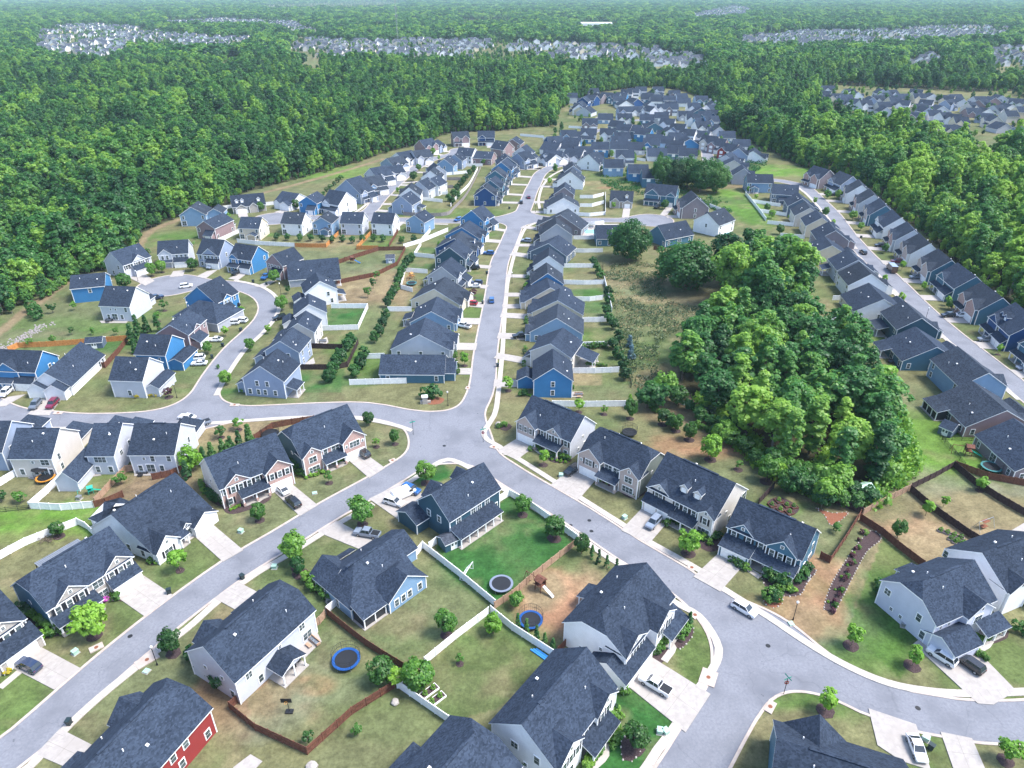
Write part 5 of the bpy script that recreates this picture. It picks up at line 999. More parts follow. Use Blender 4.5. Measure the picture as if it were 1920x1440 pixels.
# ------------------------------------------------------------------ trees and shrubs
def leaf_crown(seed, rx, rz, zc, nlobe, per, ls, shape='round', spread=1.0):
    """a crown of many small leaf faces: clumps spread through an uneven volume, gaps between them"""
    r = random.Random(seed); V = []; F = []; n = 0
    for i in range(nlobe):
        for _ in range(50):
            p = Vector((r.gauss(0, 1), r.gauss(0, 1), r.gauss(0, 1))).normalized()
            q = r.random()**.33
            if q > .45: break
        q *= 1+.16*r.gauss(0, 1)*(1 if ls > .4 else .4)
        if shape == 'round': c = Vector((p.x*rx*q*.78, p.y*rx*q*.78, zc+p.z*rz*q*.80))
        elif shape == 'cone':
            t = r.random()**.8; ang = r.uniform(0, 6.28); rr = rx*(1-t)*.85*r.uniform(.5, 1); c = Vector((rr*math.cos(ang), rr*math.sin(ang), zc-rz+2*rz*t*.95))
        elif shape == 'col':
            t = r.random(); ang = r.uniform(0, 6.28); rr = rx*math.sin(math.pi*(.12+.85*t))**.6*.7*r.uniform(.5, 1); c = Vector((rr*math.cos(ang), rr*math.sin(ang), zc-rz+2*rz*t))
        cr = rx*(.24 if ls > .4 and shape == 'round' else .30 if shape == 'round' else .26)*r.uniform(.75, 1.3)*spread
        out = (c-Vector((0, 0, zc-rz*.3))).normalized() if shape == 'round' else Vector((c.x, c.y, .5*rx)).normalized()
        for j in range(per):
            d = Vector((r.gauss(0, 1), r.gauss(0, 1), r.gauss(0, 1))).normalized(); 
            if d.dot(out) < -.35: d = -d
            p = c+Vector((d.x*cr, d.y*cr, d.z*cr*.85))*r.uniform(.6, 1.05)
            nn = (d*.8+out*.5+Vector((r.gauss(0, .45), r.gauss(0, .45), r.gauss(0, .45)+.35))).normalized(); a = nn.orthogonal().normalized(); b = nn.cross(a); an = r.uniform(0, 6.28); a, b = a*math.cos(an)+b*math.sin(an), b*math.cos(an)-a*math.sin(an)
            s = ls*r.uniform(.6, 1.35); k = r.uniform(.5, .9)
            V += [p-a*s, p-b*s*k, p+a*s, p+b*s*k]; F.append((n, n+1, n+2, n+3)); n += 4
    me = bpy.data.meshes.new('crown'); me.from_pydata([tuple(v) for v in V], [], F); me.update(); return me
def trunk_mb(h, r0, zc, rx, seed, limbs=5, top=.75):
    r = random.Random(seed); m = MB(); lean = Vector((r.uniform(-.04, .04), r.uniform(-.04, .04), 1))
    p = Vector((0, 0, -.1)); q = lean*h*.5; m.bar(p, q, r0, r2=r0*.62, n=8); e = lean*h*top; m.bar(q, e, r0*.62, r2=r0*.2, n=7)
    for i in range(limbs):
        t = r.uniform(.28, .62); s = lean*h*t; an = 6.28*i/limbs+r.uniform(-.4, .4); d = Vector((math.cos(an)*rx*.62, math.sin(an)*rx*.62, h*r.uniform(.14, .30))); m.bar(s, s+d, r0*.38, r2=r0*.1, n=5)
    return m
TP = {}
def tree_proto(key, seed, h, rx, nl, per, ls, leaf, shape='round', r0=.12, zlo=.25, bark='bark', limbs=5, spread=1.0):
    zb = h*zlo; rz = (h-zb)/2; zc = zb+rz; me = leaf_crown(seed, rx, rz, zc, nl, per, ls, shape, spread); me.materials.append(MATS[leaf])
    p = Proto('tree'); p.part('trunk', trunk_mb(h, r0, zc, rx, seed, limbs), bark, smooth=True); p.part('crown', me, None); p.h = h; TP.setdefault(key, []).append(p)
for i in range(3):
    tree_proto('m', 10+i, 6.0, 2.5, 48, 44, .26, 'leaf', r0=.13, zlo=.18)          # dense round yard tree
    tree_proto('L', 15+i, 6.0, 2.5, 48, 44, .26, 'leafl', r0=.13, zlo=.16)
    tree_proto('l', 20+i, 5.0, 1.55, 26, 30, .24, 'leafl', r0=.07, zlo=.25, spread=1.1)    # young lime green tree
    tree_proto('s', 30+i, 3.6, 1.15, 16, 22, .20, 'leaf', r0=.06, zlo=.28)
    tree_proto('d', 40+i, 4.2, 1.9, 34, 36, .25, 'leafd', r0=.09, zlo=.12)
    tree_proto('o', 60+i, 18.0, 9.5, 230, 50, .48, 'leafd', r0=.55, zlo=.10, limbs=9)     # old oaks
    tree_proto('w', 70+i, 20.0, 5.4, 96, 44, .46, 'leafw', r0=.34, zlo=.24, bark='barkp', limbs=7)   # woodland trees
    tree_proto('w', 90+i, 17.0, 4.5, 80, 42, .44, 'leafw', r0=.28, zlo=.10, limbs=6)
for i in range(2):
    tree_proto('c', 50+i, 4.0, .78, 34, 28, .17, 'leafd', 'cone', r0=.08, zlo=.02, limbs=0)
    tree_proto('C', 55+i, 5.6, 1.6, 44, 34, .24, 'leafd', 'cone', r0=.1, zlo=.03, limbs=0)
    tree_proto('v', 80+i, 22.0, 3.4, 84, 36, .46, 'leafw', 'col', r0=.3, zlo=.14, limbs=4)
tree_proto('p', 65, 3.4, 1.4, 22, 26, .2, 'leafp', r0=.07, zlo=.22)
tree_proto('b', 66, 4.2, 1.7, 40, 30, .2, 'leafb', 'cone', r0=.1, zlo=.03, limbs=0)
tree_proto('g', 67, 4.2, 2.5, 40, 32, .24, 'leafs', r0=.1, zlo=.08)
KINDN = dict(m='round green tree', L='dense lime-green tree', l='young lime-green tree', s='small thin tree', d='dark bushy tree', c='slim dark cypress', C='broad dark cypress', p='purple-leaved tree', b='blue spruce', g='pale sage tree')
TREES = []
def T(key, px, py, h, grp='trees in the yards and along the streets', lab=None, wx=1.0, ring=None):
    P = TP[key]; p = P[rnd.randrange(len(P))]; g = G(px, py); s = h/p.h
    if road_field(np.array([g.x]), np.array([g.y]))[0] < 1.0: return
    r = p.place((g.x, g.y, 0), rnd.uniform(0, 6.28), s*wx, z_scale=s); TREES.append((g.x, g.y))
    tag(r, lab or uniq('%s beside the %s' % (KINDN[key], near_house(g))), 'tree', grp)
    if ring:
        m = MB(); n = 14; rr = random.Random(int(px)); pts = [(math.cos(6.283*i/n)*ring*rr.uniform(.88, 1.1), math.sin(6.283*i/n)*ring*rr.uniform(.88, 1.1), .05) for i in range(n)]; m.P(pts); 
        for a, b in zip(pts, pts[1:]+pts[:1]): m.P([(a[0], a[1], 0), (b[0], b[1], 0), b, a])
        o = m.build('mulch_ring', 'mulch', r); o.scale = (1/(s*wx), 1/(s*wx), 1/s)
    return r
for k, x, y, h, wx, rg in [('L',178,1193,7.6,1.0,1.3),('m',325,1225,5.6,.85,1.3),('m',837,1190,6,.8,1.1),('L',925,1187,4.5,.9,0),('s',862,1245,2.4,1,.7),('m',717,1280,5.4,1,0),('l',745,1287,4.4,1.1,0),('m',787,1292,6.4,.95,0),('s',670,1378,2.4,1.2,0),('s',580,1393,2.6,1.2,0),
  ('m',1190,1400,5.2,.95,1.6),('m',968,1138,3.6,1,0),('c',971,1177,3.6,1,0),('c',987,1187,3.6,1,0),('c',1006,1200,3.6,1,0),('c',1021,1212,3.6,1,0),('c',1036,1222,3.6,1,0),('c',1291,1177,4.2,1,0),('c',1154,1342,3.2,1,0),
  ('l',1596,1211,5.2,.9,1.35),('l',1710,1249,4.8,.9,1.35),('l',1547,1333,5,1,1.4),('l',1885,1426,4.8,1.1,1.2),
  ('L',362,882,7,.95,0),('C',352,897,5,1,0),('C',385,872,5.2,.9,0),('C',400,864,5.4,.9,0),('C',420,855,5,.9,0),('C',436,850,5,.9,0),('C',451,842,5.4,.9,0),('C',470,836,6.4,.95,0),('d',427,852,4,1,0),('s',415,821,3.8,1.3,.9),('s',448,806,3.8,1.3,.9),('m',112,806,4.6,.8,0),('m',215,801,5.6,.9,0),
  ('l',338,1070,5.4,1.1,.9),('m',111,1006,3.8,.9,1.2),('s',228,908,3.4,1.5,0),('s',40,942,3.2,1.6,0),('s',4,940,3,1.5,0),('m',487,976,4.6,.85,1.1),('m',692,797,4.2,.85,0),('m',741,833,4.6,.7,.9),('s',706,838,2.8,1.1,.9),('s',617,906,3.6,.9,.9),('m',799,906,6.4,.85,1.3),('m',679,983,7.2,.95,1.2),('m',555,1052,7.2,.95,0),('d',562,1076,4.2,.8,1.6),('s',680,842,2.4,1.2,0),
  ('l',1085,773,4.4,1,1),('s',1132,777,3.2,1,1),('m',1181,785,6.2,.72,1.1),('m',1242,796,5,.85,1.3),('m',1267,808,5,.85,1.3),('m',1292,825,5.4,.8,1.3),('L',1332,862,7,.9,1.5),('s',1384,881,3,1,1.1),('m',1436,903,7,.85,1.5),('l',1019,872,4.6,1,1.1),('m',980,966,5.4,.85,1.2),('m',1039,1010,6,.9,1.5),('L',1290,1038,6.4,.9,1.5),('m',1090,1038,5,.8,0),
  ('c',1110,1046,3.6,1,0),('c',1122,1056,3.6,1,0),('c',1137,1065,3.6,1,0),('c',1155,1072,3.4,1,0),('d',1212,764,8,1,0),('d',1228,766,8,1,0),('g',1325,786,3.8,1,0),('d',1378,797,5,1,0),
  ('l',1836,920,4,1.1,.9),('l',1735,967,4.2,1.1,0),('l',1768,951,3.2,1,0),('m',1682,1008,4.6,.8,0),('d',1480,926,7,.8,0),('m',1464,922,6,.7,0),('d',1540,951,5.5,1,0),('s',1567,998,2.6,1.4,0),('s',1580,953,2.8,1.4,0),('l',1455,905,6,1,0),
  ('l',871,686,5,.95,1),('m',530,583,6,.95,0),('l',504,626,3.6,.9,0),('s',541,551,4,1,0),('m',516,531,5.6,.95,0),('s',707,526,4.4,1,0),('s',700,541,4.8,1,0),('s',690,558,4.8,1,0),
  ('m',939,419,5.6,.8,0),('m',286,518,6,.8,1),('m',305,511,5.4,.85,1),('m',236,541,6.2,1.1,0),('m',363,508,5.6,1,0),('s',280,481,4.2,1.1,0),('s',360,463,3.6,1.4,0),('s',100,587,4.6,1.1,0),('s',140,582,4,1,0),('s',136,628,3.2,1,0),('s',176,628,3.2,1,0),('s',219,628,3.2,1,0),('s',58,651,3.6,1,0),('s',102,646,3.6,1,0),
  ('s',309,583,4.4,1.2,.9),('s',297,603,4,1.2,.9),('m',391,663,4.4,.9,0),('l',424,631,4,1,0),('l',454,593,4,1,0),('m',470,658,4.6,.85,0),('m',425,723,5,.9,0),('C',260,627,7,.9,0),('C',277,624,6.4,.9,0),('C',250,644,7,1,0),('C',297,622,6,1,0),('C',255,662,5,1,0),
  ('b',1180,651,4.2,1,0),('b',1182,673,4.6,1,0),('l',953,733,4.6,1.2,1),('l',932,643,4,1.1,0),('m',988,548,4,1,0),('l',1181,757,3,.8,0),('d',1258,800,4,1,0),
  ('m',912,380,5,1,0),('l',920,353,4,.9,0),('m',932,343,5,1,0),('m',975,378,5.2,1,0),('m',986,384,5,1,0),('m',1010,350,5,.9,0),('l',1030,348,5,.9,0),('m',1030,395,4.6,1,0),('s',1146,365,4,1,0),('s',1146,377,4,1,0),('l',1150,392,4,.9,0),('m',1246,392,5,1,0),('l',905,297,5,1,0),('m',907,309,4,1,0),
  ('m',776,340,6,1,0),('m',710,357,5.6,1,0),('m',697,362,5,1,0),('m',742,327,5,1,0),('m',752,320,5,1,0),('l',746,365,4.4,.8,0),('m',785,321,4.6,1,0),('l',779,302,4,.8,0),('m',812,291,5,1,0),('m',555,393,5.4,1,0),('s',430,413,4,1,0),('m',490,396,5,1,0),('l',823,302,4,.9,0),
  ('l',1506,357,4,.8,0),('m',1502,350,4.4,.8,0),('l',1527,384,4.4,.8,0),('m',1546,408,5.6,.9,0),('l',1561,425,4,.8,0),('m',1598,413,5,1,0),('m',1613,432,4,1,0),('m',1658,475,4.6,.9,0),('l',1690,507,4.4,.9,0),('m',1550,373,5,1,0),('m',1571,373,5,1,0),('m',1605,465,4,.6,0),('l',1655,535,4.6,.9,0),('l',1688,570,4.6,.9,0),('l',1752,612,5.6,.8,0),('l',1730,545,4,.9,0),('m',1777,580,4,.9,0),('l',1662,705,3.8,.9,0),('m',1575,598,4,.8,0),('l',1871,665,4,.8,.8),('l',1775,573,4,.9,0),('l',1858,705,3.6,.9,0),('m',1437,397,4.4,.9,0),('m',1446,410,4.8,.9,0),('m',1461,440,5,.9,0),('m',1472,458,5,.9,0),('l',1417,375,3.6,1,0),('l',1402,362,4,.8,0)]:
    T(k, x, y, h, wx=wx, ring=rg or None)
T('p', 410, 570, 3.4); T('p', 888, 558, 3.6, ring=1); T('p', 317, 745, 3.2, ring=1.2); 
# hedge-like rows of small dark trees
for i, (x, y) in enumerate([(155,362),(240,364),(330,366),(412,368),(500,374),(572,382),(650,374),(725,384),(800,372),(885,370),(955,374),(1095,384),(1185,372)]): T('d', 480+x/4, 360+y/4, 3.4, lab=ORN[i]+' small dark tree in line behind the fenced gardens, counted from the west')
for i, (x, y) in enumerate([(1168,505),(1142,528),(1120,556),(1105,588),(1090,618),(1078,650),(1066,690),(1050,735),(1030,770),(1012,805),(985,845),(975,935),(955,1000),(928,1060),(892,1112)]): T('d', 480+x/4, 365+y/4, 4.2, wx=.9, lab=ORN[i]+' dark tree down the slope behind the ranch houses')
for i, (x, y) in enumerate([(815,1245),(785,1315),(745,1385),(640,1260),(610,1310),(580,1370),(550,1420),(690,1180),(720,1140)]): T('d', 480+x/4, 362+y/4, 4.4, lab=ORN[i]+' dark tree in the dip behind the loop houses')
for i, (x, y) in enumerate([(1112,500),(1120,512),(1125,525),(1137,592),(1142,608),(1150,618),(1160,640),(1150,655),(1158,672),(1168,690),(1172,712),(1142,570),(1140,555)]): T('d', x, y, 4.2, lab=ORN[i]+' dark tree down the fence by the meadow')
for i, (x, y) in enumerate([(848,385),(842,378),(850,368),(856,360),(862,352),(868,345),(873,338),(880,330),(888,322),(858,372)]): T('d', x, y, 4.2, lab=ORN[i]+' dark tree along the fence between the two north streets')
OAK = 'old spreading trees on the meadow'
T('o', 1180, 487, 17, OAK, 'old spreading dark oak north of the meadow, its trunk showing', 1.0)
T('o', 1286, 540, 18, OAK, 'very wide dome-shaped dark oak, the larger of the meadow pair', 1.28)
for i, (x, y, h) in enumerate([(1242,350,17),(1265,352,16),(1288,350,17),(1312,360,18),(1342,362,16),(1330,350,16)]): T('o', x, y, h, OAK, ORN[i]+' old oak from the west in the hilltop clump', .82)
def clear_of_houses(x, y, r=9): return all((h[0]-x)**2+(h[1]-y)**2 > r*r for h in HOUSES)
# the wood in the middle: individual trees
rw = random.Random(11); px = []
x0, y0 = WOODW.min(0); x1, y1 = WOODW.max(0); tries = 0
while tries < 5000 and len(px) < 92:
    tries += 1; x = rw.uniform(x0, x1); y = rw.uniform(y0, y1)
    if not inpoly(np.array([x]), np.array([y]), WOODW)[0]: continue
    if any((x-a)**2+(y-b)**2 < 36 for a, b in px) or not clear_of_houses(x, y, 11): continue
    px.append((x, y))
px.sort(key=lambda p: p[1])
def wood_tree(x, y, hs, lab, grp, keys='wwwwvo'):
    k = rw.choice(keys); P = TP[k]; p = P[rw.randrange(len(P))]; s = hs/p.h*rw.uniform(.82, 1.12); w_ = rw.uniform(1.05, 1.35)*(.62 if k == 'o' else 1.15 if k == 'v' else 1)
    p.place((x, y, 0), rw.uniform(0, 6.28), s*w_, lab, 'tree', grp, z_scale=s)
LEFT = px[64:]
for i, (x, y) in enumerate(px[:64]): wood_tree(x, y, 15.5, '%s leafy tree of the middle wood, counted from its southern tip' % nth(i+1), 'trees of the middle wood', 'wwwwwvv')
# undergrowth at the front of the wood and saplings round it
for i, (x, y) in enumerate([(1245,745),(1268,760),(1330,800),(1350,815),(1372,835),(1395,850),(1415,868),(1440,880),(1470,895),(1495,920),(1520,930),(1545,945),(1570,945),(1600,950),(1625,945),(1560,925),(1535,915),(1590,935),(1640,880),(1655,905),(1500,905),(1355,830),(1290,770),(1310,790)]):
    g = G(x, y); s = rw.uniform(.8, 1.5); p = rw.choice(TP['d']+TP['m']); o = p.place((g.x, g.y, 0), rw.uniform(0, 6), s*1.1, '%s bushy sapling from the west along the south edge of the middle wood' % nth(i+1), 'sapling', 'saplings at the wood edge', z_scale=s); o.name = 'sapling'
# edge trees of the big woods, individually
E2 = smooth(W2(EDGE), 1.0); seg = np.hypot(*np.diff(E2, axis=0).T); cum = np.r_[0, np.cumsum(seg)]
edge_pts = []; s = 0.0
while s < cum[-1]:
    i = np.searchsorted(cum, s); i = min(i, len(E2)-2); p = E2[i]; t = (E2[i+1]-E2[i])/max(seg[i], 1e-6); nn = np.array([-t[1], t[0]])
    dist = math.hypot(p[0], p[1]-0); q = p+nn*(2.5+rw.uniform(-1, 3)); 
    edge_pts.append((q[0], q[1], dist)); s += 7.0+rw.uniform(-1, 2)
edge_pts = [e for e in edge_pts if abs(e[0]) < e[1]*.8+20]
edge_pts.sort(key=lambda e: e[2])
used_edge = []
# shrubs: one small object each
SH = {}
for nm, lf, r_, hz in [('g','leafg',.55,.5),('d','leafd',.6,.55),('l','leafl',.45,.42),('y','yellowf',.4,.35),('k','pink',.55,.35),('P','leafp',.45,.4)]:
    me = leaf_crown(101+ord(nm), r_, hz, hz*1.0, 18, 26, .085); me.name = 'shrub'; me.materials.append(MATS[lf]); SH[nm] = me
SHN = dict(g='clipped green shrub', d='dark green shrub', l='bright lime shrub', y='yellow-leaved shrub', k='pink flowering shrub', P='purple shrub')
def S(k, px, py, s=1.0, grp='shrubs planted along the houses', where=None):
    g = G(px, py); o = bpy.data.objects.new('shrub', SH[k]); col.objects.link(o); o.location = (g.x, g.y, 0); s *= 1.3; o.scale = (s*rnd.uniform(.9, 1.1),)*2+(s*rnd.uniform(.9, 1.1),); o.rotation_euler = (0, 0, rnd.uniform(0, 6))
    tag(o, uniq('%s %s' % (SHN[k], where or 'beside the '+near_house(g))), 'shrub', grp)
def SL(k, a, b, n, s=1.0, where=None, alt=None):
    for i in range(n):
        t = i/(n-1) if n > 1 else 0; S((alt if alt and i % 2 else k), a[0]+(b[0]-a[0])*t+rnd.uniform(-1, 1), a[1]+(b[1]-a[1])*t+rnd.uniform(-1, 1), s*rnd.uniform(.85, 1.2), where=where)
SL('d',(45,1150),(60,1155),2,2.3); SL('g',(72,1163),(104,1187),4,2.0); SL('g',(120,1178),(140,1170),3,1.3); S('l',119,1190,1); SL('g',(176,1121),(222,1113),4,1.2); SL('k',(184,1133),(200,1125),3,1.1); SL('l',(205,1115),(212,1119),2,1.1); S('g',219,1124,1.5); SL('y',(5,1252),(16,1262),2,1.3); SL('l',(70,1205),(80,1195),2,1.8)
SL('d',(362,1235),(378,1250),3,2.0); SL('g',(390,1258),(403,1270),2,2.0); S('d',417,1285,2.8); SL('g',(575,1088),(612,1120),5,2.0); SL('g',(283,1055),(325,1028),6,1.2); SL('l',(292,1058),(318,1043),4,.8); SL('g',(328,1010),(348,1001),4,1.1); S('d',352,1000,1.8,); S('d',395,975,1.7)
SL('g',(430,950),(468,930),7,.95); SL('l',(433,957),(450,950),4,.7); S('d',424,945,1.8); SL('d',(392,928),(412,945),4,1.6); SL('g',(377,910),(385,925),3,1.3); SL('g',(470,928),(502,915),4,1.0); SL('g',(573,893),(600,882),6,1.3); SL('l',(575,897),(605,888),5,.9); SL('g',(620,872),(648,862),6,1.1,alt='l'); SL('d',(548,870),(566,892),5,1.8); S('g',545,900,1.3)
SL('g',(1004,838),(1010,845),2,1.1); SL('d',(1035,857),(1066,862),6,1.3,alt='g'); SL('l',(1035,863),(1060,868),4,.7); S('g',994,845,1.1); SL('g',(1127,904),(1143,911),4,.7,alt='P'); SL('d',(1170,918),(1190,932),5,.9,alt='g'); S('g',1207,950,1.3); SL('d',(1252,975),(1278,988),5,1.1); S('g',1250,985,1.4); SL('d',(1310,1010),(1345,1010),7,1.3,alt='g'); SL('g',(1300,1000),(1330,1020),4,1); 
SL('d',(1372,1055),(1385,1065),3,1.0); SL('d',(1440,1085),(1475,1100),6,1.8,alt='g'); SL('g',(1455,1105),(1490,1110),6,1.1,alt='l'); SL('d',(1495,1090),(1515,1068),5,1.6); SL('g',(1380,1058),(1400,1068),3,1.2); SL('g',(1440,1125),(1455,1128),3,1.7,alt='d'); S('l',1448,1118,1.1)
SL('P',(1560,1148),(1615,1000),11,1.0,where='in the long mulch bed'); SL('g',(1566,1138),(1622,1002),6,.9,where='in the long mulch bed'); SL('l',(1553,1130),(1612,1015),6,.5,where='in the long mulch bed')
SL('g',(1232,1225),(1245,1205),4,1.3); SL('g',(1232,1190),(1240,1185),2,1.1) ; SL('g',(1275,1195),(1287,1180),3,1.5); S('g',1171,1298,1.4); SL('g',(1140,1325),(1155,1345),4,1.5); SL('g',(1143,1350),(1155,1380),4,1.5); SL('g',(1137,1375),(1150,1395),3,1.5); SL('g',(1100,1440),(1125,1400),7,1.3,alt='l'); SL('g',(1107,1432),(1122,1412),4,1.2); S('d',968,1418,1.6); S('d',985,1432,1.5)
SL('d',(1812,1193),(1840,1205),6,1.1,alt='g'); SL('l',(1815,1210),(1830,1218),4,.8); SL('g',(1850,1200),(1880,1180),6,1.0); SL('g',(1832,1228),(1848,1238),4,1); SL('d',(1646,1100),(1650,1125),4,1.4); S('d',1528,1425,2); SL('d',(1905,1185),(1920,1190),2,1.6)
SL('y',(255,745),(300,742),8,1.1); SL('d',(220,741),(250,743),4,.9); SL('d',(800,748),(815,745),3,2.6,where='behind the stone entrance sign'); SL('g',(935,803),(945,800),3,1.2,where='by the entrance boulder')
for i in range(9): SL('g',(858-4.0*i,700-29*i),(855-3.8*i,683-28*i),3,1.3,alt='d')
for i in range(8): SL('d',(982+1.2*i,720-28*i),(982+1.2*i,712-28*i),2,1.2,alt='g')
SL('g',(1062,733),(1072,728),2,1); SL('d',(975,742),(985,740),3,1.3); SL('l',(985,742),(995,744),3,.8); SL('g',(455,735),(530,738),9,.9,alt='y'); SL('d',(410,690),(420,640),1,1); SL('g',(1100,684),(1137,688),7,.9); SL('d',(1088,655),(1135,652),7,1.7,where='in the hedge behind the white fence',alt='g')
SL('d',(640,337),(600,372),7,2.0,where='along the west field fence'); SL('g',(1480,408),(1484,412),2,1)
SL('d',(82,560),(150,512),10,2.6,where='on the bank by the dirt track',alt='g'); SL('d',(62,585),(72,600),3,3.0,where='on the bank by the dirt track')
SL('g',(1305,800),(1340,816),8,1.3,where='in the clipped hedge behind the sloping street'); SL('g',(1222,768),(1236,775),4,1.2,where='beside the three utility boxes')
# meadow scrub, which nobody could count
def scatter_leaf(name, lf, poly, n, sz, hmax, lab, seed, cat='scrub', clump=4):
    r = random.Random(seed); V = []; F = []; k = 0; P = smooth(W2(poly), 3, True); a0, b0 = P.min(0); a1, b1 = P.max(0); c = 0
    X = np.array([r.uniform(a0, a1) for _ in range(n*4)]); Y = np.array([r.uniform(b0, b1) for _ in range(n*4)]); ok = inpoly(X, Y, P) & (fbm(X, Y, 9, seed) > .47)
    X = X[ok][:n]; Y = Y[ok][:n]
    for x, y in zip(X, Y):
        hh = hmax*r.uniform(.3, 1)
        for j in range(clump):
            p = Vector((x+r.gauss(0, .5), y+r.gauss(0, .5), r.uniform(.05, hh))); nn = Vector((r.gauss(0, 1), r.gauss(0, 1), r.gauss(0, 1)+.8)).normalized(); a = nn.orthogonal().normalized(); b = nn.cross(a); s = sz*r.uniform(.5, 1.4)
            V += [tuple(p-a*s), tuple(p-b*s*.7), tuple(p+a*s), tuple(p+b*s*.7)]; F.append((k, k+1, k+2, k+3)); k += 4
    me = bpy.data.meshes.new(name); me.from_pydata(V, [], F); me.materials.append(MATS[lf]); o = bpy.data.objects.new(name, me); col.objects.link(o); tag(o, lab, cat, kind='stuff')
MEAD = [(1140,500),(1240,500),(1250,560),(1350,590),(1240,640),(1235,720),(1185,725),(1165,640),(1140,560)]
scatter_leaf('undergrowth', 'leafs', MEAD, 2600, .28, 1.0, 'tangled grey-green scrub over the meadow by the black fence', 3)
scatter_leaf('undergrowth', 'plume', MEAD, 500, .22, 1.0, 'dry straw-coloured tufts through the meadow scrub', 4, clump=5)
scatter_leaf('undergrowth', 'leafd', [(1130,330),(1230,330),(1350,370),(1370,400),(1340,395),(1270,365),(1190,365),(1130,345)], 1500, .4, 1.5, 'low dark scrub over the hilltop round the oaks', 5)
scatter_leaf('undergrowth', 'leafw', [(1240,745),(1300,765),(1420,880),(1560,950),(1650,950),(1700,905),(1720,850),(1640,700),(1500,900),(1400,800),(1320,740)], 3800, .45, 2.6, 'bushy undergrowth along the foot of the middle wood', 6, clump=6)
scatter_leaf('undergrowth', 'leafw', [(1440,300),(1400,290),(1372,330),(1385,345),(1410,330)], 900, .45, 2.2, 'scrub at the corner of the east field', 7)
# ------------------------------------------------------------------ the woods: more trees than can be counted, one object of many instances
FEWT = []
_r = random.Random(77)
for _i in range(260):
    _g = G(_r.uniform(1030, 1440), _r.uniform(170, 330))
    if road_field(np.array([_g.x]), np.array([_g.y]))[0] > 2.5 and inpoly(np.array([_g.x]), np.array([_g.y]), OPEN)[0] and clear_of_houses(_g.x+5, _g.y+5, 8): FEWT.append((_g.x, _g.y))
EE = smooth(W2(EDGE), 2.2)
for p in EE:
    if abs(p[0]) < p[1]*.85+30: FEWT.append((p[0]+_r.gauss(0, 1.6), p[1]+_r.gauss(0, 1.6)))
for c in CLEARW[::3]:
    a0, b0 = c.min(0); a1, b1 = c.max(0); n = int((a1-a0)*(b1-b0)/300)
    for _ in range(min(n, 3600)):
        x = _r.uniform(a0, a1); y = _r.uniform(b0, b1)
        if inpoly(np.array([x]), np.array([y]), c)[0]: FEWT.append((x, y))
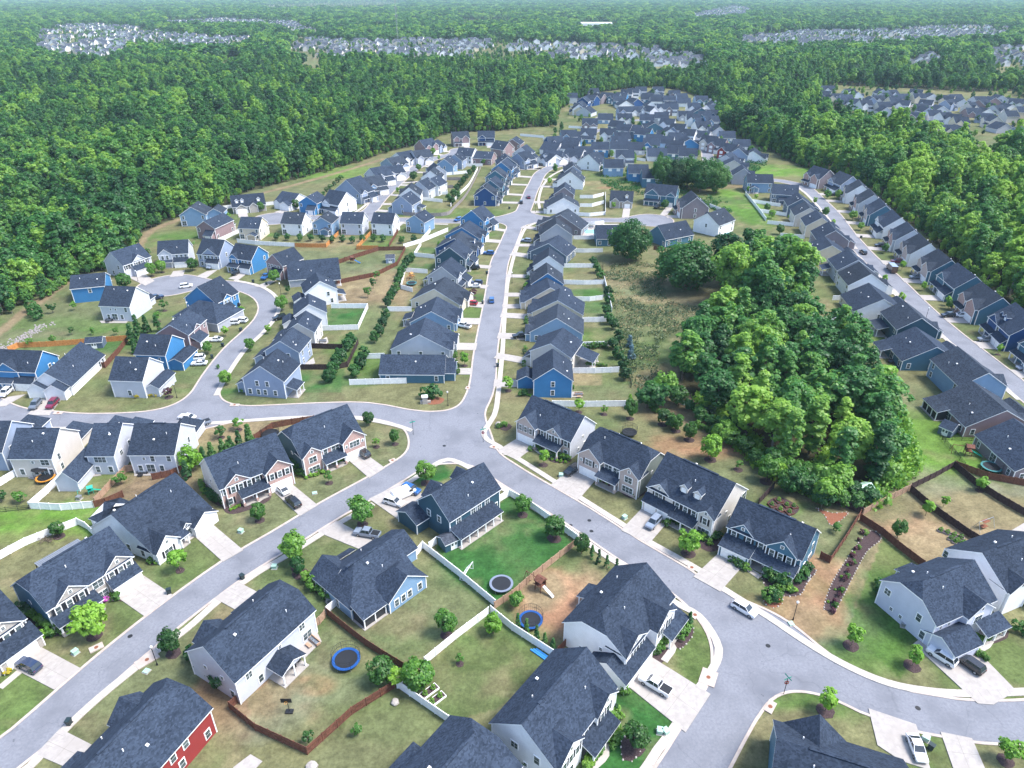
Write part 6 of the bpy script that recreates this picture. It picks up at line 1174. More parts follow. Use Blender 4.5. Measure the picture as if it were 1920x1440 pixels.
def woods():
    r = np.random.default_rng(5); XS = []; YS = []; SC = []
    bands = [(150, 700, 7.2), (700, 1100, 8.0), (1100, 1700, 10), (1700, 2700, 14), (2700, 4500, 21), (4500, 9500, 36)]
    for y0, y1, sp in bands:
        ys = np.arange(y0, y1, sp*.87); 
        for j, y in enumerate(ys):
            half = .80*y+30; xs = np.arange(-half, half, sp)+(j % 2)*sp/2; X = xs+r.uniform(-.36, .36, xs.shape)*sp; Y = y+r.uniform(-.36, .36, xs.shape)*sp
            XS.append(X); YS.append(Y); SC.append(np.full(X.shape, sp))
    X = np.concatenate(XS); Y = np.concatenate(YS); S_ = np.concatenate(SC)
    ok = ~inpoly(X, Y, OPEN)
    for cw in CLEARW: ok &= ~inpoly(X, Y, cw)
    d = seg_dist(X, Y, W2(EDGE)); ok &= d > 3.5
    X, Y, S_ = X[ok], Y[ok], S_[ok]
    ex = np.array([(e[0], e[1]) for e in edge_pts]+LEFT+FEWT); X = np.r_[X, ex[:, 0]]; Y = np.r_[Y, ex[:, 1]]; S_ = np.r_[S_, np.r_[np.full(len(ex)-len(FEWT), 7.2), np.full(len(FEWT), 3.0)]]; n = len(X)
    base = np.where(S_ < 4, np.where(Y > 760, .48, .32), np.where(S_ < 9, .86, np.where(S_ < 12, 1.0, np.where(S_ < 16, 1.25, np.where(S_ < 25, 1.75, 2.7)))))
    big = fbm(X, Y, 60, 12); sc_ = base*(.55+.9*big)*r.uniform(.62, 1.35, n); zs = np.where(S_ > 12, sc_/base*1.0*(1+.12*(base-1)), sc_)
    lo = 1-.0*X
    rel = bpy.data.meshes.new('woodland'); rel.vertices.add(n); z0 = np.where(Y > 9000, 0, 0)-np.where(S_ > 30, 4.0, 0); rel.vertices.foreach_set('co', np.stack([X, Y, z0*1.0], 1).ravel().astype(np.float32))
    def at(nm, ty, arr): a = rel.attributes.new(nm, ty, 'POINT'); a.data.foreach_set('vector' if ty == 'FLOAT_VECTOR' else 'value', arr.ravel())
    at('scl', 'FLOAT_VECTOR', np.stack([sc_, sc_, zs*.95], 1).astype(np.float32)); at('rot', 'FLOAT_VECTOR', np.stack([X*0, X*0, r.uniform(0, 6.28, n)], 1).astype(np.float32))
    edge = fbm(X, Y, 40, 20); kind = np.where(r.random(n) < np.clip((edge-.5)*3, .04, .5), 1, 0); kk = np.where(kind == 1, 6+r.integers(0, 2, n), r.integers(0, 6, n)); kk = np.where((Y > 1100), 8+r.integers(0, 3, n), kk)
    ne = len(ex); kk[n-ne:n-ne+len(edge_pts)] = r.choice([1, 3, 5], len(edge_pts)); kk[n-len(FEWT):] = r.choice([1, 3, 5], len(FEWT)); at('knd', 'INT', kk.astype(np.int32))
    o = bpy.data.objects.new('woodland', rel); col.objects.link(o); tag(o, 'dense green woodland stretching to the horizon around the estates', 'woods', kind='stuff')
    pc = bpy.data.collections.new('woodland_kinds'); 
    protos = TP['w'][:6]+TP['v'][:2]; L = []
    for i, p in enumerate(protos):
        bm = bmesh.new(); t = p.parts[0][1]; c = p.parts[1][1]; bm.from_mesh(c); bm.faces.ensure_lookup_table(); nc = len(bm.faces); bm.from_mesh(t)
        for k, f in enumerate(bm.faces): f.material_index = 0 if k < nc else 1
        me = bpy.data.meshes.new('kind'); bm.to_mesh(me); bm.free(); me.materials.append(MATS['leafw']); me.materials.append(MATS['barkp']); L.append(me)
    for i in range(3):
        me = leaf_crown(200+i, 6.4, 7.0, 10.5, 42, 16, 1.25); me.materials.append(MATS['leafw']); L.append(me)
    for i, me in enumerate(L): q = bpy.data.objects.new('k%02d' % i, me); pc.objects.link(q)
    ng = bpy.data.node_groups.new('woodland', 'GeometryNodeTree'); ng.interface.new_socket('Geometry', in_out='INPUT', socket_type='NodeSocketGeometry'); ng.interface.new_socket('Geometry', in_out='OUTPUT', socket_type='NodeSocketGeometry')
    gi = ng.nodes.new('NodeGroupInput'); go = ng.nodes.new('NodeGroupOutput'); mp = ng.nodes.new('GeometryNodeMeshToPoints'); ip = ng.nodes.new('GeometryNodeInstanceOnPoints'); ci = ng.nodes.new('GeometryNodeCollectionInfo')
    ci.inputs['Collection'].default_value = pc; ci.inputs['Separate Children'].default_value = True; ci.inputs['Reset Children'].default_value = True; ip.inputs['Pick Instance'].default_value = True
    def na(nm, ty): a = ng.nodes.new('GeometryNodeInputNamedAttribute'); a.data_type = ty; a.inputs['Name'].default_value = nm; return a.outputs['Attribute']
    l = ng.links; l.new(gi.outputs[0], mp.inputs[0]); l.new(mp.outputs[0], ip.inputs['Points']); l.new(ci.outputs[0], ip.inputs['Instance']); l.new(na('knd', 'INT'), ip.inputs['Instance Index']); l.new(na('scl', 'FLOAT_VECTOR'), ip.inputs['Scale']); l.new(na('rot', 'FLOAT_VECTOR'), ip.inputs['Rotation']); l.new(ip.outputs[0], go.inputs[0])
    md = o.modifiers.new('trees', 'NODES'); md.node_group = ng; print('woodland points', n)
woods()
# ------------------------------------------------------------------ fences
FMAT = dict(w='vinyl', b='wood', l='woodl', o='woodo', k='woodd', g='woodg')
FNAME = dict(w='white vinyl fence', b='red-brown board fence', l='tan board fence', o='orange board fence', k='near-black board fence', g='grey board fence', r='thin black rail fence')
POSTME = {}
def post_mesh(k, h):
    if (k, h) not in POSTME: m = MB(); r = .09 if k != 'r' else .04; m.box(-r, r, -r, r, 0, h+.12); POSTME[(k, h)] = mesh_only(m, 'post', FMAT.get(k, 'black'))
    return POSTME[(k, h)]
def fence(k, pts, where, h=1.8, posts=True, sm=False):
    P = W2(pts); P = smooth(P, 3.0) if sm else P; m = MB(); spots = []
    for a, b in zip(P[:-1], P[1:]):
        L = np.hypot(*(b-a)); n = max(1, round(L/2.5)); d = (b-a)/L; nn = np.array([-d[1], d[0]])
        for i in range(n):
            p = a+(b-a)*i/n; q = a+(b-a)*(i+1)/n; spots.append(p)
            def bx(p, q, z0, z1, t):
                c = [p-nn*t, q-nn*t, q+nn*t, p+nn*t]; lo = [(*x, z0) for x in c]; hi = [(*x, z1) for x in c]
                m.P(hi)
                for j in range(4): m.P([lo[j], lo[(j+1) % 4], hi[(j+1) % 4], hi[j]])
            if k == 'r':
                for zz in (.2, .65, 1.1): bx(p, q, zz, zz+.06, .02)
                for j in range(12): u = p+(q-p)*j/12; bx(u, u+(q-p)*.012, .1, 1.2, .012)
            elif k == 'w': bx(p, q, .05, h, .03); bx(p, q, h-.02, h+.06, .06)
            else:
                nb = 8
                for j in range(nb): u = p+(q-p)*(j+.03)/nb; v_ = p+(q-p)*(j+.97)/nb; bx(u, v_, .03, h+((j*7+i*3) % 5)*.012, .025)
                bx(p+nn*.05, q+nn*.05, h*.25, h*.25+.1, .025); bx(p+nn*.05, q+nn*.05, h*.8, h*.8+.1, .025)
        
    spots.append(P[-1])
    r = empty('fence', (P[0][0], P[0][1], 0)); tag(r, FNAME[k]+' '+where, 'fence', 'fences round the back gardens')
    o = m.build('fence_panel' if k != 'r' else 'fence_rail', FMAT.get(k, 'black'), r); o.location = (-P[0][0], -P[0][1], 0)
    if posts:
        for s in spots[:100]: o = bpy.data.objects.new('post', post_mesh(k, h if k != 'r' else 1.2)); col.objects.link(o); o.parent = r; o.location = (s[0]-P[0][0], s[1]-P[0][1], 0)
fence('w', [(777,1047),(793,1028),(862,1082),(929,1138)], 'from light blue ranch down to the meeting of four gardens')
fence('w', [(805,1030),(818,1020)], 'short piece beside the teal shed')
fence('w', [(916,1152),(855,1198),(797,1246)], 'running southwest between two lawns')
fence('w', [(920,1149),(960,1182),(1037,1232)], 'beside the small cypresses and white corner house')
fence('w', [(935,942),(955,930),(992,950),(1082,1015)], 'along the sloping street behind the green lawn', sm=False)
fence('b', [(612,1152),(685,1210),(745,1248),(768,1262)], 'curving behind light grey house', sm=True)
fence('l', [(587,1178),(600,1170),(610,1158)], 'short step beside light grey house')
fence('w', [(612,1152),(632,1135)], 'short piece beside the light blue ranch')
fence('b', [(740,1290),(660,1340),(577,1415),(530,1393),(480,1370),(432,1330),(460,1305)], 'round the worn lawn with blue trampoline')
fence('w', [(745,1290),(767,1268)], 'short corner behind the twin yellow-green trees')
fence('w', [(747,1290),(790,1320),(842,1356)], 'beside the raised vegetable beds')
fence('l', [(927,1142),(960,1120),(1000,1085),(1080,1022)], 'between green lawn and clay play yard')
fence('b', [(1046,1226),(1078,1194)], 'short piece against white corner house')
fence('k', [(1422,946),(1450,916)], 'short piece beside blue house with shake gable')
fence('k', [(1498,912),(1540,928),(1562,942),(1615,964)], 'below the middle wood')
fence('l', [(1617,966),(1660,942),(1705,920)], 'under the wood, joining two dark ones')
fence('k', [(1707,918),(1752,896),(1787,876)], 'at top of the sloping east garden')
fence('k', [(1787,876),(1827,910),(1870,938),(1925,970)], 'down east side of the dry upper garden')
fence('b', [(1790,876),(1850,898),(1925,912)], 'reddish run along the uppermost garden')
fence('k', [(1706,922),(1750,960),(1815,1006),(1885,1046)], 'between dry upper garden and raised beds')
fence('b', [(1612,976),(1652,1002),(1680,1026),(1730,1064)], 'curving above the long mulch bed', sm=True)
fence('b', [(1612,968),(1585,1012),(1555,1056),(1537,1047)], 'behind blue house with shake gable')
fence('r', [(1762,820),(1790,852),(1808,875)], 'beside the grey shed'); fence('r', [(1766,825),(1858,828)], 'between two east gardens')
fence('w', [(-10,918),(32,892)], 'short piece west of beige house'); fence('w', [(57,954),(90,925),(122,894)], 'rising beside beige house with trampoline')
fence('w', [(57,954),(115,957),(177,952)], 'along foot of the two garden-row lawns'); fence('l', [(180,945),(210,912),(237,885),(255,882)], 'between arched-window house and lounge-set house')
fence('b', [(177,952),(200,946),(232,932)], 'short brown run above the white ranch'); fence('r', [(-10,962),(57,955)], 'at the far west garden'); fence('b', [(287,900),(322,893),(342,884)], 'behind the lounge-set house')
fence('w', [(-10,1055),(50,1022),(100,1002),(147,984),(176,1004)], 'along the bright grass strip above blue house', sm=True)
fence('b', [(478,826),(512,803),(548,796),(590,790)], 'behind the navy brick-front corner house')
fence('o', [(17,660),(35,652),(90,650),(155,645),(200,641),(240,638)], 'below the stony drain in the west'); fence('b', [(240,640),(225,660),(198,690),(184,688)], 'beside the long white house')
fence('w', [(480,459),(515,461),(553,463)], 'behind white cul-de-sac house'); fence('o', [(553,463),(585,464),(612,464),(635,440)], 'bent behind light blue cul-de-sac house')
fence('o', [(709,468),(669,468),(697,438)], 'round a dark green garden'); fence('b', [(730,463),(747,435)], 'beside the white cul-de-sac house', 1.8, False)
fence('w', [(757,465),(790,455),(840,434)], 'joining street to garden row behind ranches'); fence('w', [(790,455),(807,435)], 'short spur by light blue house', 1.8, False)
fence('b', [(620,500),(665,484),(710,470),(760,413+56),(745,498),(705,518),(632,533),(627,524)], 'round the garden with blue play set', sm=False)
fence('w', [(605,620),(672,618),(690,578),(622,578)], 'round the small bright lawn'); fence('k', [(580,653),(642,655)], 'behind beige loop house'); fence('k', [(555,693),(630,693),(652,688),(672,645)], 'behind lavender loop house')
fence('w', [(656,722),(762,719)], 'in front of first ranch on central street', 1.8)
fence('w', [(815,485),(777,481),(790,460)], 'behind teal house on west side', 1.8, False); fence('w', [(802,513),(760,510),(752,542),(774,548)], 'round the yard with a round trampoline', 1.8, False)
fence('w', [(727,584),(772,584)], 'behind light blue ranch', 1.8, False); fence('w', [(687,673),(722,672)], 'behind pale ranch', 1.8, False)
for i, (a, b, c) in enumerate([((1087,372),(1112,372),(1132,367)),((1087,388),(1110,388),(1132,382)),((1069,404),(1105,406),(1135,403)),((1095,422),(1115,422),(1132,420)),((1075,449),(1105,449),(1132,447)),((1056,473),(1095,474),(1130,473)),((1057,502),(1085,502),(1117,502)),((1057,533),(1095,534),(1131,533)),((1077,565),(1105,565),(1130,562)),((1092,604),(1115,604),(1140,603)),((1085,651),(1120,650),(1150,649)),((1072,700),(1115,700),(1160,698))]):
    fence('w', [a, b, c], 'dividing east-side gardens, %s from the crossroads' % nth(i+1), 1.8, i > 5)
fence('w', [(1132,524),(1140,555),(1147,585)], 'running along the meadow'); fence('r', [(1130,498),(1131,520)], 'short piece north on the meadow'); fence('r', [(1160,640),(1170,680),(1184,725)], 'running along the meadow beside trees')
fence('w', [(1135,366),(1135,404)], 'closing the gardens near the crossroads', 1.8, False); fence('w', [(1132,422),(1131,447)], 'closing the pool garden', 1.8, False); fence('w', [(1035,762),(1100,763),(1172,762)], 'behind beige brick house by junction')
for i, (a, b) in enumerate([((1410,380),(1463,388)),((1423,398),(1477,406)),((1438,420),(1492,425)),((1462,444),(1508,448)),((1463,466),(1507,471)),((1557,602),(1605,603)),((1560,563),(1582,563))]): fence('w', [a, b], 'between gardens west of the long street, %s from north' % nth(i+1), 1.8, False)
fence('w', [(1397,365),(1422,396),(1436,415)], 'bounding the bright grass bank', 1.8, False); fence('w', [(1330,388),(1350,396),(1363,408)], 'behind houses of the oak cul-de-sac', 1.8, False); fence('b', [(1225,468),(1248,471)], 'between the two big oaks', 1.8, False)
fence('g', [(756,404),(800,406),(838,404),(852,392),(876,365),(902,315)], 'curving behind northwest street gardens', 1.8, False, True); fence('w', [(845,388),(862,366),(880,348),(896,318)], 'beside tree line between north streets', 1.8, False, True)
for i, (a, b) in enumerate([((788,375),(830,380)),((795,353),(850,353)),((800,365),(840,365)),((830,338),(872,338)),((835,329),(880,325)),((890,303),(925,302)),((868,312),(905,312)),((515,384),(495,386)),((402,395),(436,390)),((410,455),(448,437)),((445,455),(480,459)),((475,445),(485,430))]): fence('wgwgwwwwwwww'[i], [a, b], 'piece %s among the north gardens' % nth(i+1), 1.8, False)
for i, (a, b) in enumerate([((1018,262),(1035,263)),((1066,240),(1120,243)),((1065,250),(1085,252)),((1200,245),(1215,248)),((1210,270),(1240,272)),((1205,287),(1235,290)),((1190,262),(1215,262)),((1068,202),(1080,203)),((1067,208),(1085,209)),((1190,300),(1210,303)),((1390,292),(1435,295)),((1330,188),(1345,192)),((975,255),(1020,259)),((940,305),(965,300)),((1250,195),(1262,196)),((1215,258),(1225,260))]): fence('w', [a, b], 'piece %s among the far gardens' % nth(i+1), 1.8, False)
# ------------------------------------------------------------------ vehicles
PAINT = dict(white=(.80,.80,.82), black=(.010,.011,.014), navyblue=(.02,.035,.08), silver=(.20,.24,.31), red=(.33,.015,.03), maroon=(.16,.01,.04), blue=(.02,.10,.30), grey=(.12,.14,.17), brownp=(.07,.035,.02))
for k, c in PAINT.items():
    m = plain(k+'_car_paint', c, .22, .6); m.node_tree.nodes['Principled BSDF'].inputs['Coat Weight'].default_value = .6; MATS['P'+k] = m
MATS['cglass'] = plain('car_glass', (.02,.03,.04), .06, .7); MATS['tail'] = plain('tail_lamp_red', (.4,.01,.01), .3); MATS['lamp'] = plain('headlamp_clear', (.6,.6,.6), .2)
def sect(m, xs, w, z, mi, taper=None):
    """loft: xs list of (x, z_low, z_high, halfwidth)"""
    pass
def car_proto(kind, paint):
    p = Proto({'suv': 'parked_car', 'sedan': 'parked_car', 'pickup': 'pickup_truck', 'van': 'van', 'truck': 'delivery_truck'}[kind]); b = MB(); g = MB(); hw = .93
    L, prof, cab = {'suv': (4.8, [(-2.4,.55,.85),(-2.25,.35,1.0),(-1.2,.30,1.08),(1.9,.30,1.10),(2.32,.38,1.0),(2.4,.55,.85)], [(-1.15,1.08),(-.45,1.68),(1.9,1.70),(2.25,1.10)]),
        'sedan': (4.7, [(-2.35,.5,.72),(-2.2,.32,.82),(-1.1,.28,.95),(1.6,.28,.98),(2.25,.35,.92),(2.35,.5,.8)], [(-1.0,.95),(-.25,1.40),(.95,1.42),(1.75,.98)]),
        'pickup': (5.7, [(-2.85,.6,.95),(-2.7,.42,1.12),(-1.5,.38,1.18),(2.6,.40,1.15),(2.85,.5,1.05),(2.86,.6,1.0)], [(-1.4,1.17),(-.75,1.82),(.75,1.84),(.95,1.16)]),
        'van': (5.8, [(-2.9,.5,.9),(-2.75,.35,1.15),(-2.1,.32,1.3),(2.8,.32,1.3),(2.88,.4,1.2),(2.9,.5,1.1)], [(-2.1,1.3),(-1.3,2.3),(2.8,2.35),(2.86,1.3)]),
        'truck': (7.4, [(-3.7,.6,1.0),(-3.55,.45,1.3),(-2.6,.42,1.45),(-1.9,.42,1.45),(-1.8,.42,1.4),(-1.79,.6,1.3)], [(-2.9,1.4),(-2.5,2.4),(-1.9,2.5),(-1.8,1.4)])}[kind]
    if kind in ('van', 'truck'): hw = 1.02
    n = len(prof); R_ = []
    for i, (x, z0, z1) in enumerate(prof):
        w_ = hw*(.86 if i in (0, n-1) else (.97 if i in (1, n-2) else 1)); zm = (z0+z1)/2
        R_.append([(x,-w_*.94,z0),(x,-w_,zm),(x,-w_*.93,z1),(x,w_*.93,z1),(x,w_,zm),(x,w_*.94,z0)])
    for a, c in zip(R_[:-1], R_[1:]):
        for j in range(6): b.P([a[j], a[(j+1) % 6], c[(j+1) % 6], c[j]][::-1])
    b.P(R_[0]); b.P(R_[-1][::-1])
    (x0,z0),(x1,z1),(x2,z2),(x3,z3) = cab; wi, wt = hw*.90, hw*.76
    base = [(x0,-wi,z0),(x3,-wi,z3),(x3,wi,z3),(x0,wi,z0)]; top = [(x1,-wt,z1),(x2,-wt,z2),(x2,wt,z2),(x1,wt,z1)]
    g.P([base[0], base[1], top[1], top[0]]); g.P([base[1], base[2], top[2], top[1]]); g.P([base[2], base[3], top[3], top[2]]); g.P([base[3], base[0], top[0], top[3]])
    if kind == 'van': g = MB(); [b.P(q) for q in ([base[1], base[2], top[2], top[1]],)]; [b.P(q) for q in ([base[0], base[1], top[1], top[0]], [base[2], base[3], top[3], top[2]])]; g.P([base[3], base[0], top[0], top[3]]); g.box(-1.9,-1.0,-1.0,-.97,1.35,1.9); g.box(-1.9,-1.0,.97,1.0,1.35,1.9)
    b.box(x1+.02, x2-.02, -wt, wt, min(z1,z2)-.01, max(z1,z2)+.05)
    if kind not in ('van', 'truck'):   # pillars
        for sy in (-1, 1):
            for xa, xb, za, zb in ((x0, x1, z0, z1), (x3, x2, z3, z2)): b.bar((xa, sy*wi, za), (xb, sy*wt, zb), .045, n=4)
            xm = (x1+x2)/2; b.bar((xm, sy*wi, (z0+z3)/2), (xm, sy*wt, z1), .04, n=4)
    bi = p.part('body', b, 'P'+paint); p.part('window', g, 'cglass', bi)
    if kind == 'suv' or kind == 'sedan': q = MB(); q.box(-.1, .7, -.4, .4, z1+.05, z1+.065); p.part('sunroof', q, 'cglass', bi)
    if kind == 'pickup': q = MB(); q.box(1.05, 2.75, -.78, .78, 1.02, 1.165, 0); p.part('cargo_bed', q, 'black', bi)
    if kind == 'truck':
        q = MB(); q.box(-1.75, 3.7, -1.15, 1.15, .75, 3.0, 0, 1); q.box(3.0, 3.72, -1.0, 1.0, .45, .75, 0); p.part('cargo_box', q, ['Pbrownp', 'Psilver'])
    wr = .36 if kind != 'sedan' else .33
    for x in (-L*.30, L*.30 if kind != 'truck' else 2.2):
        for sy in (-1, 1):
            q = MB(); q.bar((0, -.12, 0), (0, .12, 0), wr, n=14); wi_ = p.part('wheel', q, 'rubber', -1, (x, sy*(hw-.10), wr)); r = MB(); r.bar((0, .121*sy, 0), (0, .135*sy, 0), wr*.6, n=10); p.part('rim', r, 'metalg', wi_)
    for sy in (-1, 1):
        q = MB(); q.box(-.04, .04, -.17, .17, -.08, .08); p.part('headlight', q, 'lamp', bi, (-L/2+.06 if kind != 'truck' else -3.66, sy*hw*.62, prof[0][2]-.06)); p.part('tail_light', q, 'tail', bi, (L/2-.06, sy*hw*.68, prof[-1][2]-.02))
    return p
CP = {}
def car(kind, paint, a, b, lab):
    if (kind, paint) not in CP: CP[(kind, paint)] = car_proto(kind, paint)
    A = G(*a); B = G(*b); d = B-A; c = (A+B)/2
    nm = {'suv': 'car', 'sedan': 'car', 'pickup': 'pickup', 'van': 'van', 'truck': 'truck'}[kind]
    zc = .155 if road_field(np.array([c.x]), np.array([c.y]))[0] > 0 else .03
    CP[(kind, paint)].place((c.x, c.y, zc), math.atan2(d.y, d.x), 1, lab, nm, 'vehicles parked and driving')    # nose at a
for q in [('suv','navyblue',(38,1244),(76,1262),'dark estate car on driveway of the navy house at west end'),('sedan','white',(518,912),(541,932),'white saloon nearer the garage of cream house'),('suv','black',(540,936),(562,956),'black car at street end of cream house driveway'),
 ('suv','black',(671,846),(692,862),'black car on driveway of navy brick-front corner house'),('van','white',(773,925),(742,938),'white van between teal corner house and road'),('suv','white',(752,950),(726,942),'white car in front of the white van'),('suv','blue',(780,926),(762,919),'blue estate beside the white van, close to teal house'),
 ('pickup','silver',(672,1002),(706,1008),'silver pickup on curved driveway of light blue ranch'),('suv','black',(1062,893),(1083,880),'black car beside brown brick and shake house'),('suv','silver',(1212,998),(1238,971),'silver-blue car on driveway of grey house with two dormers'),
 ('suv','white',(1412,1156),(1378,1136),'white car parked at the kerb of the sloping street'),('pickup','white',(1202,1274),(1254,1305),'white pickup with dark bed on driveway of white corner house'),('suv','white',(1742,1222),(1786,1250),'white sports car on narrow strip beside lavender-grey house'),
 ('suv','black',(1793,1234),(1838,1266),'black car beside the white one by lavender-grey house'),('sedan','white',(1725,1428),(1709,1388),'white car near the bottom edge beside dark green-sided house'),
 ('suv','white',(3,748),(22,732),'white estate at the far west driveway'),('suv','grey',(60,772),(76,754),'grey people carrier on pale driveway in the west'),('suv','maroon',(92,770),(108,753),'maroon car beside the long white house'),
 ('sedan','white',(340,784),(363,787),'white car on road behind the garden row'),('pickup','silver',(366,802),(384,796),'silver pickup beside garden-row end house'),
 ('suv','white',(357,538),(342,540),'white car in the turning circle'),('pickup','navyblue',(301,560),(284,564),'dark pickup beside white and grey house'),('suv','silver',(391,506),(402,500),'silver car before pale grey centre-gabled house'),('suv','black',(438,518),(449,511),'black car before vivid blue house'),('pickup','blue',(492,527),(506,517),'blue pickup before brick house with lilac gable'),
 ('suv','black',(431,577),(447,576),'black car below bright blue house at bend'),('suv','white',(426,609),(447,608),'white van-like car outside grey hip-roofed house'),('suv','white',(444,604),(460,605),'small white car nearest the loop road'),('sedan','white',(391,640),(418,640),'white car outside mauve house on loop'),('suv','white',(357,676),(384,674),'upper white car outside blue loop house'),('sedan','white',(361,685),(388,684),'lower white car outside blue loop house'),
 ('suv','black',(516,601),(534,597),'black car beside beige loop house'),('suv','blue',(907,477),(926,478),'blue car outside dark teal house'),('suv','black',(883,506),(895,505),'small black car outside grey house'),('suv','navyblue',(885,533),(903,534),'dark blue car beside a white one on west driveway'),('sedan','white',(880,539),(901,539),'white car beside dark blue one on west driveway'),
 ('suv','red',(873,571),(894,573),'bright red car on driveway below purple tree'),('suv','blue',(922,560),(922,571),'blue car driving down the central street'),('pickup','white',(857,611),(881,617),'white pickup on ranch driveway'),('pickup','black',(963,635),(990,632),'black pickup on east driveway'),
 ('suv','silver',(978,453),(996,455),'silver car on east driveway near crossroads'),('suv','black',(977,378),(977,384),'black car driving at the crossroads'),('suv','maroon',(990,369),(992,374),'maroon car driving north of crossroads'),('suv','silver',(682,371),(697,370),'silver car on northwest driveway'),('suv','white',(716,346),(728,346),'white car on northwest driveway'),
 ('suv','black',(1227,393),(1236,388),'black car under young tree on oak cul-de-sac'),('truck','brownp',(1663,500),(1678,516),'brown delivery truck driving down the long street'),('suv','black',(1614,472),(1622,479),'black car driving up the long street'),('suv','black',(1642,463),(1657,463),'black car on east-row driveway'),
 ('suv','maroon',(1673,493),(1688,493),'plum-coloured car on east-row driveway'),('suv','grey',(1707,523),(1725,523),'grey car on east-row driveway'),('suv','black',(1765,595),(1788,594),'black car beside white one on east-row driveway'),('suv','white',(1790,594),(1811,595),'white car close to brick garage on east row'),('suv','grey',(1834,640),(1858,640),'grey car outside navy dormered house'),('suv','silver',(1909,694),(1930,693),'silver car at the far east driveway'),
 ('suv','black',(1561,367),(1568,367),'black car at north end of east row'),('suv','black',(930,291),(940,292),'black car at northwest circle'),('suv','black',(1005,310),(1017,312),'dark car at north bend'),('suv','blue',(856,415),(862,413),'dark blue car on the cross street'),('suv','red',(906,271),(910,273),'red car on northern driveway')]: car(*q)
# ------------------------------------------------------------------ garden and street things
def P1(name): return Proto(name)
def trampoline(px, py, r, ringm, lab, net=True):
    g = G(px, py); p = Proto('trampoline'); m = MB(); m.cyl((0,0,.84), r*.82, .03, n=28); p.part('mat', m, 'black'); q = MB(); q.ring((0,0,.82), r*.80, r, .09, n=28); p.part('pad', q, ringm)
    for i in range(6):
        a = i*math.pi/3; q = MB(); q.bar((0,0,0), (0,0,.84), .035, n=5); p.part('leg', q, 'metalg', -1, (r*.93*math.cos(a), r*.93*math.sin(a), 0))
        if net: q = MB(); q.bar((0,0,.9), (0,0,2.6), .03, n=5); p.part('net_pole', q, 'black', -1, (r*math.cos(a), r*math.sin(a), 0))
    if net:
        q = MB(); n = 24
        for zz in (2.55, 1.7): q.ring((0,0,zz), r*.985, r, .04, n=n)
        for i in range(36): a = i*math.pi/18; q.box(r*math.cos(a)-.008, r*math.cos(a)+.008, r*math.sin(a)-.008, r*math.sin(a)+.008, .95, 2.55)
        p.part('net', q, 'black')
    p.place((g.x, g.y, 0), 0, 1, lab, 'trampoline', 'trampolines')
for k, c in dict(rblue=(.008,.07,.26), rgrey=(.16,.19,.25), rorange=(.6,.25,.03), rteal=(.05,.2,.2), toyg=(.02,.35,.25), toyb=(.03,.2,.5)).items(): MATS[k] = plain(k+'_vinyl', c, .5)
trampoline(940, 1100, 2.3, 'rgrey', 'round trampoline with grey rim on the bright green lawn', False); trampoline(995, 1168, 2.2, 'rblue', 'netted trampoline with bright blue rim by small cypresses'); trampoline(650, 1242, 2.4, 'rblue', 'blue-rimmed trampoline on the worn lawn inside brown fence')
trampoline(87, 900, 2.1, 'rorange', 'orange-rimmed trampoline behind beige house'); trampoline(1857, 880, 2.3, 'rteal', 'netted trampoline in the gardens against east edge'); trampoline(1180, 815, 1.9, 'black', 'netted dark trampoline behind brown brick and shake house'); trampoline(508, 818, 2.2, 'black', 'black trampoline behind navy brick-front house'); trampoline(772, 534, 2.0, 'rteal', 'small round trampoline in white-fenced ranch yard')
def umbrella():
    g = G(81, 892); p = Proto('umbrella'); m = MB(); m.bar((0,0,0),(0,0,2.6),.04,n=6); p.part('pole', m, 'metalg'); q = MB(); q.cyl((0,0,2.3), 2.0, .55, n=8, r2=.05); p.part('canopy', q, 'black'); p.place(g, 0, 1, 'large black garden umbrella beside orange-rimmed trampoline', 'umbrella')
umbrella()
def lamp(px, py, lab):
    g = G(px, py); p = Proto('street_lamp'); m = MB(); m.cyl((0,0,0), .16, .5, n=8, r2=.10); m.bar((0,0,.4),(0,0,3.9), .06, n=8); b = p.part('post', m, 'black'); q = MB(); q.cyl((0,0,3.9), .12, .16, n=10, r2=.2); q.cyl((0,0,4.06), .22, .22, n=10, r2=.25); q.cyl((0,0,4.28), .25, .2, n=10, r2=.06); p.part('lamp_globe', q, 'lamp')
    p.place(g, 0, 1.05, lab, 'street lamp', 'street lamps')
for q in [(295,1247,'black street lamp beside the manholed pavement slab'),(1487,1162,'street lamp with white globe on the bare verge of sloping street'),(840,761,'street lamp beside the stone entrance sign'),(332,746,'street lamp at the fork of west road'),(960,531,'street lamp on east pavement of central street'),(259,528,'street lamp at the turning circle'),(527,552,'street lamp on outside of loop bend'),(1735,600,'street lamp on the long east street'),(447,407,'street lamp in north cul-de-sac'),(735,340,'street lamp on northwest street'),(1004,398,'street lamp at the crossroads corner')]: lamp(*q)
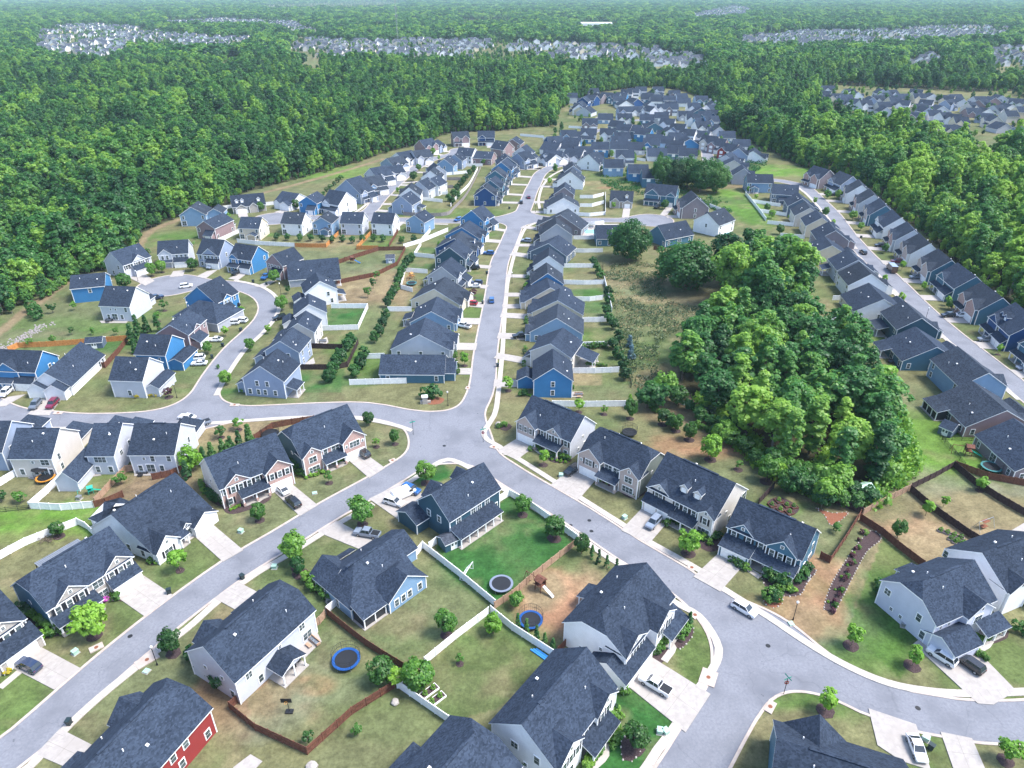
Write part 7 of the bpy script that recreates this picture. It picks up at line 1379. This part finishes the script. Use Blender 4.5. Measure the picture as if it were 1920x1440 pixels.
def sign_blade(px, py, stop, lab):
    g = G(px, py); p = Proto('street_sign'); m = MB(); m.bar((0,0,0),(0,0,3.3), .05, n=6); p.part('post', m, 'black')
    for i, (an, zz) in enumerate(((.4, 3.25), (1.97, 3.5))):
        q = MB(); c, s_ = math.cos(an), math.sin(an); L_ = .65; q.P([(-c*L_,-s_*L_,zz),(c*L_,s_*L_,zz),(c*L_,s_*L_,zz+.22),(-c*L_,-s_*L_,zz+.22)]); q.P([(-c*L_+.01,-s_*L_+.01,zz+.22),(c*L_+.01,s_*L_+.01,zz+.22),(c*L_+.01,s_*L_+.01,zz),(-c*L_+.01,-s_*L_+.01,zz)]); p.part('name_blade', q, 'toyg')
    if stop:
        q = MB(); r1, r0 = .40, .36; 
        for rr, y, mi in ((r1, 0, 1), (r0, -.012, 0)): q.P([(rr*math.cos(math.pi/8+i*math.pi/4), y, 2.5+rr*math.sin(math.pi/8+i*math.pi/4)) for i in range(8)], mi)
        q.P([(r1*math.cos(-math.pi/8-i*math.pi/4), .02, 2.5+r1*math.sin(-math.pi/8-i*math.pi/4)) for i in range(8)], 2); si = p.part('stop_plate', q, ['tail', 'trim', 'metalg'])
        cu = bpy.data.curves.new('t', 'FONT'); cu.body = 'STOP'; cu.size = .26; cu.align_x = 'CENTER'; cu.align_y = 'CENTER'; cu.extrude = .003; to = bpy.data.objects.new('t', cu); col.objects.link(to); bpy.context.view_layer.update()
        me = bpy.data.meshes.new_from_object(to.evaluated_get(bpy.context.evaluated_depsgraph_get())); bpy.data.objects.remove(to); me.transform(Matrix.Translation((0, -.03, 2.5)) @ Matrix.Rotation(math.pi/2, 4, 'X')); me.materials.clear(); me.materials.append(MATS['trim']); p.part('stop_lettering', me, None, si)
    p.place(g, 0, 1.15, lab, 'street sign', 'street signs')
sign_blade(906, 829, True, 'red stop sign at the main junction by boulder bed'); sign_blade(1469, 1302, True, 'red stop sign with green street blades at lower junction'); sign_blade(775, 815, False, 'green street name sign on inside of main junction bend'); 
def bin_(px, py, lab, ang=0):
    g = G(px, py)
    if road_field(np.array([g.x]), np.array([g.y]))[0] < .2: return
    p = Proto('wheelie_bin'); m = MB(); m.P([(-.26,-.3,.08),(.26,-.3,.08),(.32,-.38,1.0),(-.32,-.38,1.0)]); m.P([(.26,-.3,.08),(.26,.3,.08),(.32,.38,1.0),(.32,-.38,1.0)]); m.P([(.26,.3,.08),(-.26,.3,.08),(-.32,.38,1.0),(.32,.38,1.0)]); m.P([(-.26,.3,.08),(-.26,-.3,.08),(-.32,-.38,1.0),(-.32,.38,1.0)]); b = p.part('body', m, 'bin'); q = MB(); q.box(-.35,.35,-.42,.42,1.0,1.08); p.part('lid', q, 'bin', b)
    for sx in (-1, 1): q = MB(); q.bar((-.03,0,0),(.03,0,0),.12,n=10); p.part('wheel', q, 'rubber', b, (sx*.3,.3,.12))
    p.place((g.x, g.y, .05), ang, 1.1, lab, 'bin', 'wheelie bins at the kerb')
for i, (x, y, w_) in enumerate([(131,1359,'on the verge across from red house drive'),(455,1086,'at mouth of light grey house driveway'),(318,1113,'at foot of blue house driveway'),(935,852,'beside driveway of beige brick house'),(1084,942,'beside driveway of brown brick house'),(1300,1082,'at kerb below blue shake-gabled house'),(1289,1358,'on white corner house driveway'),(1744,1405,'dark green one beside a meter box'),(313,884,'on lawn behind lounge-set house'),(273,873,'against garden-row wall')]): bin_(x, y, 'dark wheelie bin '+w_, i)
for i, (x, y) in enumerate([(911,745),(910,550),(912,545),(905,570),(913,514),(933,688),(992,398),(955,392),(939,480),(452,621),(398,672),(418,650),(697,408),(698,390),(712,377),(748,340),(736,352),(775,335),(1000,368),(1006,340),(1590,448),(1614,447),(1603,440),(475,530),(500,535)]): bin_(x, y, uniq('dark wheelie bin by the kerb near the %s' % near_house(G(x, y))), i)
def box_(px, py, w_, d_, h_, mat, name, lab, cat, ang=0, group=None, lid=None):
    g = G(px, py); p = Proto(name); m = MB(); m.box(-w_/2,w_/2,-d_/2,d_/2,.0,h_*.86); m.box(-w_/2-.05,w_/2+.05,-d_/2-.05,d_/2+.05,h_*.86,h_); p.part('cabinet', m, mat); q = MB(); q.box(-w_/2-.15,w_/2+.15,-d_/2-.15,d_/2+.15,0,.06); p.part('pad', q, 'concrete'); p.place((g.x, g.y, 0), ang, 1, lab, cat, group)
for i, (x, y, w_) in enumerate([(1052,893,'by driveway of brown brick house'),(1171,972,'on lawn below grey house with dormers'),(1237,1373,'on lawn by white house with curved path'),(1248,1374,'the smaller of two by white house with curved path'),(452,998,'cream-topped on lawn before white ranch'),(590,925,'flat on lawn between the brick-front houses'),(142,1225,'on lawn below blue azalea house'),(1483,1170,'flat by the lamp on sloping street'),(1735,1387,'beside the car at photo bottom'),(515,1065,'on verge above light grey house'),(1282,758,'first of three at foot of the wood'),(1292,764,'second of three at foot of the wood'),(1308,767,'third of three at foot of the wood'),(275,1259,'flat on lawn beside the street lamp')]): box_(x, y, .9, .8, .8 if 'flat' not in w_ else .25, 'grnmetal', 'utility_box', 'pale green utility box '+w_, 'utility box', i*.7, 'utility boxes')
for i, (x, y, w_) in enumerate([(403,1262,'beside hedge of light grey house'),(617,1128,'beside the light blue ranch'),(1694,1174,'on dirt beside lavender-grey house'),(1094,852,'between first two houses east of junction'),(1513,1085,'by blue shake-gabled house'),(149,936,'by the cream house')]): box_(x, y, .9, .9, .9, 'metalg', 'ac_unit', 'grey air-conditioning unit '+w_, 'AC unit', i*.6, 'air-conditioning units')
def manhole(px, py, lab, r=.42, slab=None, z=.03, ang=0):
    g = G(px, py)
    if slab:
        p = Proto('drain_inlet'); m = MB(); m.box(-slab[0]/2, slab[0]/2, -slab[1]/2, slab[1]/2, 0, .19); p.part('slab', m, 'kerbm'); q = MB(); q.cyl((0,0,.19), r, .02, n=16); p.part('cover', q, 'mulchr'); p.place(g, ang, 1, lab, 'drain inlet', 'storm drain inlets')
    else: m = MB(); m.cyl((0,0,z), r, .012, n=16); o = m.build('manhole_cover', 'black'); o.location = (g.x, g.y, 0); tag(o, lab, 'manhole cover', 'manhole covers')
for x, y, w_ in [(244,1193,'in the long street above the lower west drive'),(1109,996,'in the sloping street by green lawn'),(1440,1211,'in the lower junction'),(1721,1328,'in the curve towards east edge'),(1105,976,'small one in sloping street'),(833,836,'in the main junction'),(1070,985,'in sloping street near its top')]: manhole(x, y, 'round iron cover '+w_)
for x, y, sl, an, w_ in [(181,1215,(2.2,1.4),.7,'in kerb before azalea house'),(276,1238,(3.6,2.0),.8,'slab in pavement by the lamp'),(1328,1271,(3.2,2.6),1.1,'slab in pavement at white corner house'),(1303,1154,(1.6,1.4),.6,'in the corner pavement'),(1444,1326,(2.4,1.3),.9,'in kerb below stop sign'),(1297,1065,(1.5,1.2),-.7,'beside blue house driveway'),(736,864,(1.6,1.2),.6,'in kerb at corner of navy house lawn'),(926,839,(2.0,1.2),-.4,'at the junction beside boulder bed'),(877,728,(1.6,1.2),1.4,'on west kerb of central street'),(440,760,(2.4,1.2),0,'on inside kerb of the west road'),(109,775,(2.4,1.2),0,'beside maroon car drive')]: manhole(x, y, 'reddish round drain lid '+w_, .34, sl, ang=an)
# sheds
def shed(px, py, W_, D_, ang, c, lab, roof='roofg', h=2.1):
    g = G(px, py); p = Proto('shed'); m = MB(); wall_block(m, 0, W_, 0, D_, 0, h, .55); r = MB(); roof_block(r, 0, W_, 0, D_, h, .55, ov=.2); p.part('wall', m, [MATS[c]]); p.part('roof', r, [roof, 'trim']); q = MB(); q.box(-.75,.75,-.05,0,0,1.9); di = p.part('door', q, 'trim', -1, (W_/2, -.01, .05))
    q = MB(); 
    for sx in (-.38, .38): q.P([(sx-.25,-.06,1.0),(sx+.25,-.06,1.0),(sx+.25,-.06,1.7),(sx-.25,-.06,1.7)])
    p.part('pane', q, 'glass', di); p.place(g, ang, 1, lab, 'shed', 'garden sheds')
shed(836, 1037, 4.0, 3.2, .62, 'teal', 'dark teal garden shed with white double doors beside the lawn'); shed(1757, 812, 3.2, 4.6, -.9, 'slate', 'grey barn-shaped shed in upper east gardens', 'roof'); shed(724, 494, 3.6, 4, .1, 'lav', 'pale grey shed inside the dark red fence', 'roofg'); shed(162, 655, 5, 4, .2, 'slate', 'dark flat shed in orange-fenced west garden', 'roof')
shed(1618, 938, 3, 3, .4, 'ltgrey', 'small pale green-roofed hut at foot of the wood', 'grnmetal')
def playset(px, py, ang, lab, slide='vinyl', wood='wood', s=1.0):
    g = G(px, py); p = Proto('play_set'); m = MB()
    for x in (-.7, .7):
        for y in (-.7, .7): m.box(x-.06, x+.06, y-.06, y+.06, 0, 2.6)
    m.box(-.75, .75, -.75, .75, 1.3, 1.4); m.box(-.7, .7, .68, .74, 1.4, 2.0); m.box(-.74, -.68, -.7, .7, 1.4, 2.0); p.part('tower', m, wood); q = MB(); wall_block(q, -.8, .8, -.8, .8, 2.6, 2.61, .6); roof_block(q, -.8, .8, -.8, .8, 2.6, .6, ov=.15); p.part('roof', q, [wood, wood])
    q = MB(); q.P([(.75,-.3,1.35),(.75,.3,1.35),(3.2,.3,.15),(3.2,-.3,.15)]); q.P([(.75,-.3,1.5),(.75,-.3,1.35),(3.2,-.3,.15),(3.2,-.3,.35)]); q.P([(.75,.3,1.35),(.75,.3,1.5),(3.2,.3,.35),(3.2,.3,.15)]); p.part('slide', q, slide)
    q = MB(); q.bar((-.7,0,2.4),(-3.6,0,2.4),.07,n=5); q.bar((-3.6,0,2.4),(-3.7,.9,0),.06,n=5); q.bar((-3.6,0,2.4),(-3.7,-.9,0),.06,n=5); p.part('swing_beam', q, wood)
    for x in (-1.6, -2.7): q = MB(); q.bar((0,0,2.4),(0,0,.5),.015,n=4); q.box(-.22,.22,-.1,.1,.45,.5); p.part('swing', q, 'black', -1, (x, 0, 0))
    p.place(g, ang, s, lab, 'play set', 'wooden play sets')
playset(1013, 1105, -.75, 'small wooden play set with white slide on clay yard'); playset(1813, 853, -.3, 'wooden play set with green slide in upper east garden', 'toyg'); playset(172, 925, .5, 'green plastic-topped play set on the garden-row lawn', 'toyg', 'toyg', .7); playset(662, 493, -.2, 'play set with blue slide inside the dark red fence', 'toyb'); playset(771, 522, 1.2, 'orange play tower in white-fenced ranch yard', 'rorange', 'woodo', .8)
def swing_frame(px, py, ang, lab):
    g = G(px, py); p = Proto('swing_frame'); m = MB()
    for x in (-2.2, 2.2):
        m.bar((x,0,2.3),(x,-1,0),.05,n=5); m.bar((x,0,2.3),(x,1,0),.05,n=5)
    m.bar((-2.2,0,2.3),(2.2,0,2.3),.05,n=5); p.part('frame', m, 'metalg'); q = MB(); q.box(-.8,.8,-.45,.45,.5,.6); q.box(-.85,.85,-.5,.5,1.9,1.97); p.part('swing_seat', q, 'mulchr'); p.place(g, ang, 1, lab, 'swing')
swing_frame(1843, 990, .4, 'metal swing frame with reddish canopy on dry upper garden')
def hoop(px, py, lab, ang=0):
    g = G(px, py); p = Proto('basketball_hoop'); m = MB(); m.bar((0,0,.2),(0,0,3.1), .06, n=6); p.part('pole', m, 'black'); q = MB(); q.box(-.6,.6,-.4,.4,0,.25); p.part('base', q, 'black'); q = MB(); q.box(-.85,.85,-.35,-.3,2.7,3.6); b = p.part('backboard', q, 'black'); q = MB(); q.ring((0,-.6,2.95), .22,.25,.03,n=12); p.part('rim', q, 'rorange', b); p.place(g, ang, 1, lab, 'basketball hoop')
hoop(543, 1335, 'black basketball hoop on bare clay of the worn lawn')
def goal(px, py, ang):
    g = G(px, py); p = Proto('soccer_goal'); m = MB()
    for x in (-1.8, 1.8): m.bar((x,0,0),(x,0,1.9),.05,n=5); m.bar((x,0,1.9),(x,1.3,0),.04,n=5); m.bar((x,0,0),(x,1.3,0),.04,n=5)
    m.bar((-1.8,0,1.9),(1.8,0,1.9),.05,n=5); m.bar((-1.8,1.3,0),(1.8,1.3,0),.04,n=5); p.part('frame', m, 'trim'); q = MB()
    for i in range(13): x = -1.8+.3*i; q.bar((x,0,1.9),(x,1.3,0),.01,n=3)
    for i in range(6): t = i/6; q.bar((-1.8,1.3*t,1.9*(1-t)),(1.8,1.3*t,1.9*(1-t)),.01,n=3)
    p.part('net', q, 'trim'); p.place(g, ang, 1, 'white soccer goal at west side of the bright green lawn', 'soccer goal')
goal(880, 1078, 1.2)
def bed(px, py, L_, W_, ang, lab, mat='wood', leaf='g', h=.4):
    g = G(px, py); p = Proto('raised_bed'); m = MB(); m.box(-L_/2, L_/2, -W_/2, -W_/2+.08, 0, h); m.box(-L_/2, L_/2, W_/2-.08, W_/2, 0, h); m.box(-L_/2, -L_/2+.08, -W_/2+.08, W_/2-.08, 0, h); m.box(L_/2-.08, L_/2, -W_/2+.08, W_/2-.08, 0, h); p.part('frame', m, mat); q = MB(); q.box(-L_/2+.08, L_/2-.08, -W_/2+.08, W_/2-.08, 0, h-.06); p.part('soil', q, 'mulch')
    me = SH[leaf]; n = max(1, int(L_/1.1))
    for i in range(n): p.part('crop', me, None, -1, (-L_/2+L_*(i+.5)/n, 0, h-.35))
    p.place(g, ang, 1, lab, 'raised bed', 'raised vegetable beds')
for x, y, L_, W_, an, w_, mt in [(1782,1003,5,.9,-.62,'long thin one, uppermost on the tan garden','woodg'),(1800,1018,4.6,1.2,-.62,'ladder-like pair, upper, on the tan garden','woodg'),(1808,1024,4.6,1.2,-.62,'ladder-like pair, lower, on the tan garden','woodg'),(1835,1036,5,1.1,-.62,'full of greens, upper, on the tan garden','woodd'),(1828,1046,5,1.1,-.62,'full of greens, lower, on the tan garden','woodd'),(818,1313,3.2,1.3,.75,'white-framed with greens beside white fence','vinyl'),(805,1298,3.2,1.3,.75,'second white-framed, nearer the yellow-green trees','vinyl'),(1460,940,1.6,1.6,.3,'square brown, behind shake-gabled house, topmost','wood'),(1447,948,1.5,1.5,.3,'square brown with herbs, western','wood'),(1475,949,1.5,1.5,.3,'square brown, middle of the group','wood'),(1488,951,1.5,1.5,.3,'square brown, eastern of the group','wood'),(1463,957,1.5,1.5,.3,'square brown with pale herbs, southern','wood'),(1480,962,1.6,1.6,.3,'square brown, nearest the roof edge','wood')]: bed(x, y, L_, W_, an, 'raised bed, '+w_, mt)
def patch(pts, mat, name, lab=None, cat=None, z=.045, sm=True, edge=None, kind=None):
    P = W2(pts); P = smooth(P, .8, True) if sm else P; m = MB(); m.P([(x, y, z) for x, y in P] if np.cross(P[1]-P[0], P[2]-P[1]) > 0 else [(x, y, z) for x, y in P[::-1]])
    c = P.mean(0)
    for a, b in zip(P, np.roll(P, -1, 0)): m.P([(*a, 0), (*b, 0), (*b, z), (*a, z)])
    o = m.build(name, mat); tag(o, lab, cat, None, kind)
    if edge:
        rr = random.Random(int(pts[0][0])); k = 0
        for i in range(0, len(P)):
            s = .16*rr.uniform(.7, 1.3); q = bmesh.new(); bmesh.ops.create_icosphere(q, subdivisions=1, radius=s); me = EST.get(i % 4)
            if me is None: me = bpy.data.meshes.new('edging_stone'); [setattr(v, 'co', v.co*rr.uniform(.8, 1.15)) for v in q.verts]; q.to_mesh(me); me.materials.append(MATS['walk']); EST[i % 4] = me
            q.free()
            if k < 100: e = bpy.data.objects.new('edging_stone', me); col.objects.link(e); e.parent = o; e.location = (P[i][0], P[i][1], .06); k += 1
    return o
EST = {}
BEDS = [([(1545,1143),(1557,1100),(1580,1060),(1612,1015),(1635,995),(1652,1010),(1625,1035),(1600,1080),(1580,1120),(1562,1150)],'long curved mulch bed with purple shrubs and stone edge',True),
 ([(1428,1075),(1440,1107),(1470,1118),(1500,1115),(1512,1095),(1530,1070),(1510,1060),(1490,1085),(1460,1090)],'mulch bed wrapped round front of the shake-gabled house',True),([(1432,1120),(1448,1112),(1465,1118),(1466,1132),(1450,1140),(1436,1134)],'small round flower island on bare lawn',True),
 ([(1305,1012),(1345,1008),(1358,1020),(1335,1035),(1310,1025)],'dark mulch bed beside grey house with two dormers',False),([(1163,918),(1190,922),(1207,915),(1210,925),(1190,935),(1172,930)],'mulch bed fronting brown brick and shake house',False),([(1030,858),(1068,858),(1070,866),(1040,868),(1030,864)],'mulch bed before beige brick house',False),
 ([(415,940),(425,962),(455,960),(505,938),(502,920),(470,935),(440,945)],'dark mulch bed before cream house',False),([(375,905),(390,935),(415,950),(425,940),(400,918),(385,900)],'mulch strip beside cream house',False),([(1165,1390),(1180,1378),(1200,1385),(1205,1400),(1185,1428),(1168,1425)],'stone-edged bed under the small round tree',True),
 ([(1263,1203),(1290,1170),(1300,1178),(1297,1195),(1275,1217)],'slate-chipped bed beside cypress at white corner house',True),([(1224,1232),(1252,1205),(1260,1215),(1237,1246)],'slate-chipped bed with solar lights by front path',False),
 ([(785,738),(800,757),(825,757),(833,748),(820,745),(800,745)],'reddish mulch bed round the stone entrance sign',False),([(932,800),(948,808),(960,800),(950,793),(938,792)],'mulch bed round the entrance boulder',False),([(30,1135),(45,1170),(90,1195),(140,1180),(110,1180),(60,1160),(40,1140)],'mulch bed beside azalea house',False),([(165,1130),(200,1110),(225,1118),(230,1128),(205,1125),(180,1145)],'flower bed with azaleas before blue house',False),
 ([(273,1058),(325,1020),(330,1028),(285,1060)],'bed before white ranch',False),([(355,1230),(415,1295),(425,1290),(365,1222)],'bed under hedge of light grey house',False),([(570,1088),(612,1128),(620,1122),(580,1082)],'bed beside light blue ranch',False),
 ([(545,1062),(565,1072),(575,1085),(560,1080),(548,1072)],'black mulch round the dark tree by ranch',False),([(1590,962),(1560,985),(1545,965),(1530,953),(1560,962)],'bare triangular bed with stone rim behind shake-gabled house',True),([(1438,945),(1462,932),(1498,952),(1478,968)],'dark gravel pad under the square brown beds',False),
 ([(1810,1195),(1825,1218),(1848,1202),(1835,1185)],'planted bed at front of lavender-grey house',False),([(1848,1200),(1885,1178),(1890,1195),(1858,1208)],'narrow bed beyond the front path',False)]
for b_, l_, e_ in BEDS: patch(b_, 'mulch' if 'bare' not in l_ and 'reddish' not in l_ else 'mulchr', 'flower_bed', l_, 'flower bed', edge=e_)
PAT = MB()
for pts in [[(548,1215),(592,1180),(603,1203),(570,1236)],[(252,884),(284,880),(285,892),(252,893)],[(150,892),(186,880),(190,892),(158,896)],[(52,897),(78,886),(96,896),(70,900)],[(1843,832),(1857,832),(1884,868),(1870,872)],[(1738,764),(1757,763),(1770,777),(1755,778)],[(598,640),(613,632),(616,642),(604,650)],[(566,686),(588,671),(591,681),(572,690)],[(187,602),(243,600),(236,606),(190,606)],[(1858,1018),(1925,978),(1925,1002),(1888,1032)],[(437,1440),(470,1415),(492,1428),(460,1462)],[(1092,424),(1123,422),(1123,441),(1092,443)],[(1335,425),(1372,432),(1360,443),(1340,440)],[(1072,735),(1092,735),(1092,745),(1072,745)],[(1656,615),(1672,616),(1680,632),(1660,640)]]:
    P = [tuple(G(*q))[:2] for q in pts]; a = [(x, y, .13) for x, y in P]
    if (P[1][0]-P[0][0])*(P[2][1]-P[1][1])-(P[1][1]-P[0][1])*(P[2][0]-P[1][0]) < 0: a = a[::-1]
    PAT.P(a)
    for u_, w_ in zip(a, a[1:]+a[:1]): PAT.P([(u_[0],u_[1],0),(w_[0],w_[1],0),w_,u_])
tag(PAT.build('patio', 'concrete'), kind='structure')
def sofa_set(px, py, ang, mat, lab, s=1.0):
    g = G(px, py); p = Proto('garden_furniture'); m = MB(); m.box(-1.2,1.2,-.35,.35,.18,.42); m.box(-1.2,1.2,.3,.45,.42,.85); m.box(-1.25,-1.1,-.35,.4,.18,.62); m.box(1.1,1.25,-.35,.4,.18,.62)
    for x in (-1.05, 1.05):
        for y in (-.28, .28): m.box(x-.04, x+.04, y-.04, y+.04, 0, .18)
    p.part('sofa', m, mat)
    for x in (-.75, 0, .75): q = MB(); q.box(x-.34, x+.34, -.34, .28, .42, .54); p.part('cushion', q, 'Pgrey')
    q = MB(); q.box(-.6,.6,-1.5,-.9,.36,.42); 
    for x in (-.5, .5):
        for y in (-1.42, -.98): q.box(x-.03, x+.03, y-.03, y+.03, 0, .36)
    p.part('table', q, mat); p.place((g.x, g.y, .14), ang, s, lab, 'garden furniture', 'patio furniture sets')
for x, y, an, mt, w_ in [(590,1205,-.7,'woodl','beige lounge set on patio of the light grey house'),(548,1245,2.2,'black','dark lounge under back porch of light grey house'),(268,888,0,'black','dark grey lounge on patio behind garden-row house'),(95,893,.4,'woodd','brown chairs under the black umbrella'),(1745,772,0,'black','dark chairs on patio of brick-brown ranch'),(1880,1025,.5,'black','dark bench on long east patio'),(605,642,0,'metalg','round white table setting on small patio'),(205,603,0,'black','lounge on patio near the woods'),(1085,742,0,'woodl','white bench set behind bright blue east house'),(1108,427,0,'metalg','pale loungers beside the near pool'),(1664,628,0,'black','dark dining set behind teal house'),(1672,680,0,'woodd','dark chairs behind dark blue ranch')]: sofa_set(x, y, an, mt, w_)
def pool(c, lab):
    o = patch([(c[0]-9,c[1]-3),(c[0]+9,c[1]-3),(c[0]+9,c[1]+4),(c[0]-9,c[1]+4)], 'water', 'swimming_pool', lab, 'pool', z=.16, sm=False); P = W2([(c[0]-10.5,c[1]-3.8),(c[0]+10.5,c[1]-3.8),(c[0]+10.5,c[1]+4.8),(c[0]-10.5,c[1]+4.8)]); m = MB(); z_ = .15; m.P([(x, y, z_) for x, y in P][::-1]); m.build('pool_deck', 'walk', o)
pool((1106,434), 'small pale blue pool in white-fenced garden'); pool((1358,437), 'bright blue pool behind white house by oaks')
def monument(px, py, lab, s):
    g = G(px, py); p = Proto('entrance_sign'); m = MB(); m.box(-.7,.7,-.55,.55,0,2.1); p.part('pillar', m, 'stone'); q = MB(); q.box(-.85,.85,-.7,.7,2.1,2.3); p.part('cap', q, 'trim'); q = MB(); q.box(-1.3,-.7,-.35,.35,0,.9); q.box(.7,1.6,-.3,.3,0,.7); p.part('wing_wall', q, 'stone'); p.place(g, .2, s, lab, 'entrance sign')
monument(797, 756, 'stone estate pillar with white cap amid round shrubs', 1.0)
def boulder(px, py, lab, s):
    g = G(px, py); q = bmesh.new(); bmesh.ops.create_icosphere(q, subdivisions=2, radius=1)
    for v in q.verts: v.co = v.co*(1+.28*mn.noise(v.co*1.4+Vector((px, 0, 0)))); v.co.z = max(v.co.z*.7, -.3)
    me = bpy.data.meshes.new('boulder'); q.to_mesh(me); q.free(); me.materials.append(MATS['stone']); o = bpy.data.objects.new('boulder', me); col.objects.link(o); o.location = (g.x, g.y, .3*s); o.scale = (s, s, s); tag(o, lab, 'boulder')
boulder(935, 797, 'pale boulder in the mulch bed east of junction', .9); boulder(741, 1318, 'grey rock by the brown fence corner', .7); boulder(585, 1440, 'grey rock at bottom edge of lawn', .9)
def brush(px, py):
    g = G(px, py); r = random.Random(3); m = MB()
    for i in range(90): a = r.uniform(0, 6.28); p = Vector((r.gauss(0, .8), r.gauss(0, .6), r.uniform(.1, .7))); d = Vector((math.cos(a)*.7, math.sin(a)*.7, r.uniform(-.1, .4))); m.bar(p, p+d, .035, n=3)
    o = m.build('brush_pile', 'bark'); o.location = g; tag(o, 'pile of brown cut branches on lawn above azalea house', 'brush pile')
brush(90, 1014)
def kayak():
    g = G(1016, 1229); m = MB(); 
    for i in range(3): m.box(-2.2+i*.3, 1.8+i*.2, -.5+i*.36, -.2+i*.36, .02, .22)
    o = m.build('slide_sections', 'toyb'); o.location = g; o.rotation_euler = (0, 0, -.72); tag(o, 'bright blue plastic boards laid along the white fence', 'boards')
kayak()
def pergola():
    A = G(64, 1056, 2.8); B = G(146, 1010, 2.8); u = (B-A); L_ = u.length; r = empty('patio_cover', (A.x, A.y, 0), math.atan2(u.y, u.x)); tag(r, 'ribbed grey metal patio cover behind blue azalea house', 'patio cover'); m = MB(); n = 26
    for i in range(n): m.box(i*L_/n, (i+.6)*L_/n, -3.4, 0, 2.75, 2.86)
    m.box(0, L_, -3.4, 0, 2.70, 2.75); m.build('roof_sheet', 'metalg', r)
    for x in (.1, L_/2, L_-.1): q = MB(); q.box(-.08,.08,-.08,.08,0,2.7); o = q.build('post', 'woodd', r); o.location = (x, -.2, 0)
pergola()
def rocks():
    r = random.Random(4); m = MB(); P = smooth(W2([(5,655),(30,640),(60,622),(85,610)]), 1)
    for i in range(260):
        p = P[r.randrange(len(P))]; x, y = p[0]+r.gauss(0, 1.3), p[1]+r.gauss(0, 1.3); s = r.uniform(.15, .4); m.cyl((x, y, 0), s, s*.7, n=5, r2=s*.6)
    tag(m.build('riprap', 'woodg'), 'pale broken stone lining the west drain', 'stones', kind='stuff')
rocks()
tag(DRV.build('driveway', 'concrete'), kind='structure')
# ------------------------------------------------------------------ the air
def air():
    m = MB(); m.box(-9900, 9900, -400, 9900, -6.5, 128); 
    mt = bpy.data.materials.new('haze'); mt.use_nodes = True; t = mt.node_tree
    for n in list(t.nodes): t.nodes.remove(n)
    o = N(t, 'ShaderNodeOutputMaterial'); v = N(t, 'ShaderNodeVolumePrincipled'); v.inputs['Color'].default_value = (.62, .84, 1, 1); v.inputs['Density'].default_value = HAZE; v.inputs['Anisotropy'].default_value = -.1
    t.links.new(v.outputs[0], o.inputs['Volume']); h = m.build('haze', [mt]); tag(h, 'pale blue summer haze over the far woods', 'haze', kind='stuff')
HAZE = 5.5e-5
air()
